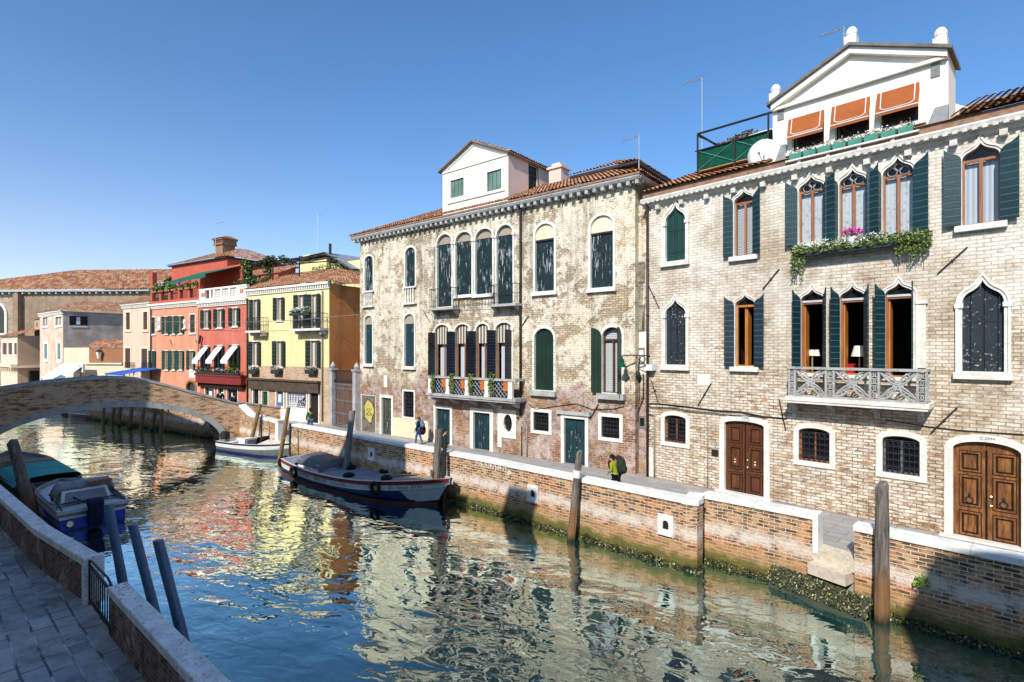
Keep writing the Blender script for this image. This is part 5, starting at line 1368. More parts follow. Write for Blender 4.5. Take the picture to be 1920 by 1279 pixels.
dentil(Yh, FY, WY, HY)
slY = R(23); uY = Vector((0, math.cos(slY), math.sin(slY)))
tile_roof(Yh, (-.2, -.3, HY + .14), (WY + .3, -.3, HY + .14), uY, 4.4, d1=4.2, pitch=.26)
tile_roof(Yh, (WY + .3, -.3, HY + .14), (WY + .3, 8, HY + .14), Vector((-math.cos(slY), 0, math.sin(slY))), 4.4, d0=4.2, d1=0.1, pitch=.26)
pipe(Yh, FY, [(604, 545), (604, 790)], .05, 'pipe_grey')
pipe(Yh, FY, [(463.5, 560), (463.5, 760)], .06, 'pipe_brown')
flowers('flower_box', 'white flowers along the rail of the upper right balcony of the yellow house', FY, ab[0] - .1, ab[1] - 1.0, ab[2] - .05, ab[4] - .12, .45, 260, 'petal_white', size=.14, flw=.8)
for i, (x, lab) in enumerate(((480, 'dry planter under the left lower window of the yellow house'), (523.5, 'dry planter under the middle lower window of the yellow house'), (588, 'dry planter under the right lower window of the yellow house'))):
    s_ = FY.s(x); z_ = FY.z(x, 701); flowers('flower_box', lab, FY, s_ - .55, s_ + .55, -.22, z_, .35, 120, 'petal_white', 'leaf_dry', 'planter_dark', group='planters under the yellow house windows', bh=.3, bd=.35, size=.14, flw=.3)

# gate to the alley between the yellow house and the plaster palace
gl = FY.w(WY, 0); ga = Vector((gl.x + .25, gl.y - .2, 0)); gb = FA.o + FA.X*.05 + Vector((-.1, -.15, 0))
FG = Frame(ga, gb - ga); WG = (gb - ga).length
gt = thing('alley_gate', 'black iron gate between stone pillars closing the alley beside the yellow house', 'gate', FG.o, FG.rot)
for x in (.0, WG - .42):
    p = MB(); p.box(x, x + .4, -.2, .2, 0, 4.0); p.box(x - .06, x + .46, -.26, .26, 4.0, 4.15); p.lathe([(.12, 4.15), (.2, 4.3), (.1, 4.5), (.02, 4.62)], (x + .2, 0, 0), 8); p.build('pillar', 'stone_grey', gt)
g = MB(); zt = 3.05
for i in range(15): x = .45 + (WG - .92)*i/14; g.tube([(x, 0, .1), (x, 0, zt)], .02, 4)
for z in (.12, 1.0, 1.9, 2.75, zt): g.box(.42, WG - .44, -.03, .03, z - .035, z + .035)
g.box(WG/2 - .04, WG/2 + .04, -.035, .035, .1, zt); g.build('gate_leaf', 'iron_grey', gt)
g = MB()
for i in range(24): x = .45 + (WG - .92)*i/23; g.tube([(x, 0, zt + .25), (x, 0, 4.0)], .018, 4)
g.box(.42, WG - .44, -.05, .05, zt + .1, zt + .28); g.box(.42, WG - .44, -.04, .04, 3.95, 4.03); g.build('railing', 'iron_black', gt)
mb = MB(); mb.box(-.5, WG + 6, 7.0, 7.4, 0, 6.0); solo(mb, 'alley_wall', 'plaster_brown', 'brown wall closing the far end of the gated alley', 'wall', FG.o, FG.rot)  # wall colour darkened to stand in for shade in the alley

# ---------------------------------------------------------------- red house
WR = 7.3; oR = oY - dY*WR; FR = Frame(oR, dY); HR = FR.z(418, 566)
Rh = thing('red_house', 'crimson house with three slanting white awnings and a white roof terrace balustrade', 'house', FR.o, FR.rot); hr = []
for a in ((378.5, 396, 582, 615), (403, 422, 580, 613.5), (431, 451, 578, 611)): fwin(Rh, hr, FR, *a, m='shutter_far_dark')
aw_ = []
for a in ((378.6, 394.7, 650, 690), (404, 421.6, 649, 691), (431.6, 451, 648, 692)): aw_.append(fwin(Rh, hr, FR, *a, m='shutter_far_dark', cur=None))
for w, a, b, z0, z1 in aw_:
    p = MB(); x0, x1 = a - .12, b + .12
    p.loft([[(x0, -.06, z1 - .05), (x1, -.06, z1 - .05)], [(x0, -1.0, z1 - 1.25), (x1, -1.0, z1 - 1.25)], [(x0, -1.0, z1 - 1.5), (x1, -1.0, z1 - 1.5)]]); o = p.build('awning', 'awning_white', w)
    p = MB(); 
    for x in (x0, x1): p.tube([(x, -.05, z1 - 1.2), (x, -1.0, z1 - 1.27)], .02, 4)
    p.build('awning_arm', 'iron_black', w)
zb1 = FR.z(418, 705); zs1 = FR.z(418, 717)
p = MB(); p.box(.1, WR - .1, -.55, 0, zb1, zb1 + .14); p.box(.15, WR - .15, -.45, 0, zs1, zb1 - .001); p.box(.1, WR - .1, -.52, 0, zs1 - .1, zs1 - .001); p.build('balcony', 'boat_red', Rh)
p = MB(); p.box(.12, WR - .12, -.57, -.5, zb1 + .141, zb1 + .19); p.box(.2, WR - .2, -.3, 0, FR.z(418, 727), zs1 - .11); p.build('shop_fascia', 'interior_dark', Rh)
p = MB()
for i in range(30): x = .2 + (WR - .4)*i/29; p.tube([(x, -.5, zb1 + .14), (x, -.5, zb1 + .75)], .018, 4)
p.tube([(.2, -.5, zb1 + .75), (WR - .2, -.5, zb1 + .75)], .025, 4); p.build('railing', 'iron_black', Rh)
for xl, xr in ((385, 402), (409, 420), (426, 446)):
    a, b = FR.s(xl), FR.s(xr); z1 = FR.z(418, 727); q = o_rect(a, b, .1, z1); hr.append(offset(q, .02)); r = MB(); r.ring(q, offset(q, .1), -.05, .08); w = r.build('shop_window', 'stone', Rh)
    r = MB(); r.face([(x, .12, z) for x, z in q]); r.build('pane', 'glass_dark', w); r = MB(); r.ring(offset(q, -.08), offset(q, .01), .06, .11); r.build('frame', 'wood_frame', w)
    r = MB(); r.box((a+b)/2 - .3, (a+b)/2 + .2, .09, .112, z1 - 1.0, z1 - .4); r.build('poster', 'paper_white', w)
box_walls(FR, WR, HR, 9, 'plaster_red', Rh, hr)
dentil(Rh, FR, WR, HR)
zp0, zp1 = HR + .14, FR.z(418, 538)
p = MB(); p.box(0, WR, -.05, .2, zp0, zp0 + .25); p.box(0, WR, -.08, .22, zp1 - .15, zp1)
for u in (.0, .22, .3, .465, .63, .79, .96): p.box(WR*u, WR*u + (.9 if u in (.0, ) else .28), -.04, .18, zp0 + .25, zp1 - .15)
p.box(WR*.8, WR, -.03, .17, zp0 + .25, zp1 - .15)
for u0, u1 in ((.34, .465), (.505, .63), (.67, .79)):
    for i in range(4):
        for j in range(4): p.torus((WR*(u0 + (u1-u0)*(i+.5)/4), .07, zp0 + .25 + (zp1 - .4 - zp0)*(j+.5)/4), WR*(u1-u0)/8*.95, .035, 'y', 8, 4)
p.build('balustrade', 'plaster_white', Rh)
p = MB()
for u in (.06, .88): p.box(WR*u - .1, WR*u + .45, -.06, -.041, zp0 + .45, zp1 - .35)
p.build('balustrade_panel', 'plaster_red', Rh)
s_, z_ = FR.q(379, 637); p = MB(); p.tube([(s_ - .1, -.2, z_ - .35), (s_ + .12, -.2, z_ + .35)], .11, 6); p.build('wall_bracket', 'iron_black', Rh)
t_ = flowers('flower_box', 'row of small flowering plants along the first floor rail of the red house', FR, .3, WR - .4, -.42, zb1 + .15, .4, 380, 'petal_white', 'leaf_dark', 'planter_dark', size=.15, flw=.25)
s_ = FR.s(444); bush('potted_bush', 'small round green bush at the right end of the red house rail', FR.w(s_, -.4, zb1 + .3), [((0, 0, .5), (.35, .3, .4), 160)], 'leaf_bright')

# ---------------------------------------------------------------- orange house
WO = 9.1; oO = oR - dY*WO; FO = Frame(oO, dY); HO = FO.z(328, 570)
Oh = thing('orange_house', 'salmon orange house with green shutters and a planted roof terrace under a green awning', 'house', FO.o, FO.rot); ho = []
g_ = dict(m='shutter_far_green')
fwin(Oh, ho, FO, 283.5, 291, 595, 626, mode='closed', m='shutter_far_dark'); fwin(Oh, ho, FO, 356, 366, 590, 624, mode='closed', m='shutter_far_brown')
for a in ((305.5, 319, 594, 626), (319.5, 332, 593, 626), (332.5, 346, 593, 625)): fwin(Oh, ho, FO, *a, **g_, cur=None, sur=.07)
fwin(Oh, ho, FO, 281, 293, 658, 690, **g_)
for a in ((306, 319, 658, 693), (319.5, 332, 658, 693), (332.5, 345.7, 658, 693)): fwin(Oh, ho, FO, *a, **g_, sur=.07)
fwin(Oh, ho, FO, 352, 366.6, 658, 693, **g_)
a, b = FO.s(350.5), FO.s(367); q = o_arch(a, b, .1, FO.z(359, 726), FO.z(359, 716)); ho.append(offset(q, .02)); p = MB(); p.ring(q, offset(q, .18), -.05, .08); w = p.build('shop_window', 'terracotta', Oh); p = MB(); p.face([(x, .12, z) for x, z in q]); p.build('pane', 'glass_dark', w)
box_walls(FO, WO, HO, 9, 'plaster_orange', Oh, ho)
dentil(Oh, FO, WO, HO); pipe(Oh, FO, [(282.6, 574), (282.6, 722)], .06, 'pipe_brown'); pipe(Oh, FO, [(371, 566), (371, 722)], .045, 'plaster_orange')
for x, y, hw, hh in ((299.5, 606, .40, .60), (347.7, 607, .25, .42)):
    s_, z_ = FO.q(x, y); p = MB(); p.box(s_ - hw*.7, s_ + hw*.7, -.1, 0, z_ - hh, z_ + hh); p.ball((s_, -.1, z_ + .1), hw*.5, .14, hh*.5, 8); p.box(s_ - hw, s_ + hw, -.2, 0, z_ - hh - .12, z_ - hh - .001); p.build('stone_relief', 'stone', Oh)
s_, z_ = FO.q(361, 701); p = MB(); p.box(s_ - .5, s_ + .5, -.04, 0, z_ - .35, z_ + .35); p.build('shop_sign', 'paper_white', Oh)
rods(Oh, FO, ((318, 637, 323, 648), (366, 637, 372, 648)))
zt0 = HO + .14; zt1 = FO.z(330, 541)
p = MB(); p.box(0, WO, .0, .25, zt0, zt0 + .3)
for i in range(6): x = WO*.96*i/5; p.box(x, x + .34, 0, .3, zt0 + .3, zt1)
p.box(0, .4, 0, .4, zt1, FO.z(288, 510)); p.build('terrace_parapet', 'plaster_vermilion', Oh)
p = MB()
for i in range(46): x = WO*i/46; p.tube([(x, .12, zt0 + .3), (x, .12, zt1 - .15)], .02, 4)
p.tube([(0, .12, zt1 - .15), (WO, .12, zt1 - .15)], .035, 4); p.build('railing', 'iron_black', Oh)
za = FO.z(330, 509); x0a, x1a = FO.s(297), FO.s(372)
p = MB(); p.loft([[(x0a, 4.0, za + .65), (x1a, 4.0, za + .75)], [(x0a, .6, za - .75), (x1a, .6, za - .45)], [(x0a, .6, za - 1.05), (x1a, .6, za - .75)]]); p.build('terrace_awning', 'awning_green', Oh)
p = MB(); p.box(0, WO, 4.0, 4.2, zt0, za + .9); p.build('terrace_wall', 'plaster_vermilion', Oh)
for i in range(7):
    x = WO*(.06 + .135*i); 
    flowers('flower_box', ['yellow green shrub in the leftmost planter of the orange terrace', 'second planter from the left on the orange terrace with leafy plants', 'third planter from the left on the orange terrace with tall green leaves', 'middle planter on the orange terrace with mixed leaves', 'planter of pink flowers right of the middle of the orange terrace', 'red flowered planter second from the right on the orange terrace', 'rightmost leafy planter on the orange terrace'][i], FO, x, x + .95, -.05, zt1 - .2, (.85, .75, .9, .6, .55, .6, .6)[i], 130, (None, 'petal_white', None, None, 'petal_pink', 'petal_red', None)[i], 'leaf_ivy' if i % 2 == 0 else 'leaf_green', 'terracotta', group='planters on the orange terrace', size=.2)

# red attic block with chimney behind the orange and red houses
FAt = Frame(oO + dY*2.5 + Vector((dY.y, -dY.x, 0))*-5.0, dY)
sA, sB = FAt.s(322), FAt.s(425); za = FAt.z(370, 493)
Th = thing('red_attic_house', 'taller red house with a hipped tile roof rising behind the roof terraces', 'house', FAt.o, FAt.rot)
p = MB(); p.box(sA, sB + .1, 0, 8, 0, za); p.build('wall', 'plaster_vermilion', Th)
p = MB(); p.box(sB + .11, sB + 8, .4, 7, 0, za - 2.2); p.build('annex', 'plaster_vermilion', Th)
p = MB(); p.box(sA - .3, sB + .4, -.3, 8.3, za + .002, za + .12); p.build('eaves', 'pipe_brown', Th)
uT = Vector((0, math.cos(R(24)), math.sin(R(24))))
tile_roof(Th, (sA - .4, -.4, za + .12), (sB + .5, -.4, za + .12), uT, 4.2, d0=3.9, d1=3.9, pitch=.3)
tile_roof(Th, (sB + .5, -.4, za + .12), (sB + .5, 8.4, za + .12), Vector((-math.cos(R(24)), 0, math.sin(R(24)))), 4.2, d0=3.9, d1=3.9, pitch=.3)
tile_roof(Th, (sB + .2, .3, za - 2.1), (sB + 8.2, .3, za - 2.1), uT, 3.0, pitch=.3)
sc_ = FAt.s(422, 2.5); zc0, zc1 = FAt.z(422, 478, 2.5), FAt.z(422, 446, 2.5)
p = MB(); p.box(sc_ - .75, sc_ + .75, 1.8, 3.2, za, zc1 - .9); p.box(sc_ - .9, sc_ + .9, 1.65, 3.35, zc1 - .9, zc1 - .75)
for i in range(5): p.box(sc_ - .85 + .4*i, sc_ - .7 + .4*i, 1.7, 3.3, zc1 - .75, zc1 - .35)
p.box(sc_ - .95, sc_ + .95, 1.6, 3.4, zc1 - .35, zc1 - .2); ch = p.build('chimney', 'brick_band', Th)
p = MB(); p.loft([[(sc_ - 1.05, 1.5, zc1 - .2), (sc_ + 1.05, 1.5, zc1 - .2), (sc_ + 1.05, 3.5, zc1 - .2), (sc_ - 1.05, 3.5, zc1 - .2)], [(sc_ - .7, 2.2, zc1 + .1), (sc_ + .7, 2.2, zc1 + .1), (sc_ + .7, 2.8, zc1 + .1), (sc_ - .7, 2.8, zc1 + .1)]], True, True); p.build('chimney_cap', 'terracotta', ch)

# pergola with climbing vine on the terrace
pg = thing('pergola', 'iron roof pergola with thin beams above the terrace of the red house', 'pergola', FY.w(0, 2.0), FY.rot)
zP = FY.z(520, 487, 2); g = MB(); xa, xb = FY.s(466, 2), FY.s(588, 2)
for y in (0, 1.2, 2.4): g.tube([(xa, y, zP + .3*y*.2), (xb, y, zP - .15)], .05, 5)
for i in range(6): x = xa + (xb - xa)*i/5; g.tube([(x, 0, zP), (x, 2.4, zP + .1)], .035, 4)
for i in (0, 2, 4): x = xa + (xb - xa)*i/5; g.tube([(x, 0, HY), (x, 0, zP)], .06, 5)
g.build('frame', 'iron_black', pg)
vparts = []
rv_ = random.Random(4)
for i in range(16):
    u = i/15; vparts.append(((xa + (xb - xa)*u*.62 + rv_.uniform(-.2, .2), rv_.uniform(-.3, .6), zP + rv_.uniform(-.25, .2)), (.55, .35, .22), 60))
for i in range(7): vparts.append(((xa + .2 + rv_.uniform(-.3, .5), -.2, zP - .4*i), (.55, .4, .4), 110))
for i in range(5): vparts.append(((xa + 2.7 + rv_.uniform(-.2, .2), .2, zP - .45*i), (.32, .3, .35), 60))
for i in range(7): vparts.append(((xa + .6*i - .4, -.4, HY + .75 + rv_.uniform(0, .4)), (.6, .4, .5), 110))
vn = thing('climbing_vine', 'green vine climbing over the roof pergola and terrace rail', 'vine', FY.w(0, 2.0), FY.rot)
f = MB()
for c, r, n in vparts: f.leaves(c, r, n, .2, rv_)
f.build('foliage', 'leaf_dark', vn, recalc=False)
f = MB()
for c, r, n in vparts[16:]: f.leaves((c[0] - .1, c[1] - .15, c[2] + .1), r, n//3, .18, rv_)
f.build('sun_painted_foliage', 'leaf_ivy', vn, recalc=False)  # lighter leaf colour paints sunlight onto the outer vine
f = MB(); f.tube([(xa + .1, 0, HY), (xa + .2, .1, zP - 1), (xa + .6, .1, zP)], [.07, .05, .03], 5); f.build('stem', 'wood_pole_tan', vn)
bush('terrace_shrub', 'loose green shrub between the yellow attic and the pergola', FY.w(FY.s(603, 5), 5, HY + 1.2), [((0, 0, .9), (.9, .6, .6), 200), ((1.2, 0, 1.0), (.9, .6, .6), 200), ((2.1, .1, 1.3), (.5, .4, .4), 90)], 'leaf_ivy', size=.2)

# yellow attic house behind
FT = Frame(FY.w(0, 6.0), dY); sA, sB = FT.s(563), FT.s(612); sC = FT.s(668, 0)
zt_ = FT.z(600, 484); T2 = thing('yellow_attic_house', 'small yellow penthouse with a pale sloping roof behind the yellow house', 'house', FT.o, FT.rot)
p = MB(); p.box(sA, sB, 0, 5, 0, zt_); p.box(sB + .002, sC, .5, 5, 0, zt_ - .5); p.build('wall', 'plaster_yellow', T2)
p = MB(); p.loft([[(sA - .4, -.5, zt_ + .0), (sB + .3, -.5, zt_ + .25), (sC, -.5, zt_ - 1.5)], [(sA - .4, 5.4, zt_ + .2), (sB + .3, 5.4, zt_ + .45), (sC, 5.4, zt_ - 1.3)]]); p.loft([[(sA - .4, -.5, zt_ + .12), (sB + .3, -.5, zt_ + .37), (sC, -.5, zt_ - 1.38)], [(sA - .4, 5.4, zt_ + .32), (sB + .3, 5.4, zt_ + .57), (sC, 5.4, zt_ - 1.18)]]); p.build('roof', 'lead_grey', T2)
p = MB(); p.box(FT.s(575) - .1, FT.s(575) + 1.2, -.03, .0, zt_ - 2.6, zt_ - 1.4); p.build('window', 'glass_dark', T2)
p = MB(); xq = FT.s(560); p.box(xq - .35, xq + .35, 1, 1.7, zt_ - 1.5, zt_ + .55); p.box(xq - .5, xq + .5, .85, 1.85, zt_ + .55, zt_ + .7); p.build('chimney', 'plaster_yellow', T2)
p = MB(); xq = FT.s(619, -.2); p.tube([(xq, -.2, zt_ - 3), (xq, -.2, FT.z(619, 457, -.2))], .12, 8); p.build('flue', 'iron_black', T2)

# ---------------------------------------------------------------- pink house, far left of the row
WP = 5.9; oP = oO - dY*WP; FP = Frame(oP, dY); HP = FP.z(255, 571)
Ph = thing('pink_house', 'narrow pale pink house with tall plain windows at the left end of the row', 'house', FP.o, FP.rot); hp = []
for a in ((236.6, 244, 586, 618), (269, 276.6, 585, 618), (235, 244.7, 653, 690), (265.6, 276.6, 654, 691)): fwin(Ph, hp, FP, *a, mode='closed', m='shutter_far_brown', sur=.2, surm='plaster_cream')
box_walls(FP, WP, HP, 9, 'plaster_pink', Ph, hp); dentil(Ph, FP, WP, HP)
tile_roof(Ph, (-.2, -.4, HP + .14), (WP + .1, -.4, HP + .14), Vector((0, math.cos(R(20)), math.sin(R(20)))), 3.6, pitch=.3)
for xl, xr in ((234, 246), (265, 277)): iron_balcony(Ph, FP, xl, xr, 680, 691, .35, 8)

# ---------------------------------------------------------------- houses closing the canal
cD = Vector((-50.5, 60.0, 0)); FD = Frame(cD + Vector((-.8, .6, 0))*9.7, Vector((.8, -.6, 0)))
Dh = thing('peeling_house', 'peeling salmon and grey corner house with a hipped tile roof at the canal end', 'house', FD.o, FD.rot); hd_ = []
HD = FD.z(100, 586)
for a in ((80, 90, 595, 611), (104, 115.6, 594, 610)): fwin(Dh, hd_, FD, *a, mode='glass', m='shutter_far_dark', cur='curtain_white', sur=.2)
for a in ((83, 89, 645, 673), (108, 114, 644, 674)): fwin(Dh, hd_, FD, *a, mode='closed', m='shutter_pale_green', sur=.3, surm='plaster_white')
box_walls(FD, 9.7, HD, 6.5, 'plaster_salmon', Dh, hd_, side_m='plaster_grey')
FD2 = Frame(cD, Vector((.6, .8, 0)))
a, b = FD2.s(130), FD2.s(164); z0, z1 = FD2.z(147, 610), FD2.z(147, 593)
p = MB(); p.box(9.7, 9.74, a, b, z0, z1); w = p.build('window', 'glass_dark', Dh); p = MB(); p.box(9.741, 9.76, a, b, z0 - .25, z0 - .05); p.build('sill', 'stone', w)
p = MB(); p.box(9.75, 9.79, a + (b-a)*.38, a + (b-a)*.58, z0 + .1, z1 - .1); p.build('curtain', 'curtain_white', w)
dentil(Dh, FD, 9.7, HD)
uD = Vector((0, math.cos(R(22)), math.sin(R(22))))
tile_roof(Dh, (-.3, -.4, HD + .14), (10.1, -.4, HD + .14), uD, 3.6, d0=3.3, d1=3.3, pitch=.3)
tile_roof(Dh, (10.1, -.4, HD + .14), (10.1, 7, HD + .14), Vector((-math.cos(R(22)), 0, math.sin(R(22)))), 3.6, d0=3.3, d1=.3, pitch=.3)
# low annex with pharmacy cross
pa, pb = Vector((-.841*58.5, 58.5, 0)), Vector((-.729*57.2, 57.2, 0)); FX_ = Frame(pa, pb - pa); WX = (pb - pa).length
zl0 = FX_.z(200, 683)
Xh = thing('pharmacy_annex', 'low cream annex with small windows and a tan upper terrace wall beside the pharmacy', 'building', FX_.o, FX_.rot); hx = []
for a in ((168, 177, 703, 712), (191, 198, 704, 712)): fwin(Xh, hx, FX_, *a, mode='glass', cur=None, sur=.12)
box_walls(FX_, WX, zl0, 5, 'plaster_cream', Xh, hx)
p = MB(); s1_ = FX_.s(167); z1 = FX_.z(143, 652); p.box(0, s1_, .02, .3, zl0 + .002, z1); p.build('terrace_wall', 'plaster_cream', Xh)
p = MB(); z2 = FX_.z(200, 654); p.box(s1_ + .02, WX, -.02, .3, zl0 + .14, z2); p.build('terrace_wall', 'plaster_brown', Xh)
p = MB(); p.box(s1_ - .4, WX, -.2, .1, zl0 + .002, zl0 + .13); p.build('cornice', 'plaster_white', Xh)
tile_roof(Xh, (FX_.s(161, 1), .6, z2 + .05), (WX, .6, z2 + .05), Vector((0, math.cos(R(25)), math.sin(R(25)))), 2.4, pitch=.3)
wl = thing('wall_lantern', 'white glass lantern on the brown terrace wall near the pharmacy', 'lantern', FX_.w(FX_.s(190.5), -.3, FX_.z(190.5, 665)), FX_.rot)
p = MB(); p.lathe([(.10, -.45), (.15, -.4), (.28, .30), (.30, .31)], (0, 0, 0), 6); p.build('glass', 'lamp_cream', wl); p = MB(); p.lathe([(.34, .311), (.22, .42), (.05, .55)], (0, 0, 0), 6); p.tube([(0, 0, .5), (0, .3, .75)], .04, 4); p.build('cap', 'iron_black', wl)
s_, z_ = FX_.q(152, 690, -1.2)
cr = thing('pharmacy_sign', 'white box sign with a green cross above the canal end', 'sign', FX_.w(s_, -1.2, z_), FX_.rot)
p = MB(); p.box(-.36, .36, -.12, .12, -.45, .42); p.build('box', 'white_plastic', cr); p = MB(); p.box(-.08, .08, -.14, -.121, -.26, .26); p.box(-.26, -.081, -.14, -.121, -.08, .08); p.box(.081, .26, -.14, -.121, -.08, .08); p.build('cross', 'sign_green', cr)
p = MB(); p.box(-.06, .06, -.05, .05, -z_, -.45); p.build('post', 'wood_frame', cr)
s_, z_ = FX_.q(110, 695, -2.5)
aw3 = thing('shop_awning', 'wide cream awning over the shop at the canal end', 'awning', FX_.w(FX_.s(127, -1.5), -1.5, 0), FX_.rot)
hwA = 1.75; z0, z1 = FX_.z(127, 709, -2.5), FX_.z(127, 681, -1)
p = MB(); p.loft([[(-hwA*.72, .6, z1), (hwA, .6, z1)], [(-hwA*1.1, -1.2, z0), (hwA*.55, -1.2, z0)], [(-hwA*1.1, -1.2, z0 - .2), (hwA*.55, -1.2, z0 - .2)]]); p.build('canvas', 'awning_white', aw3)
p = MB()
for x in (-1.8, .9): p.tube([(x, -1.2, 0), (x, -1.2, z0)], .05, 5)
p.build('pole', 'iron_grey', aw3)
s_, z_ = FP.q(253, 690, -2.4)
aw4 = thing('cafe_awning', 'bright blue awning in front of the pink house', 'awning', FP.w(FP.s(252, -1.5), -1.5, 0), FP.rot)
z0, z1 = FP.z(250, 703, -3), FP.z(250, 689, -.5)
p = MB(); p.loft([[(-2.0, 1.4, z1), (2.0, 1.4, z1)], [(-2.5, -1.5, z0), (1.6, -1.5, z0)], [(-2.5, -1.5, z0 - .12), (1.6, -1.5, z0 - .12)]]); p.build('canvas', 'awning_blue', aw4)
p = MB()
for x in (-2.3, 1.4): p.tube([(x, -1.4, 0), (x, -1.4, z0)], .05, 5)
p.build('pole', 'iron_grey', aw4)
# small tan house at far left
cE = Vector((-61.2, 66.0, 0)); FE = Frame(cE + Vector((-.8, .6, 0))*9, Vector((.8, -.6, 0)))
Eh = thing('tan_house', 'low tan house with a stubby roof turret at the far left', 'house', FE.o, FE.rot); he = []
HE = FE.z(20, 630)
for a in ((5, 13, 643, 665), (16, 23, 643, 665), (27, 32, 643, 665)): fwin(Eh, he, FE, *a, mode='closed', m='shutter_far_brown', sur=.1)
box_walls(FE, 9, HE, 9, 'plaster_pink', Eh, he, side_m='plaster_tan')
p = MB(); zz = FE.z(20, 686); p.box(-.2, 9.05, -.7, -.02, zz - .1, zz + .25)
for i in range(8): p.box(.3 + i*1.1, .6 + i*1.1, -.5, -.02, zz - .5, zz - .101)
p.box(9.002, 9.5, -.7, 8, zz - .2, zz + .05); p.build('string_course', 'plaster_cream', Eh)
p = MB(); p.box(9.01, 9.04, 1.0, 3.2, .2, zz - .6); p.build('shop_window', 'glass_dark', Eh)
tile_roof(Eh, (-.3, -.4, HE), (9.5, -.4, HE), Vector((0, math.cos(R(18)), math.sin(R(18)))), 4.5, pitch=.3)
p = MB(); FE2 = Frame(cE, Vector((.6, .8, 0)))
zT0, zT1 = FE2.z(52, 640), FE2.z(52, 596)
p.box(6.0, 8.6, 2.2, 6, HE, zT1); tu = p.build('turret', 'plaster_tan', Eh)
p = MB(); p.box(7.0, 7.5, 2.15, 2.199, HE + 1.2, zT1 - .5); p.build('window', 'glass_dark', tu)
tile_roof(tu, (5.7, 1.9, zT1), (9.0, 1.9, zT1), Vector((0, math.cos(R(24)), math.sin(R(24)))), 2.6, pitch=.3)
# great hall
FH = Frame((-.985*92, 92, 0), Vector((1, -.06, 0))); WH = FH.s(282)
Hh = thing('church_hall', 'huge brick hall with a long tiled roof behind the houses at the left', 'hall', FH.o, FH.rot)
zE0 = FH.z(10, 536); zE1 = FH.z(278, 553)
zE_ = (zE0 + zE1)/2
p = MB(); p.box(-12, WH, 0, 14, 0, zE_ - .3); p.build('wall', 'brick_hall', Hh)
x_ = FH.s(46); p = MB(); p.box(x_, WH - .2, -.3, -.01, 0, zE_ - 1.0); p.build('buttress_wall', 'hall_render', Hh)
p = MB(); p.box(x_ - .9, x_ - .002, -1.2, -.01, 0, zE_ - .6); p.build('buttress', 'hall_render', Hh)
p = MB(); p.box(-12.5, WH + .5, -1.0, 0, zE_ - .3, zE_ - .05)
for i in range(24): x = i*1.2; p.box(x, x + .3, -.8, -.001, zE_ - .65, zE_ - .301)
p.build('eaves', 'stone_grey', Hh)
uH = Vector((0, math.cos(R(27)), math.sin(R(27))))
zr_ = FH.z(120, 507, 8)
LR_ = (zr_ - zE_)/math.sin(R(27))
tile_roof(Hh, (-12.5, -1.1, zE_), (WH + .5, -1.1, zE_), uH, LR_, d0=12+FH.s(73), d1=.3, pitch=.5, row=.7, amp=.12)
sA, sB = FH.s(192, 4.5), FH.s(335, 4.5); z0 = FH.z(240, 530, 4.5); z1 = FH.z(240, 506, 9)
tile_roof(Hh, (sA, 4.5, z0), (sB, 4.5, z0 ), uH, (z1 - z0)/math.sin(R(27))+.4, d0=3, pitch=.5, row=.7, amp=.12)
p = MB(); p.box(sA + .2, sB, 4.7, 12, zE_, z0 - .05); p.build('raised_wall', 'plaster_brown', Hh)
s_, z_ = FH.q(-2, 600); p = MB(); pp = o_arch(s_ - 1.2, s_ + 1.2, FH.z(0, 625), FH.z(0, 590), FH.z(0, 572)); p.ring(pp, offset(pp, .4), -.2, .0); w = p.build('window', 'stone', Hh); p = MB(); p.face([(x, -.05, z) for x, z in pp]); p.build('pane', 'glass_dark', w)

for i, (px, py, lab) in enumerate(((20, 742, 'left of two bright green potted bushes by the shop at the far left'), (37, 743, 'right of two bright green potted bushes by the shop at the far left'))):
    v = at_depth(px, py, 57); bush('potted_bush', lab, (v.x, v.y, 0), [((0, 0, v.z), (.45, .4, .55), 200), ((.1, 0, v.z - .7), (.3, .3, .4), 80)], 'leaf_bright', size=.2, group='bushes by the far shop')
# ================================================================ ground, water, banks
def sheet(name, pts, z, m):
    mb = MB(); mb.face([(x, y, z) for x, y in pts]); return structure(mb.build(name, m))
sheet('ground', [(-900, -900), (900, -900), (900, 900), (-900, 900)], -1.75, 'mud')
sheet('water', [(-320, -60), (140, -60), (140, 330), (-320, 330)], WATER, 'water')
RB = [(17.4, 5.1), (9.5, 13.2), (8.88, 13.83), (8.3, 14.75), (6.05, 16.85), (5.55, 16.0), (-1.34, 22.4), (-13.6, 32.7), (-19.0, 37.2), (-21.5, 39.3), (-46, 54.6), (-90, 64), (-300, 90), (-300, 320), (120, 320), (120, 5)]
def inset(poly, d):
    ar = sum(a[0]*b[1] - b[0]*a[1] for a, b in zip(poly, poly[1:] + poly[:1]))
    return offset(poly, -d if ar > 0 else d)
RB = inset(RB, .12); LBK_IN = .12
mb = MB(); mb.loft([[(x, y, -1.7) for x, y in RB], [(x, y, 0) for x, y in RB]], True)
vs = [mb.v((x, y, 0)) for x, y in RB]
for t in tessellate_polygon([[Vector((x, y, 0)) for x, y in RB]]): mb.bm.faces.new([vs[i] for i in t])
structure(mb.build('pavement', 'paving_light', recalc=False))
LBK = [(6.0, -1.2), (-1.0, 4.8), (-3.88, 7.29), (-7.6, 10.46), (-9.0, 11.7), (-11.96, 13.75), (-17.2, 17.9), (-28, 26.5), (-62, 48), (-300, 70), (-300, -60), (40, -60), (40, -30)]
LBK = inset(LBK, .12)
mb = MB(); mb.loft([[(x, y, -1.7) for x, y in LBK], [(x, y, 0) for x, y in LBK]], True)
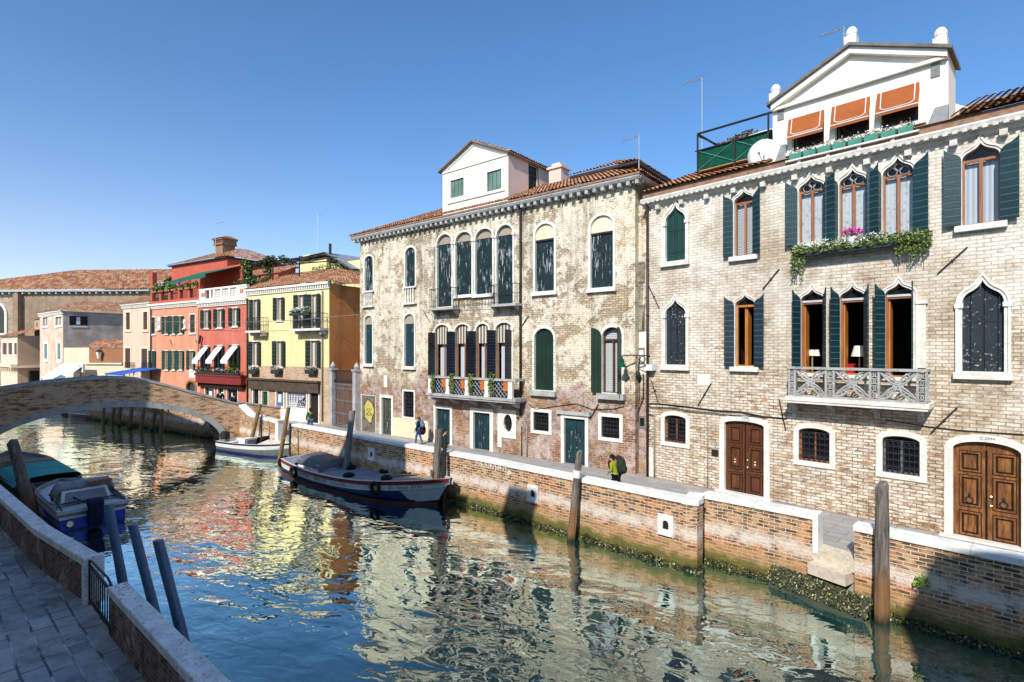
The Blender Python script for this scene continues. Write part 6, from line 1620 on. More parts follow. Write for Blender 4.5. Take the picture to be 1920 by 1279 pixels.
vs = [mb.v((x, y, 0)) for x, y in LBK]
for t in tessellate_polygon([[Vector((x, y, 0)) for x, y in LBK]]): mb.bm.faces.new([vs[i] for i in t])
structure(mb.build('path', 'paving_dark', recalc=False))

def quay(name, label, pts, brick='brick_quay', cop='stone_coping', th=.40, zt=.80, ch=.15, z0=-1.7, weed=0, over=.05, tops=None, wl=.10):
    t = thing(name, label, 'wall', (pts[0][0], pts[0][1], 0)); base = Vector((pts[0][0], pts[0][1], 0))
    for k, (p, q) in enumerate(zip(pts, pts[1:])):
        F = Frame(p, (q[0]-p[0], q[1]-p[1])); L = (Vector(q) - Vector(p)).length
        za, zb = (tops[k], tops[k+1]) if tops else (zt, zt)
        mb = MB(); mb.loft([[(x, y, z) for y, z in ((0, z0), (0, zz), (th, zz), (th, z0))] for x, zz in ((0, za), (L + .001*k, zb))], True, True)
        n = max(1, int(L/.5))
        o = mb.build('wall', brick, t); o.location = F.o - base; o.rotation_euler = (0, 0, F.rot)
        mb = MB(); n = max(1, round(L/1.45))
        for i in range(n):
            xa, xb = L*i/n + (.004 if i else -.02), L*(i+1)/n + (-.004 if i < n-1 else .02)
            z1, z2 = za + (zb-za)*i/n, za + (zb-za)*(i+1)/n; j = rp.uniform(-.006, .006)
            b = .015
            mb.loft([[(x, y, z + zz) for y, z in ((-over, .002), (-over, ch-b), (-over+b, ch+j), (th+over-b, ch+j), (th+over, ch-b), (th+over, .002))] for x, zz in ((xa, z1), (xb, z2))], True, True)
        o = mb.build('coping', cop, t); o.location = F.o - base; o.rotation_euler = (0, 0, F.rot)
        if weed:
            rd = random.Random(k*7 + int(L*10)); mb = MB()
            for i in range(int(L*weed*1.7)):
                u = rd.random(); h = rd.random()**1.6; zt_ = .15 + .12*mnoise.noise((u*L*.6, k*3.1, 0))
                mb.leaves((u*L, -.01 - .07*(1-h), WATER - .04 + h*zt_), (.06, .05, .03), 3, wl, rd)
            o = mb.build('seaweed', 'weed_shell', t, recalc=False); o.location = F.o - base; o.rotation_euler = (0, 0, F.rot)
    return t
quay('quay_wall', 'brick quay wall right of the landing steps, mostly in shadow', [(8.88, 13.83), (9.5, 13.2), (17.4, 5.1)], weed=150, wl=.07)
mq = quay('quay_wall', 'short orange brick quay wall between the landing steps and the corner', [(6.05, 16.85), (8.3, 14.75)], weed=130, wl=.07)
F_ = Frame((6.05, 16.85), (2.25, -2.10)); L_ = math.hypot(2.25, 2.10); mb = MB(); mb.box(L_ + .022, L_ + .16, -.06, .46, -.1, .955); o = mb.build('quoin', 'stone_coping', mq); o.rotation_euler = (0, 0, F_.rot)
lq = quay('quay_wall', 'long sunlit brick quay wall in front of the two palaces', [(-13.6, 32.7), (-1.34, 22.4), (5.55, 16.0), (6.05, 16.85)], weed=90, wl=.075)
quay('quay_wall', 'sloping brick parapet wall running down from the bridge foot', [(-19.0, 37.2), (-17.9, 36.3), (-15.0, 33.87)], weed=40, tops=[1.5, .95, .80])
mb = MB(); mb.box(-.17, .17, -.15, .22, -.9, .95); mb.box(-.21, .21, -.19, .26, .951, 1.04)
gp = solo(mb, 'gate_pillar', 'stone_coping', 'squat pale stone pillar at the foot of the bridge parapet', 'pillar', (-14.75, 33.75, 0), FA.rot)
quay('quay_wall', 'far quay wall with green weed seen through the bridge arch', [(-46, 54.6), (-21.5, 39.3)], weed=22, wl=.2)
# drain stones let into the long wall
for x, y, lab in ((697, 852, 'white drain stone in the quay wall left of the cargo boat bow'), (610, 836, None), (1000, 926, 'white drain stone in the shadow patch of the long quay wall'), (1249, 985, 'white drain stone near the corner of the long quay wall')):
    if lab is None: continue
    seg = Frame((-13.6, 32.7), (12.26, -10.3)) if x < 880 else Frame((-1.34, 22.4), (6.89, -6.4))
    s_, z_ = seg.q(x, y); t = thing('drain_stone', lab, 'stone block', seg.w(s_, 0, z_), seg.rot, 'drain stones in the quay wall')
    p = MB(); out = o_rect(-.26, .26, -.34, .34); ho_ = o_arch(-.10, .10, -.12, .05, .16); p.wall(out, [ho_], -.05, .04); p.loft([[(xx, -.05, zz) for xx, zz in out], [(xx, .02, zz) for xx, zz in out]], True); p.box(-.24, .24, -.10, -.051, -.30, -.2); p.build('slab', 'stone_coping', t, recalc=False)
    p = MB(); p.face([(xx, -.012, zz) for xx, zz in offset(ho_, .005)]); p.build('mouth', 'interior_dark', t)
seg = Frame((-1.34, 22.4), (6.89, -6.4))
# graffiti tag on the long wall
s0_, z_ = seg.q(895, 872); gr_ = thing('wall_graffiti', 'faded white spray paint tag below the coping of the long quay wall', 'graffiti', seg.w(seg.s(918), -.012, seg.z(918, 873)), seg.rot)
p = MB(); rd = random.Random(9)
for i in range(7):
    x = -.9 + i*.28; p.tube([(x, 0, -.12), (x + rd.uniform(.02, .1), 0, .14), (x + .16, 0, rd.uniform(-.05, .05)), (x + rd.uniform(.05, .2), 0, -.13)], .018, 4)
p.torus((1.12, 0, -.12), .07, .02, 'y', 10, 4); p.build('tag', 'paper_white', gr_)
# landing steps
FS_ = Frame((8.3, 14.75), (.58, -.92)); LS = math.hypot(.58, .92)
st = thing('landing_steps', 'white stone landing step in the gap of the right quay wall', 'steps', FS_.o, FS_.rot)
p = MB(); p.loft([[(.06, -.34, z), (LS - .06, -.34, z), (LS - .06, .5, z), (.06, .5, z)] for z in (-.60, -.30)], True, True); p.loft([[(.0, -.02, z), (LS, -.02, z), (LS, .6, z), (.0, .6, z)] for z in (-.298, .006)], True, True); p.build('step', 'stone_rusty', st)
p = MB(); rd = random.Random(2)
p.loft([[(x, -.75 - .1*math.sin(x*3), z0) for x in (-.9, -.3, .4, 1.0, 1.6)] for z0 in (-1.6, -1.24)] + [[(x, -.2, -.72) for x in (-.9, -.3, .4, 1.0, 1.6)]]); fo = p.build('footing', 'mud', st)
p = MB()
for i in range(1500):
    u = rd.random(); p.leaves((-1.0 + 2.7*u, -.25 - .50*rd.random()**1.3, 0), (.01, .01, .01), 1, .052, rd)
for v in p.bm.verts: 
    t_ = min(1, max(0, (-.2 - v.co.y)/.75)); v.co.z += -.70 - .50*t_ + .03
p.build('seaweed', 'weed_shell', st, recalc=False)

# left bank walls and gate
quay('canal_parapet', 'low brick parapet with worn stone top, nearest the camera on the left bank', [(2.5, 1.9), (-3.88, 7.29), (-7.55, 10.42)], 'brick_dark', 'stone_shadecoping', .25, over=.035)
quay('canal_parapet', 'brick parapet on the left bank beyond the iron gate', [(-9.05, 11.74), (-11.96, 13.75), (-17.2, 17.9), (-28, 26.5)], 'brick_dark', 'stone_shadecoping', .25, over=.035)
FGt = Frame((-7.55, 10.42), (-1.5, 1.32)); WGt = math.hypot(1.5, 1.32)
ig = thing('canal_gate', 'small black iron railing gate in the gap of the left bank parapet', 'gate', FGt.o, FGt.rot)
p = MB()
for i in range(10): x = .16 + (WGt - .32)*i/9; p.tube([(x, .22, .08), (x, .22, .86)], .013, 5)
for z in (.1, .84): p.box(.1, WGt - .1, .20, .24, z - .02, z + .02)
p.build('railing', 'iron_black', ig)
p = MB(); p.tube([(.0, .22, .95), (.3, .22, 1.02), (WGt - .3, .22, .98), (WGt, .22, .92)], .022, 6); p.tube([(.12, .22, 0), (.12, .22, .96)], .022, 6); p.tube([(WGt - .12, .22, 0), (WGt - .12, .22, .96)], .022, 6); p.build('handrail', 'iron_black', ig)
p = MB(); p.box(WGt - .08, WGt + .10, -.05, .32, .0, 1.0); p.build('pillar', 'stone_shadecoping', ig)

# ---------------------------------------------------------------- brick bridge
cB = Vector((-19.0, 37.2, 0)); dc = Vector((-.78, -.63, 0)).normalized(); SP = 14.0
FBr = Frame(cB + dc*SP, -dc); Wb = 3.2
br = thing('brick_bridge', 'single arched brick footbridge with stone trim spanning the canal', 'bridge', FBr.o, FBr.rot)
prof_t = [(-6, .6), (-3, 1.0), (0, 1.62), (1.5, 2.12), (3.0, 2.62), (4.4, 3.14), (5.4, 3.46), (6.4, 3.62), (7.4, 3.68), (8.6, 3.66), (10.4, 3.50), (12.2, 3.22), (14, 2.75), (16, 2.2), (19, 1.3)]
topp = [(SP - t, z) for t, z in prof_t][::-1]         # left to right
def arch_z(x, off=0.0):
    c, h = SP - 7.15, 6.1 + off; u = (x - c)/h
    return -.85 + (2.82 + off)*math.sqrt(max(0, 1 - u*u)) if abs(u) <= 1 else -1.7
cxa = SP - 7.15
def arch_pts(off, n=28): return [(cxa + (6.1 + off)*math.cos(math.pi*(1 - i/n)), -.85 + (2.82 + off)*math.sin(math.pi*(1 - i/n))) for i in range(n + 1)]
ai = arch_pts(0)
outl = [(topp[0][0], -1.7), (ai[0][0], -1.7)] + ai + [(ai[-1][0], -1.7), (SP, -1.7)] + [p for p in topp if p[0] <= SP + .01][::-1]
for y0, nm in ((0, 'near'), (Wb - .35, 'far')):
    p = MB()
    ol = outl if nm == 'near' else [(topp[0][0], -1.7), (ai[0][0], -1.7)] + ai + [(ai[-1][0], -1.7), (topp[-1][0], -1.7)] + topp[::-1]
    vs = {}
    for yy in (y0, y0 + .35):
        vv = [p.v((x, yy, z)) for x, z in ol]; vs[yy] = vv
        for t in tessellate_polygon([[Vector((x, z, 0)) for x, z in ol]]): p.bm.faces.new([vv[i] for i in t])
    A_, B_ = vs[y0], vs[y0 + .35]
    for i in range(len(ol)): p.bm.faces.new((A_[i], A_[(i+1) % len(ol)], B_[(i+1) % len(ol)], B_[i]))
    p.build('spandrel', 'brick_bridge', br)
    c = MB()
    tl = [q for q in topp if q[0] <= SP + .01] if nm == 'near' else topp
    c.loft([[(x, y, z + dz) for y, dz in ((y0 - .06, 0.002), (y0 - .06, .10), (y0 + .41, .10), (y0 + .41, .002))] for x, z in tl], True, True); c.build('coping', 'stone_grey', br)
    r = MB(); n = 28; ao = arch_pts(.34); aj = arch_pts(-.03)
    yy0, yy1 = (y0 - .07, y0 + .3) if nm == 'near' else (y0 + .05, y0 + .42)
    for i in range(n):
        g = .0015
        r.loft([[(aj[i][0]+g, yy, aj[i][1]), (aj[i+1][0]-g, yy, aj[i+1][1]), (ao[i+1][0]-g, yy, ao[i+1][1]), (ao[i][0]+g, yy, ao[i][1])] for yy in (yy0, yy1)], True, True)
    r.build('arch_ring', 'stone_grey', br)
p = MB(); p.loft([[(x, y, z) for x, z in arch_pts(.02)] for y in (.30, Wb - .30)]); p.build('vault', 'brick_bridge', br)
p = MB(); p.loft([[(x, y, z - .95) for x, z in topp] for y in (.34, Wb - .34)]); p.build('deck', 'paving_light', br)

# ---------------------------------------------------------------- mooring posts
def post(label, base, top, r0, r1, m='post_wood', group='mooring posts', slant=.25, n=10, extra=None):
    base, top = Vector(base), Vector(top); t = thing('mooring_post', label, 'mooring post', (base.x, base.y, 0), 0, group)
    o = Vector((base.x, base.y, 0)); p = MB(); d = top - base; secs = []; rd = random.Random(int(abs(base.x*53)))
    ph = [rd.uniform(.90, 1.08) for _ in range(n)]
    K = 9
    for i in range(K + 1):
        f = i/K; c = base + d*f - o; r = r0 + (r1 - r0)*f
        secs.append([c + Vector((math.cos(2*math.pi*k/n)*r*ph[k]*(1 + .05*math.sin(i*1.7 + k)), math.sin(2*math.pi*k/n)*r*ph[k], (slant*r1*4*(math.cos(2*math.pi*k/n + 1.0))*.4 if i == K else 0))) for k in range(n)])
    if slant > .1:
        c = top - o; secs.append([c + Vector((math.cos(2*math.pi*k/n)*r1*.55 + .02, math.sin(2*math.pi*k/n)*r1*.55, r1*.9 + slant*r1*.6*math.cos(2*math.pi*k/n + 1))) for k in range(n)])
    p.loft(secs, True, True); p.build('timber', m, t, smooth=False)
    return t
def wpost(label, bx, by, tx, ty, r0, r1, **kw):
    b = on_plane(bx, by, WATER); tp = at_depth(tx, ty, b.y + kw.pop('dy', .1)); b2 = b - (tp - b).normalized()*.5
    return post(label, b2, tp, r0, r1, **kw)
wpost('thick weathered timber mooring post beside the landing steps', 1653, 1166, 1653.5, 912, .172, .138)
t = wpost('leaning weathered mooring post with a white band, in front of the plaster palace', 1070, 1014, 1086, 850, .15, .12)
o_ = on_plane(1070, 1014, WATER); tp = at_depth(1086, 840, o_.y + .1); f1, f2 = .68, .76
p = MB(); a_, b_ = o_.lerp(tp, f1) - t.location, o_.lerp(tp, f2) - t.location; p.tube([a_, b_], .142, 12); p.build('white_band', 'white_paint', t)
wpost('pale grey mooring post standing behind the cargo boat bow', 815, 941, 823, 805, .19, .17, slant=.05)
wpost('slim dark mooring post right of the grey post at the cargo boat bow', 832, 943, 834, 818, .10, .09, m='iron_black', slant=.05)
wpost('tall leaning blue grey mooring post behind the covered cargo boat', 646, 898, 661, 770, .17, .15, m='post_grey', slant=.05)
wpost('tan mooring pole leaning over the stern of the white motorboat', 466, 847, 488, 758, .13, .12, m='wood_pole_tan', slant=.02)
wpost('tan mooring pole leaning at the bow of the white motorboat', 524, 863, 541, 764, .13, .12, m='wood_pole_tan', slant=.02)
wpost('thin dark stake left of the bridge foot pillar', 489, 853, 491, 778, .06, .05, m='pipe_brown', slant=.02)
wpost('thin dark stake right of the bridge foot pillar', 543, 868, 544, 794, .07, .06, m='pipe_brown', slant=.02)
kw = dict(m='post_paint', slant=.04, n=14)
wpost('leftmost of three dark round poles beside the left bank gate', 240, 1146, 203, 945, .105, .10, **kw)
wpost('middle of three dark round poles beside the left bank gate', 303, 1196, 248, 983, .105, .10, **kw)
wpost('rightmost of three dark round poles beside the left bank gate', 355, 1240, 296.5, 1013, .108, .104, **kw)
wpost('thick dark timber post leaning behind the left parapet by the boats', 64, 978, 25, 832, .23, .19)
for i, (x, y) in enumerate(((243, 804), (262, 806), (300, 812), (283, 808), (192, 793), (207, 795), (222, 799))):
    b = on_plane(x, y, WATER); post('wooden pole in the water seen through the bridge arch', b - Vector((0, 0, .4)), b + Vector((.35 if i % 2 else .1, .2, 2.3)), .14, .13, 'wood_pole_tan' if i % 3 else 'post_wood', 'poles beyond the bridge arch', .02, 7)

# ---------------------------------------------------------------- boats
def boat_frame(o, d): return Vector((o[0], o[1], WATER)), math.atan2(d[1], d[0])
def hull(name, label, o, d, L, beam, g, tip, mats, band=(.12, .32), stern=.75, full=.55, deck=None, deck_dz=.15, rake=.5, keel=-.3, loc_y=0.0, group=None):
    """x forward, y across (centre 0), z up from the water"""
    loc, rz = boat_frame(o, d); t = thing(name, label, 'boat', loc, rz, group)
    N = 22
    def hb(u):
        s = stern + (1 - stern)*min(1, u/.30)**.7
        return beam/2*s*(1 - max(0, (u - full)/(1 - full))**2.2)
    def G(u): return g(u)
    def sec(u, z, k): return hb(u)*k
    us = [i/N for i in range(N + 1)]
    def strip(name, lv, m, proud=0.0):
        p = MB()
        for sg in (-1, 1):
            rows = []
            for u in us:
                row = []
                for f in lv:      # f: ('g', dz) from the gunwale or ('z', z, k)
                    if f[0] == 'g': z = G(u) - f[1]; k = 1 - .12*f[1]; 
                    else: z = f[1]; k = f[2]
                    xx = u*L - rake*max(0, (u - .55)/.45)*max(0, (G(u) - z))*.55
                    row.append((xx, sg*(hb(u)*k + proud + (.004 if u > .999 else 0)), z))
                rows.append(row)
            p.loft(rows)
        r = []
        for sg in (-1, 1):
            for f in (lv if sg < 0 else lv[::-1]):
                z = G(0) - f[1] if f[0] == 'g' else f[1]; k = 1 - .12*f[1] if f[0] == 'g' else f[2]; r.append((0, sg*(hb(0)*k + proud), z))
        p.face(r)
        return p.build(name, m, t, True)
    strip('hull', [('g', band[1]), ('z', .05, .93), ('z', keel, .45)], mats[0])
    strip('band', [('g', band[0]), ('g', band[1] + .01)], mats[1], .012)
    strip('rubbing_strake', [('g', -.03), ('g', band[0]*.5), ('g', band[0] + .01)], mats[2], .035)
    if len(mats) > 4: strip('waterline', [('z', .10, .945), ('z', -.05, .90)], mats[4], .014)
    p = MB(); p.loft([[(u*L, -hb(u)*.985, G(u) - (deck_dz if deck is None else deck)), (u*L, hb(u)*.985, G(u) - (deck_dz if deck is None else deck))] for u in us]); p.build('deck', mats[3], t)
    p = MB()
    for sg in (-1, 1): p.loft([[(u*L, sg*(hb(u) - a), G(u) + b) for a, b in ((-.03, .03), (.10, .03), (.10, -.25), )] for u in us])
    p.box(.0, .10, -hb(0), hb(0), G(0) - .2, G(0) + .028); p.build('gunwale', mats[5] if len(mats) > 5 else mats[1], t)
    return t, hb, G
# cargo barge
dcg = Vector((.793, -.609)); og = Vector((-12.0, 29.75))
Lc = 11.9
gz = lambda u: .74 - .10*math.sin(math.pi*min(1, u/.75)) + .50*max(0, (u - .40)/.60)**1.9
cb, hbc, Gc = hull('cargo_boat', 'long open cargo boat with blue hull, white band and red rail moored along the quay', og, dcg, Lc, 3.0, gz, 0, ['boat_blue', 'white_paint', 'boat_red', 'boat_deck', 'boat_antifoul', 'boat_grey_light'], (.13, .40), .62, .60, rake=1.3)
def bside(x, dz, out=.06):
    u = x/Lc; return Vector((x - 1.3*max(0, (u-.55)/.45)*dz*.55, -(hbc(u)*(1 - .12*dz) + out), Gc(u) - dz))
def btext(s, x0, size, dz=.265, shear=0, ch=.62):
    x = x0; w = size*ch
    for c in s:
        if c != ' ':
            p0, p1 = bside(x - .05, dz, .028), bside(x + .05, dz, .028); d = (p1 - p0)
            o = text_mesh(c, size, 'blue_ink', cb, bside(x, dz, .028), (R(90), -math.atan2(d.z, d.x)*1.0, math.atan2(d.y, d.x)), shear=shear, extrude=.001)
        x += w
for nm, s, x, sz, shr in (('a', 'TRASPORTI VANELLO', 2.55, .24, 0), ('b', 'di Pavan Gino', 5.45, .15, .2), ('c', 'N 1', 8.3, .18, 0), ('d', 'Di Pavan Gino', 9.45, .19, .25)):
    # one lettering mesh for each line
    before = set(cb.children); btext(s, x, sz, shear=shr)
    new = [o for o in cb.children if o not in before]
    bm = bmesh.new()
    for o in new:
        bpy.context.view_layer.update(); m_ = Matrix.LocRotScale(o.location, o.rotation_euler, o.scale); me = o.data.copy(); me.transform(m_); bm.from_mesh(me); bpy.data.meshes.remove(me)
    me = bpy.data.meshes.new('lettering'); bm.to_mesh(me); bm.free(); me.materials.append(MATS['blue_ink'])
    for o in new: bpy.data.objects.remove(o)
    lo = bpy.data.objects.new('lettering', me); COL.objects.link(lo); lo.parent = cb
p = MB()
for sg in (-1, 1):
    p.loft([[(u*Lc - 1.3*max(0, (u-.55)/.45)*dz*.55, sg*(hbc(u)*(1 - .14*dz) + .05), max(.14, Gc(u) - dz)) for dz in (.42, .7*k + .42*(1-k), 1.0*k + .42*(1-k))] for u, k in [(.84 + .16*i/8, min(1, i/3)) for i in range(9)]])
p.build('bow_plate', 'boat_grey_light', cb)
p = MB(); u0 = .79
p.loft([[(u*Lc, -hbc(u)*.72, Gc(u) - .10), (u*Lc, hbc(u)*.72, Gc(u) - .10)] for u in (u0, u0 + .05, u0 + .10, u0 + .15)]); p.build('hatch_boards', 'planks_tan', cb)
p = MB(); p.loft([[(x, y, z) for y, z in ((-hbc(.06)*.7, .42), (hbc(.06)*.7, .42))] for x in (.3, 1.1)]); p.build('stern_boards', 'planks_tan', cb)
p = MB(); p.loft([[(1.5, -.85, .40), (3.6, -.95, .34), (3.6, .9, .34), (1.5, .8, .40)], [(1.55, -.80, .95), (3.45, -.85, .80), (3.45, .8, .80), (1.55, .75, .95)]], True, True); p.build('engine_box', 'white_paint', cb)
p = MB()
for y in (-.3, .25): p.tube([(8.3, y, Gc(.73) - .05), (9.9, y*.3, Gc(.87) + .06)], .03, 5)
p.build('boom', 'wood_pole_tan', cb)
p = MB(); p.tube([(9.0, -.6, Gc(.79)), (9.0, -.6, Gc(.79) + .28)], .03, 6); p.tube([(10.7, 0, Gc(.94)), (10.7, 0, Gc(.94) + .3)], .05, 6); p.build('bollard', 'iron_grey', cb)
tp_ = thing('tarpaulin', 'grey tarpaulin draped over the engine box of the cargo boat', 'tarpaulin', cb.location, cb.rotation_euler[2])
p = MB(); rd = random.Random(6); rows = []
for i in range(13):
    x = 1.35 + 2.25*i/12; row = []
    for j in range(13):
        v = -1 + 2*j/12; zz = 1.12 - .13*i/12 - .34*abs(v)**4 - (.22 if i in (0,) else 0) + .035*mnoise.noise((x*2.2, v*3, 1)); row.append((x + .04*mnoise.noise((v*3, x, 4)), v*(1.05 - .04*abs(v)) + .03, zz))
    rows.append(row)
rows.insert(0, [(r[0] - .12, r[1], .50) for r in rows[0]]); rows.append([(r[0] + .08, r[1], r[2] - .35) for r in rows[-1]])
p.loft(rows); p.build('sheet', 'tarp_grey', tp_, True)
def tyre(label, x, y, z, axis, par=cb, R_=.24, r=.085, group='tyres on the cargo boat'):
    c, s = math.cos(par.rotation_euler[2]), math.sin(par.rotation_euler[2])
    p = MB(); p.torus((0, 0, 0), R_, r, axis, 18, 8)
    solo(p, 'tyre', 'tyre_rubber', label, 'tyre', par.location + Vector((x*c - y*s, x*s + y*c, z)), par.rotation_euler[2], group, True)
for lab, x in (('black tyre fender hanging at the stern quarter of the cargo boat', 2.0), ('black tyre fender hanging on the white bow flank of the cargo boat', 8.75)):
    q = bside(x, .28, .11); tyre(lab, q.x, q.y, q.z, 'y')
q = bside(.02, .2, .1); tyre('black tyre fender hanging on the stern corner of the cargo boat', q.x - .08, q.y + .25, q.z, 'x')
for lab, x, y in (('tyre lying on the grey deck beside the tarpaulin end', 4.15, .55), ('tyre lying near the rail in the middle of the cargo deck', 5.55, -.55), ('tyre against the far rail of the cargo boat deck', 6.4, .95), ('tyre lying left of the hatch boards at the bow', 8.0, -.25), ('tyre against the far rail beside the hatch boards', 8.2, .75)):
    tyre(lab, x, y, Gc(x/Lc) - .06, 'z', R_=.20, r=.085)

# white motorboat
om = Vector((-19.7, 35.3)) + Vector((.468, .884))*.85
gm = lambda u: .60 + .28*u*u
mbt, hbm, Gm = hull('motorboat', 'small white motorboat with black outboard engine moored by the bridge', om, (.884, -.468), 6.5, 1.8, gm, 0, ['iron_grey', 'white_paint', 'iron_black', 'boat_deck', 'boat_blue', 'white_paint'], (.06, .30), .86, .6, deck=.25)
p = MB(); p.loft([[(x, y, z) for y, z in ((-.75, .32), (-.7, .95), (.7, .95), (.75, .32))] for x in (2.3, 2.9)], True, True); p.box(1.0, 1.5, -.75, .75, .3, .62); p.build('seat', 'white_paint', mbt)
p = MB(); p.loft([[(2.92, -.55, .45), (2.92, -.5, .85), (2.92, .5, .85), (2.92, .55, .45)], [(2.94, -.55, .45), (2.94, -.5, .85), (2.94, .5, .85), (2.94, .55, .45)]], True, True); p.build('seat_back', 'boat_deck', mbt)
p = MB(); p.loft([[(x, -hbm(x/6.5)*.98, Gm(x/6.5) + .02), (x, 0, Gm(x/6.5) + .22 - .03*(x-4)), (x, hbm(x/6.5)*.98, Gm(x/6.5) + .02)] for x in (4.2, 5.0, 5.6, 6.1, 6.4)]); p.build('foredeck', 'tarp_cream', mbt)
p = MB(); p.loft([[(x, -.6, z), (x, .6, z)] for x, z in ((3.7, .6), (4.0, 1.15))]); p.build('windscreen', 'glass_dark', mbt)
p = MB(); p.loft([[(-.40*k - .02, -.15*w_, z), (.1, -.15*w_, z), (.1, .15*w_, z), (-.40*k - .02, .15*w_, z)] for z, k, w_ in ((.45, .7, .9), (.70, 1, 1.2), (1.0, 1, 1.2), (1.15, .7, .9))], True, True); p.box(-.32, -.12, -.09, .09, -.2, .55); p.build('outboard_motor', 'iron_black', mbt)

# blue boat by the left parapet
ob = Vector((-15.75, 20.1)); gb = lambda u: .78 + .15*u
bb, hbb, Gb = hull('blue_boat', 'bright blue boat with white band and grey cover moored by the left parapet', ob, (-.77, .64), 5.7, 2.25, gb, 0, ['boat_bright_blue', 'white_paint', 'boat_grey_light', 'boat_grey_light', 'boat_blue', 'tarp_pale'], (.05, .30), .92, .6, deck=.10)
p = MB(); p.loft([[(x, -.80, .72), (x + .35, -.70, 1.25), (x + .35, .70, 1.25), (x, .80, .72)] for x in (1.0, 2.0)], True, True); p.build('cabin', 'white_paint', bb)
p = MB(); p.loft([[(1.02, -.68, .80), (1.29, -.6, 1.18), (1.29, .6, 1.18), (1.02, .68, .80)], [(1.0, -.68, .80), (1.27, -.6, 1.18), (1.27, .6, 1.18), (1.0, .68, .80)]], True, True); p.build('cabin_window', 'boat_deck', bb)
p = MB(); p.box(-.12, .1, -1.1, 1.1, .70, .84); p.box(.1, .9, -1.0, 1.0, .69, .73); p.build('stern_seat', 'boat_grey_light', bb)
p = MB(); p.tube([(.5, -.8, .95), (.5, .9, .95)], .03, 5); p.tube([(.3, .2, .9), (1.6, .5, 1.05)], .03, 5); p.tube([(.9, -.95, .78), (.9, .95, .78)], .02, 5)
for y in (-.95, .95): p.tube([(-.05, y, .85), (1.0, y, .98), (2.4, y*.95, 1.0)], .03, 5)
p.build('rail', 'iron_black', bb)
p = MB(); p.loft([[(-.42*k, -.22*w_, z), (.06, -.22*w_, z), (.06, .22*w_, z), (-.42*k, .22*w_, z)] for z, k, w_ in ((.1, .7, .8), (.4, .9, 1), (1.0, 1, 1), (1.1, .8, .9))], True, True); o = p.build('outboard_motor', 'cloth_navy', bb)
p = MB(); p.lathe([(.10, 0), (.13, .02), (.10, .05)], (0, 0, 0), 12); o = p.build('exhaust_ring', 'brass', bb); o.location = (-.03, .72, .30); o.rotation_euler = (0, R(-90), 0)
rt = thing('rolled_cover', 'grey rolled canvas cover lying on the cabin of the blue boat', 'tarpaulin', bb.location, bb.rotation_euler[2])
p = MB(); rows = []
for i in range(15):
    y = -.95 + 1.9*i/14; r = .22 + .03*mnoise.noise((y*4, 0, 0)); rows.append([(1.65 + r*1.5*math.cos(2*math.pi*k/10), y, 1.32 + r*math.sin(2*math.pi*k/10) - (.25 if i in (0, 14) else 0)) for k in range(10)])
p.loft(rows, True, True); p.build('canvas', 'tarp_pale', rt, True)
p = MB(); p.box(1.2, 1.36, -.85, -.1, 1.42, 1.50); p.build('paddle', 'terracotta', rt)
# boat under the teal cover
o2 = Vector((-20.45, 23.75)); g2 = lambda u: .80 + .25*u*u
b2, hb2, G2 = hull('covered_boat', 'dark work boat under a teal tarpaulin moored at the left edge', o2, (-.79, .61), 9.5, 2.4, g2, 0, ['iron_black', 'tarp_pale', 'iron_grey', 'tarp_pale', 'boat_antifoul', 'tarp_pale'], (.06, .2), .85, .62, deck=.12)
tc = thing('teal_tarpaulin', 'teal tarpaulin stretched flat over the covered boat', 'tarpaulin', b2.location, b2.rotation_euler[2])
p = MB(); rows = []
for i in range(11):
    x = .25 + 4.0*i/10; rows.append([(x, -1.25 + 2.5*j/10, .98 + .12*(1 - (abs(-1 + .2*j))**2) + .02*mnoise.noise((x*2, j*.5, 0)) - (.25 if j in (0, 10) else 0)) for j in range(11)])
p.loft(rows); p.build('sheet', 'tarp_teal', tc, True)
for i, (x, y, lab) in enumerate(((5.2, -.35, 'tan wooden crate lid stacked nearest on the covered boat'), (6.2, .45, 'tan wooden crate lid stacked farther on the covered boat'))):
    p = MB(); c, s = math.cos(b2.rotation_euler[2]), math.sin(b2.rotation_euler[2]); p.box(-.5, .5, -.6, .6, 0, .28); p.box(-.55, .55, -.65, .65, .281, .34)
    for k in range(5): p.box(-.54 + k*.22, -.40 + k*.22, -.64, .64, .341, .36)
    solo(p, 'crate', 'planks_tan', lab, 'crate', b2.location + Vector((x*c - y*s, x*s + y*c, .72 + .05*i)), b2.rotation_euler[2] + .1*i, 'crates on the covered boat')
# red boat through the arch
orb = on_plane(190, 786, WATER); r_, hbr, Gr = hull('red_boat', 'small red and white boat beyond the bridge arch', (orb.x, orb.y + .6), (-.95, .3), 5.2, 1.9, lambda u: .55 + .2*u*u, 0, ['boat_red', 'white_paint', 'boat_red', 'tarp_teal', 'boat_red', 'white_paint'], (.04, .16), .85, .6)
p = MB(); p.box(1.4, 2.4, -.6, .6, .45, .8); p.tube([(3, -.4, .5), (3, -.4, 1.3)], .06, 6); p.build('seat', 'tarp_teal', r_)

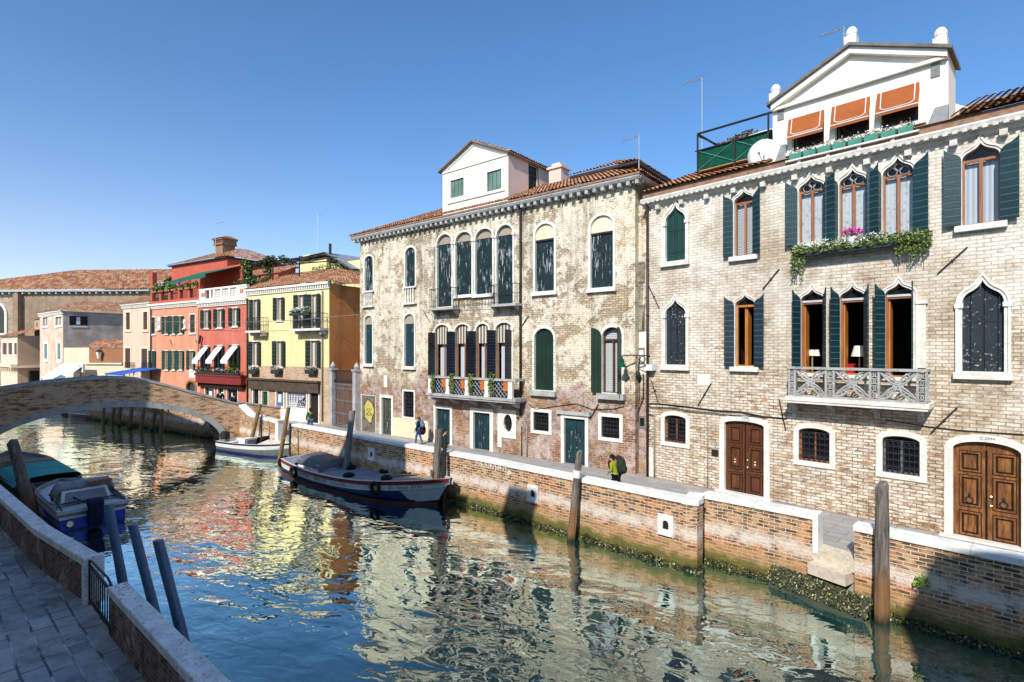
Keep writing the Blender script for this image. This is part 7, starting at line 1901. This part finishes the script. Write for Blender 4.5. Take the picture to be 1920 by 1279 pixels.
def rope(label, a, b, sag=.25, r=.018):
    a, b = Vector(a), Vector(b); q = MB(); q.tube([a.lerp(b, t/10) - a - Vector((0, 0, sag*4*(t/10)*(1 - t/10))) for t in range(11)], r, 5); solo(q, 'mooring_rope', 'planks_tan', label, 'rope', a)
def on_boat(t, x, y, z): c, s_ = math.cos(t.rotation_euler[2]), math.sin(t.rotation_euler[2]); return t.location + Vector((x*c - y*s_, x*s_ + y*c, z))
rope('rope from the cargo boat bow to the grey mooring post', on_boat(cb, 10.9, .1, 1.15), on_plane(815, 941, WATER) + Vector((.1, .1, 1.9)))
rope('rope from the cargo boat stern to the tan pole at the motorboat bow', on_boat(cb, .3, .4, .75), on_plane(524, 863, WATER) + Vector((.15, .1, 1.5)))
rope('rope from the blue boat to the thick timber post on the left', on_boat(bb, 1.0, .95, .85), on_plane(64, 978, WATER) + Vector((.1, -.2, 1.5)), .15)
# ---------------------------------------------------------------- people
def head(F, x, y): return math.atan2(-x, y)
hA_ = math.atan2(-(-dA.x), -dA.y)         # facing left along the palace
def at_ground(px, py): return on_plane(px, py, 0)
pw = at_ground(785, 834)
p1, k1, J1 = person('person with long brown hair in a dark jacket and jeans carrying a blue backpack', pw, math.atan2(dA.x, -dA.y) + R(20), 1.60, ('cloth_navy', 'denim'), stride=.16)
bp = thing('backpack', 'pale blue backpack on the back of the long haired person', 'backpack', pw, p1.rotation_euler[2]); q = MB(); q.ball((0, -.22, 1.22), .15, .10, .24, 9); q.box(-.10, .10, -.35, -.28, 1.06, 1.24); q.build('pack', 'bag_blue', bp, True); q = MB()
for sx in (-1, 1): q.tube([(sx*.11, -.14, 1.38), (sx*.12, .05, 1.42), (sx*.13, .15, 1.25), (sx*.13, .0, 1.02), (sx*.1, -.16, 1.0)], .018, 5)
q.build('strap', 'bag_blue', bp)
q = MB(); q.ball((0, -.05, 1.42), .10, .07, .18, 8); q.build('long_hair', 'hair_brown', p1, True)
q = MB(); q.ball((.30, -.10, .82), .13, .20, .30, 9); q.tube([(.28, -.05, 1.05), (.17, .02, 1.38), (.05, .05, 1.40)], .02, 5); solo(q, 'shoulder_bag', 'cloth_maroon', 'large dark maroon bag hanging beside the long haired person', 'bag', pw, p1.rotation_euler[2], smooth=True)
pm = Vector((-3.28, 26.0, 0))
person('person in black standing behind the grey mooring post', pm, math.atan2(dA.x, -dA.y) - R(120), 1.62, ('cloth_black', 'cloth_black'), stride=.03, hair='hair_black', arms=((.10, .0), (.10, .0)), coat=True)
ph = Vector((3.86, 19.75, 0))
p3_, k3, J3 = person('hiker in lime jacket and lime brimmed cap, bent under a big pack', ph, math.atan2(dB.x, -dB.y), 1.56, ('cloth_lime', 'cloth_black'), lean=.30, stride=.26, hair='hair_black', hat=('cloth_black', 'cloth_lime'), arms=((.22, .12), (.18, .08)), coat=True)
q = MB(); q.loft([[(sx*.2, y + .3*(z-.95), z) for y, z in ((.10, 1.0), (.17, 1.15), (.12, 1.36))] for sx in (-1, 0, 1)]); q.build('jacket_panel', 'cloth_brown', p3_, True)
bp2 = thing('backpack', 'large dark olive trekking backpack on the hiker', 'backpack', ph, p3_.rotation_euler[2]); q = MB(); q.ball((0, -.22, 1.22), .20, .17, .32, 10); q.ball((0, -.36, 1.12), .13, .08, .17, 8); q.ball((0, -.08, 1.50), .17, .12, .09, 8); q.build('pack', 'cloth_olive', bp2, True)
q = MB(); q.tube([(.25, .1, 0), (.23, -.05, .9)], .012, 5); q.tube([(.23, -.05, .9), (.23, -.05, 1.0)], .02, 5); tag(q.build('stick', 'iron_black'), 'thin black walking stick hanging beside the trekking backpack', 'walking stick'); 
st_ = bpy.data.objects['stick']; st_.location = ph; st_.rotation_euler = (0, 0, p3_.rotation_euler[2])
pg_ = Vector((-13.25, 35.0, 0))
person('person in a green hoodie walking past the shuttered shop front', pg_, math.atan2(dA.x, -dA.y) - R(15), 1.64, ('cloth_forest', 'denim'), stride=.18, hair='hair_black')
for i, (px, py, Y, lab, c) in enumerate(((413, 735, 38.3, 'person in black with dark hair on the bridge foot, left of the other', ('cloth_black', 'cloth_black')), (438, 740, 37.9, 'person in a dark grey jacket on the bridge foot, right of the other', ('cloth_navy', 'cloth_black')))):
    v = at_depth(px, py, Y); person(lab, (v.x, v.y, (.93, .74)[i]), R(20 + 40*i), 1.66, c, hair='hair_black', stride=.05)

# ---------------------------------------------------------------- things on and around the palaces
def q3(F, px, py, y): s_, z_ = F.q(px, py, y); return F.w(s_, y, z_)
# roof terrace
al = thing('roof_terrace', 'wooden roof terrace wrapped in dark green cloth above the brick palace', 'roof terrace', FB.w(0, 0), FB.rot)
yl = 1.2; x0, x1 = FB.s(1309, yl), FB.s(1449, yl); zt0 = FB.z(1309, 252, yl); zc0, zc1 = FB.z(1309, 284, yl), FB.z(1309, 320, yl)
q = MB(); q.box(x0, x1, yl - .02, yl, zc1, zc0); q.box(x0 - .02, x0, yl, yl + 3, zc1, zc0); q.build('green_cloth', 'cloth_green', al)
q = MB()
for x in (x0, x0 + (x1-x0)*.52, x1 - .15):
    for y in (yl - .05, yl + 3): q.tube([(x, y, zc1 - 1.6), (x, y, zt0 if x < x1 - 1 and x == x0 or x > x1 - .5 else zc0)], .04, 5)
q.tube([(x0, yl - .05, zt0), (x1 + .2, yl - .05, zt0 - .05)], .045, 6); q.tube([(x0, yl - .05, zt0), (x0, yl + 3, zt0)], .045, 6); q.tube([(x0 - .1, yl - .06, zc0), (x1, yl - .06, zc0)], .03, 5); q.tube([(x0, yl - .05, zt0 - .1), (x0 + 1.0, yl + .3, zc0)], .02, 4)
q.build('frame', 'iron_black', al)
q = MB()
for a, b in ((x0, x0 + (x1-x0)*.52), (x0 + (x1-x0)*.52, x1)):
    q.tube([(a, yl - .04, zc1), (b, yl - .04, zc0)], .02, 4); q.tube([(a, yl - .04, zc0), (b, yl - .04, zc1)], .02, 4)
q.build('brace', 'planter_green', al)
q = MB(); q.box(x0, x1, yl, yl + 3, zc1 - .05, zc1 + .05); q.build('floor', 'wood_tan', al)
pth = thing('dry_climber', 'dry brown climbing plant piled on the roof terrace railing', 'plant', FB.w(x0 + .75, yl + .5, zc0 - .2), FB.rot); q = MB(); rd = random.Random(8)
for i in range(5): q.leaves((.1 + .28*i, .0, .32 + .05*i), (.34, .3, .16), 90, .13, rd)
q.build('foliage', 'leaf_dry', pth, recalc=False); q = MB(); q.tube([(.4, 0, -.5), (.5, 0, .0), (.9, 0, .3)], [.04, .03, .01], 5); q.build('stem', 'wood_pole_tan', pth)
tw = MB(); tw.loft([[(x, yl + .25 + .05*math.sin(x*9), z) for x in (x0 + 2.0, x0 + 2.4, x0 + 2.8, x0 + 3.2)] for z in (zc0 - .05, zc0 + .18)] + [[(x, yl + .5, zc0 + .26) for x in (x0 + 2.0, x0 + 2.4, x0 + 2.8, x0 + 3.2)]])
solo(tw, 'laundry', 'paper_white', 'white sheet hung over the roof terrace railing', 'laundry', FB.o, FB.rot)
dsh = thing('satellite_dish', 'white satellite dish beside the attic of the brick palace', 'dish', q3(FB, 1430, 290, .35), FB.rot)
q = MB(); q.M = Matrix.Rotation(R(90), 4, 'X'); q.lathe([(.02, -.15), (.32, -.11), (.56, .0), (.57, .01), (.32, -.09), (.02, -.13)], (0, 0, 0), 20); q.build('reflector', 'white_plastic', dsh, True)
q = MB(); q.tube([(0, 0, -.3), (0, -.35, -.05)], .015, 5); q.ball((0, -.36, -.04), .05, n=6); q.tube([(0, .12, 0), (0, .2, -.9)], .03, 6); q.build('arm', 'iron_grey', dsh)
def antenna(label, base, hgt, arm, bars=5, tilt=0.0):
    t = thing('antenna', label, 'antenna', base, 0, 'rooftop antennas'); q = MB(); q.tube([(0, 0, 0), (0, 0, hgt)], .025, 5); q.build('mast', 'metal_pale', t)
    a = Vector(arm); q = MB(); q.tube([(0, 0, hgt - .05), a + Vector((0, 0, hgt - .05))], .018, 4)
    pr = a.cross(Vector((0, 0, 1))).normalized()*.22
    for i in range(bars): c = a*(i + .5)/bars + Vector((0, 0, hgt - .05)); q.tube([c - pr, c + pr], .008, 4)
    q.build('yagi', 'metal_pale', t)
v = q3(FB, 1316, 292, 2.5); antenna('tall mast antenna rising beside the green roof terrace', v, (292 - 145)/1000*v.y, (-.85, -.25, -.32), 6)
v = q3(FB, 1582, 100, 2.0); antenna('small antenna at the peak of the brick palace attic', v, (100 - 50)/1000*v.y, (-.95, -.25, -.42), 5)
v = q3(FA, 1198, 332, 1.0); antenna('antenna at the right end of the plaster palace roof', v, (332 - 252)/1000*v.y, (-.85, -.2, -.38), 5)
v = q3(FAt, 404, 482, 1.5); antenna('antenna beside the chimney of the red attic house', v, (482 - 418)/1000*v.y, (.9, .3, .2), 5)
v = q3(FT, 596, 485, 2.0); antenna('thin antenna mast above the yellow attic house', v, (485 - 402)/1000*v.y, (.3, .1, .1), 2)
# planter and trailing ivy below the Gothic triple window
x0, x1 = FB.s(1500, -.35), FB.s(1690, -.35); z0 = FB.z(1600, 470, -.35)
wb = flowers('window_box', 'long window box of white flowers under the triple Gothic window', FB, x0, x1, -.30, z0, .34, 900, 'petal_white', 'leaf_ivy', 'planter_dark', bh=.16, bd=.28, hang=.12, size=.085, flw=.5)
for px, lab, w_, h_, n in ((1496, 'ivy trailing from the left end of the long window box', .22, 1.0, 520), (1712, 'thick ivy cascading from the right end of the long window box', .42, .95, 1100)):
    s_ = FB.s(px, -.35); t = thing('trailing_ivy', lab, 'ivy', FB.w(s_, -.35, z0 + .22), FB.rot); q = MB(); rd = random.Random(px)
    q.leaves((0, 0, .0), (w_*1.15, .2, .22), n//2, .085, rd)
    for i in range(7):
        x = -w_ + 2*w_*(i + .5)/7; ln = h_*rd.uniform(.45, 1.0); q.leaves((x, .03, -ln*.5), (w_*.24, .10, ln*.55), int(n*.09), .08, rd)
    q.build('foliage', 'leaf_ivy', t, recalc=False)
    q = MB()
    for i in range(4): x = -w_*.7 + w_*1.4*i/3; q.tube([(x, .04, .05), (x*1.1, .05, -h_*.8)], .008, 4)
    q.build('stem', 'wood_pole_tan', t)
s_ = FB.s(1598, -.30); t = thing('flower_pot', 'white pot of bright pink flowers on the long window box', 'flower pot', FB.w(s_, -.30, z0 + .17), FB.rot)
q = MB(); q.lathe([(.13, 0), (.18, .26), (.16, .27)], (0, 0, 0), 12); q.build('pot', 'white_paint', t); q = MB(); rd = random.Random(1); q.leaves((0, 0, .45), (.32, .24, .14), 260, .075, rd); q.build('blossom', 'petal_pink', t, recalc=False); q = MB(); q.leaves((0, 0, .33), (.26, .2, .09), 90, .08, rd); q.build('foliage', 'leaf_ivy', t, recalc=False)
# mint planters along the attic
xa, xb = FB.s(1482, -.12), FB.s(1718, -.12); z_ = azb - .52
for i in range(8):
    xx = xa + (xb - xa)*i/8; flowers('planter_box', 'mint green planter box with dry plants on the attic sill', FB, xx + .02, xx + (xb - xa)/8 - .04, -.20, z_, .20, 50, 'petal_white', 'leaf_dry', 'planter_green', 'planter box', 'mint planter boxes under the attic windows', bh=.20, bd=.22, size=.07, flw=.3)
q = MB(); q.box(xa - .1, xb + .1, -.33, .0, z_ - .05, z_ - .002)
for i in range(4): x = xa + (xb-xa)*(i + .3)/4; q.box(x, x + .1, -.25, .02, z_ - .25, z_ - .051)
q.build('planter_shelf', 'stone', B)
# ivy on the plaster palace balcony
for i, (px, lab) in enumerate(((811, 'leftmost trailing plant over the plaster palace balcony rail'), (846, 'second trailing plant from the left over the plaster palace balcony rail'), (882, 'third trailing plant from the left over the plaster palace balcony rail'), (921, 'rightmost, fullest trailing plant over the plaster palace balcony rail'))):
    y = -.95; s_ = FA.s(px, y); z_ = FA.z(px, 706, y); t = thing('trailing_plant', lab, 'hanging plant', FA.w(s_, y, z_), FA.rot, 'plants on the plaster palace balcony'); q = MB(); rd = random.Random(i)
    q.leaves((0, 0, -.42), (.20 + .05*(i == 3), .09, .55 + .12*(i == 3)), 260, .085, rd); q.leaves((0, .05, .05), (.22, .16, .12), 70, .085, rd); q.build('foliage', 'leaf_ivy', t, recalc=False)
    q = MB(); q.tube([(0, .05, .0), (0, -.02, -.8)], .012, 4); q.build('stem', 'wood_pole_tan', t)
# street lamp on a bracket at the corner
v = q3(FB, 1214, 667, -.1)
lm = thing('wall_lamp', 'green bell lamp on a black iron bracket between the two palaces', 'lamp', v, FB.rot)
q = MB(); q.tube([(0, .1, 0), (0, -.9, .02), (0, -1.1, -.02)], .03, 6); q.tube([(0, .05, -.5), (0, -.5, -.05)], .02, 5); q.torus((0, -.2, -.15), .12, .015, 'x', 12, 4); q.build('bracket', 'iron_black', lm)
q = MB(); q.lathe([(.03, 0), (.05, -.08), (.09, -.12), (.10, -.30), (.18, -.42), (.20, -.46), (.01, -.44)], (0, -1.08, -.04), 12); q.build('shade', 'cloth_green', lm)
lm.rotation_euler = (0, 0, FB.rot - R(52))
q = MB(); q.box(-.14, .14, -.22, .1, -.13, .13); q.box(-.05, .05, -.24, -.22, -.06, .06); q.tube([(0, .1, .1), (0, .15, .3)], .02, 4); solo(q, 'security_camera', 'white_plastic', 'white boxy camera on the wall under the green lamp', 'camera', q3(FB, 1222, 689, -.15), FB.rot)
q = MB(); q.ball((0, 0, 0), .14, .1, .2, 8); q.tube([(0, 0, .1), (.05, .1, .9)], .02, 4); solo(q, 'junction_box', 'cable_black', 'black cable bundle hanging on the link wall below the lamp', 'junction box', q3(FA, 1196, 704, .15), FA.rot, smooth=True)
def cable(label, F, pts, r=.018, y=-.04, m='cable_black', sag=0):
    q = MB(); P = [Vector((F.s(a, y), y, F.z(a, b, y))) for a, b in pts]; o = P[0]; q.tube([p - o for p in P], r, 4); solo(q, 'cable', m, label, 'cable', F.w(o.x, o.y, o.z), F.rot)
cable('upper black cable running along the brick palace wall', FB, [(1217, 757), (1235, 757), (1290, 763), (1340, 770), (1390, 773), (1430, 781), (1475, 785)], .026)
cable('lower black cable running along the brick palace wall', FB, [(1217, 763), (1260, 765), (1300, 772), (1340, 775), (1370, 779), (1440, 782)], .02, -.07)
cable('thin black cable along the wall at the right edge above the walnut door', FB, [(1660, 787), (1740, 800), (1800, 807), (1920, 815)], .016)
cable('slack black cable between the doors of the plaster palace', FA, [(990, 757), (1005, 768), (1040, 762), (1082, 757), (1110, 768), (1150, 767), (1170, 762)], .016)
cable('black cable looping down from the lamp onto the link wall', FA, [(1206, 700), (1206, 745), (1196, 772), (1196, 790)], .02, .25)
cable('thin grey wire strung across the orange, red and yellow houses', FY, [(282, 603), (380, 604), (470, 604), (560, 600), (672, 590)], .02, -.9, 'pipe_grey')
cable('thin dark wire crossing the rust side wall beside the alley', FY, [(612, 598), (640, 630), (668, 650)], .02, -.5)
# lamps seen inside the open first floor
for px, py, lab, r in ((1612, 655, 'cream shaded lamp inside the middle open balcony door', .26), (1523, 662, 'small cream shaded lamps inside the left open balcony door', .10)):
    v = q3(FB, px, py, .75); t = thing('table_lamp', lab, 'lamp', v, FB.rot)
    q = MB()
    for dx in ((0,) if r > .2 else (-.14, .0, .15)): q.lathe([(r, -.24 if r > .2 else -.10), (r*.62, .12)], (dx, 0, 0), 14)
    q.build('lamp_shade', 'lamp_cream', t); q = MB(); q.tube([(0, 0, 0), (0, 0, -1.15)], .03, 6); q.lathe([(.2, -1.2), (.2, -1.15), (.05, -1.1)], (0, 0, 0), 12); q.build('stem', 'brass', t)
v = q3(FB, 1592, 690, .6); q = MB(); q.box(-.16, .16, -.1, .1, -.4, .1); q.box(-.18, .18, -.12, .12, .1, .14); solo(q, 'red_box', 'red_cloth', 'red box standing just inside the middle open balcony door', 'box', v, FB.rot)
q = MB(); q.leaves((0, 0, 0), (.17, .06, .15), 50, .085, random.Random(3)); q.leaves((-.1, 0, -.1), (.1, .05, .1), 20, .08, random.Random(4)); q.tube([(0, .02, -.1), (.0, .05, .2)], .01, 4); solo(q, 'wall_weed', 'leaf_bright', 'small green weed growing from the right quay wall', 'plant', Vector((9.45, 13.2, 0)) + Vector((.70*.57, -.714*.57, 0)) + Vector((-.04, -.04, -.05)) - Vector((.0, .0, .0)), FB.rot)

# ---------------------------------------------------------------- house row on the left bank (throws the long shadow)
oL = Vector((-10.5, 7.0, 0)); dL = Vector((.76, -.65, 0)).normalized(); FL = Frame(oL - dL*34, dL)
SUN_AZ = Vector((-.432, -.902, 0)).normalized(); SUN_EL = R(38)
lb = thing('left_bank_house', 'row of cream houses along the left bank, behind the viewer', 'house', FL.w(0, 0), FL.rot)
def wing(x0, x1, h, m='plaster_cream', top=None, dp=11):
    q = MB(); q.prism(top or [(x0, 0), (x1, 0), (x1, h), (x0, h)], -dp, -.5); o = q.build('wing', m, lb)
    q = MB(); q.loft([[(x0 - .05, -.3, h + .01), (x0 - .05, -5.7, h + 2.2), (x0 - .05, -11.2, h + .01)], [(x1 + .05, -.3, h + .01), (x1 + .05, -5.7, h + 2.2), (x1 + .05, -11.2, h + .01)]], True, True)
    if not top and dp == 11: q.build('roof', 'terracotta', o)
    for fl in range(int(h/3.6)):
        for i in range(int((x1 - x0)/3)):
            q = MB(); x = x0 + 1.5 + 3*i; z = .9 + fl*3.6; q.box(x - .55, x + .55, -.499, -.42, z, z + 1.9); q.build('shutter', 'shutter_far_green', o)
wing(-22, 10.4, 14.0, dp=3.5); wing(11.02, 26.2, 8.5, 'plaster_white'); wing(26.22, 30.9, 15.8); wing(30.92, 35, 13.7, 'plaster_yellow'); wing(35.02, 49.6, 11, 'plaster_white')
wing(50.1, 66, 13, 'plaster_tan', [(50.1, 0), (66, 0), (66, 16.2), (52, 15.7), (50.75, 15.3), (50.1, 13.5)])
q = MB(); q.box(37.6, 38.7, -1.6, -.52, 11, 14.2); q.box(37.4, 38.9, -1.8, -.4, 14.2, 14.6); q.build('chimney', 'brick_band', lb)

# ---------------------------------------------------------------- camera, sky, sun
cam = bpy.data.cameras.new('camera'); cam.sensor_width = 36; cam.lens = 36*FX/1920; cam.clip_end = 3000; cam.clip_start = .05
cam.shift_y = (HOR - 639.5)/1920
co = bpy.data.objects.new('camera', cam); COL.objects.link(co); co.location = (0, 0, EYE); co.rotation_euler = (R(90), 0, 0); scene.camera = co
w = bpy.data.worlds.new('World'); scene.world = w; w.use_nodes = True; nt = w.node_tree
sky = nt.nodes.new('ShaderNodeTexSky'); sky.sky_type = 'NISHITA'; sky.sun_disc = False; sky.sun_elevation = SUN_EL; sky.sun_rotation = math.atan2(SUN_AZ.x, SUN_AZ.y)
sky.air_density = 1.0; sky.dust_density = 1.0; sky.ozone_density = 2.0; sky.altitude = 0
bg = nt.nodes['Background']; bg.inputs['Strength'].default_value = .12; 
dr = nd(nt, 'ShaderNodeTexCoord').outputs['Generated']; sx_ = xyz(nt, dr)
col = mix(nt, 1.0, sky.outputs[0], (.79, 1.24, 1.58), 'MULTIPLY')
lowf = mth(nt, 'POWER', mth(nt, 'SUBTRACT', 1.0, mth(nt, 'ABSOLUTE', sx_[2])), 7.0)            # pale haze near the horizon, stronger to the left
azf = nd(nt, 'ShaderNodeMapRange', {0: sx_[0], 1: .35, 2: -.75, 3: .25, 4: 1.0}).outputs[0]
col = mix(nt, mth(nt, 'MULTIPLY', lowf, azf), col, (6.5, 3.4, 1.0), 'ADD')
nt.links.new(col, bg.inputs[0])
sun = bpy.data.lights.new('sun', 'SUN'); sun.energy = 5.0; sun.angle = R(.53); sun.color = (1.0, .95, .87)
so = bpy.data.objects.new('sun', sun); COL.objects.link(so)
sd = SUN_AZ*math.cos(SUN_EL) + Vector((0, 0, math.sin(SUN_EL))); so.rotation_euler = sd.to_track_quat('Z', 'Y').to_euler()
scene.view_settings.view_transform = 'Standard'; scene.view_settings.look = 'None'; scene.view_settings.exposure = 0; scene.view_settings.gamma = 1
cy = scene.cycles
cy.use_denoising = True
cy.use_adaptive_sampling = True; cy.adaptive_threshold = .02
cy.max_bounces = 5; cy.diffuse_bounces = 2; cy.glossy_bounces = 3; cy.transparent_max_bounces = 8; cy.transmission_bounces = 2
cy.caustics_reflective = False; cy.caustics_refractive = False
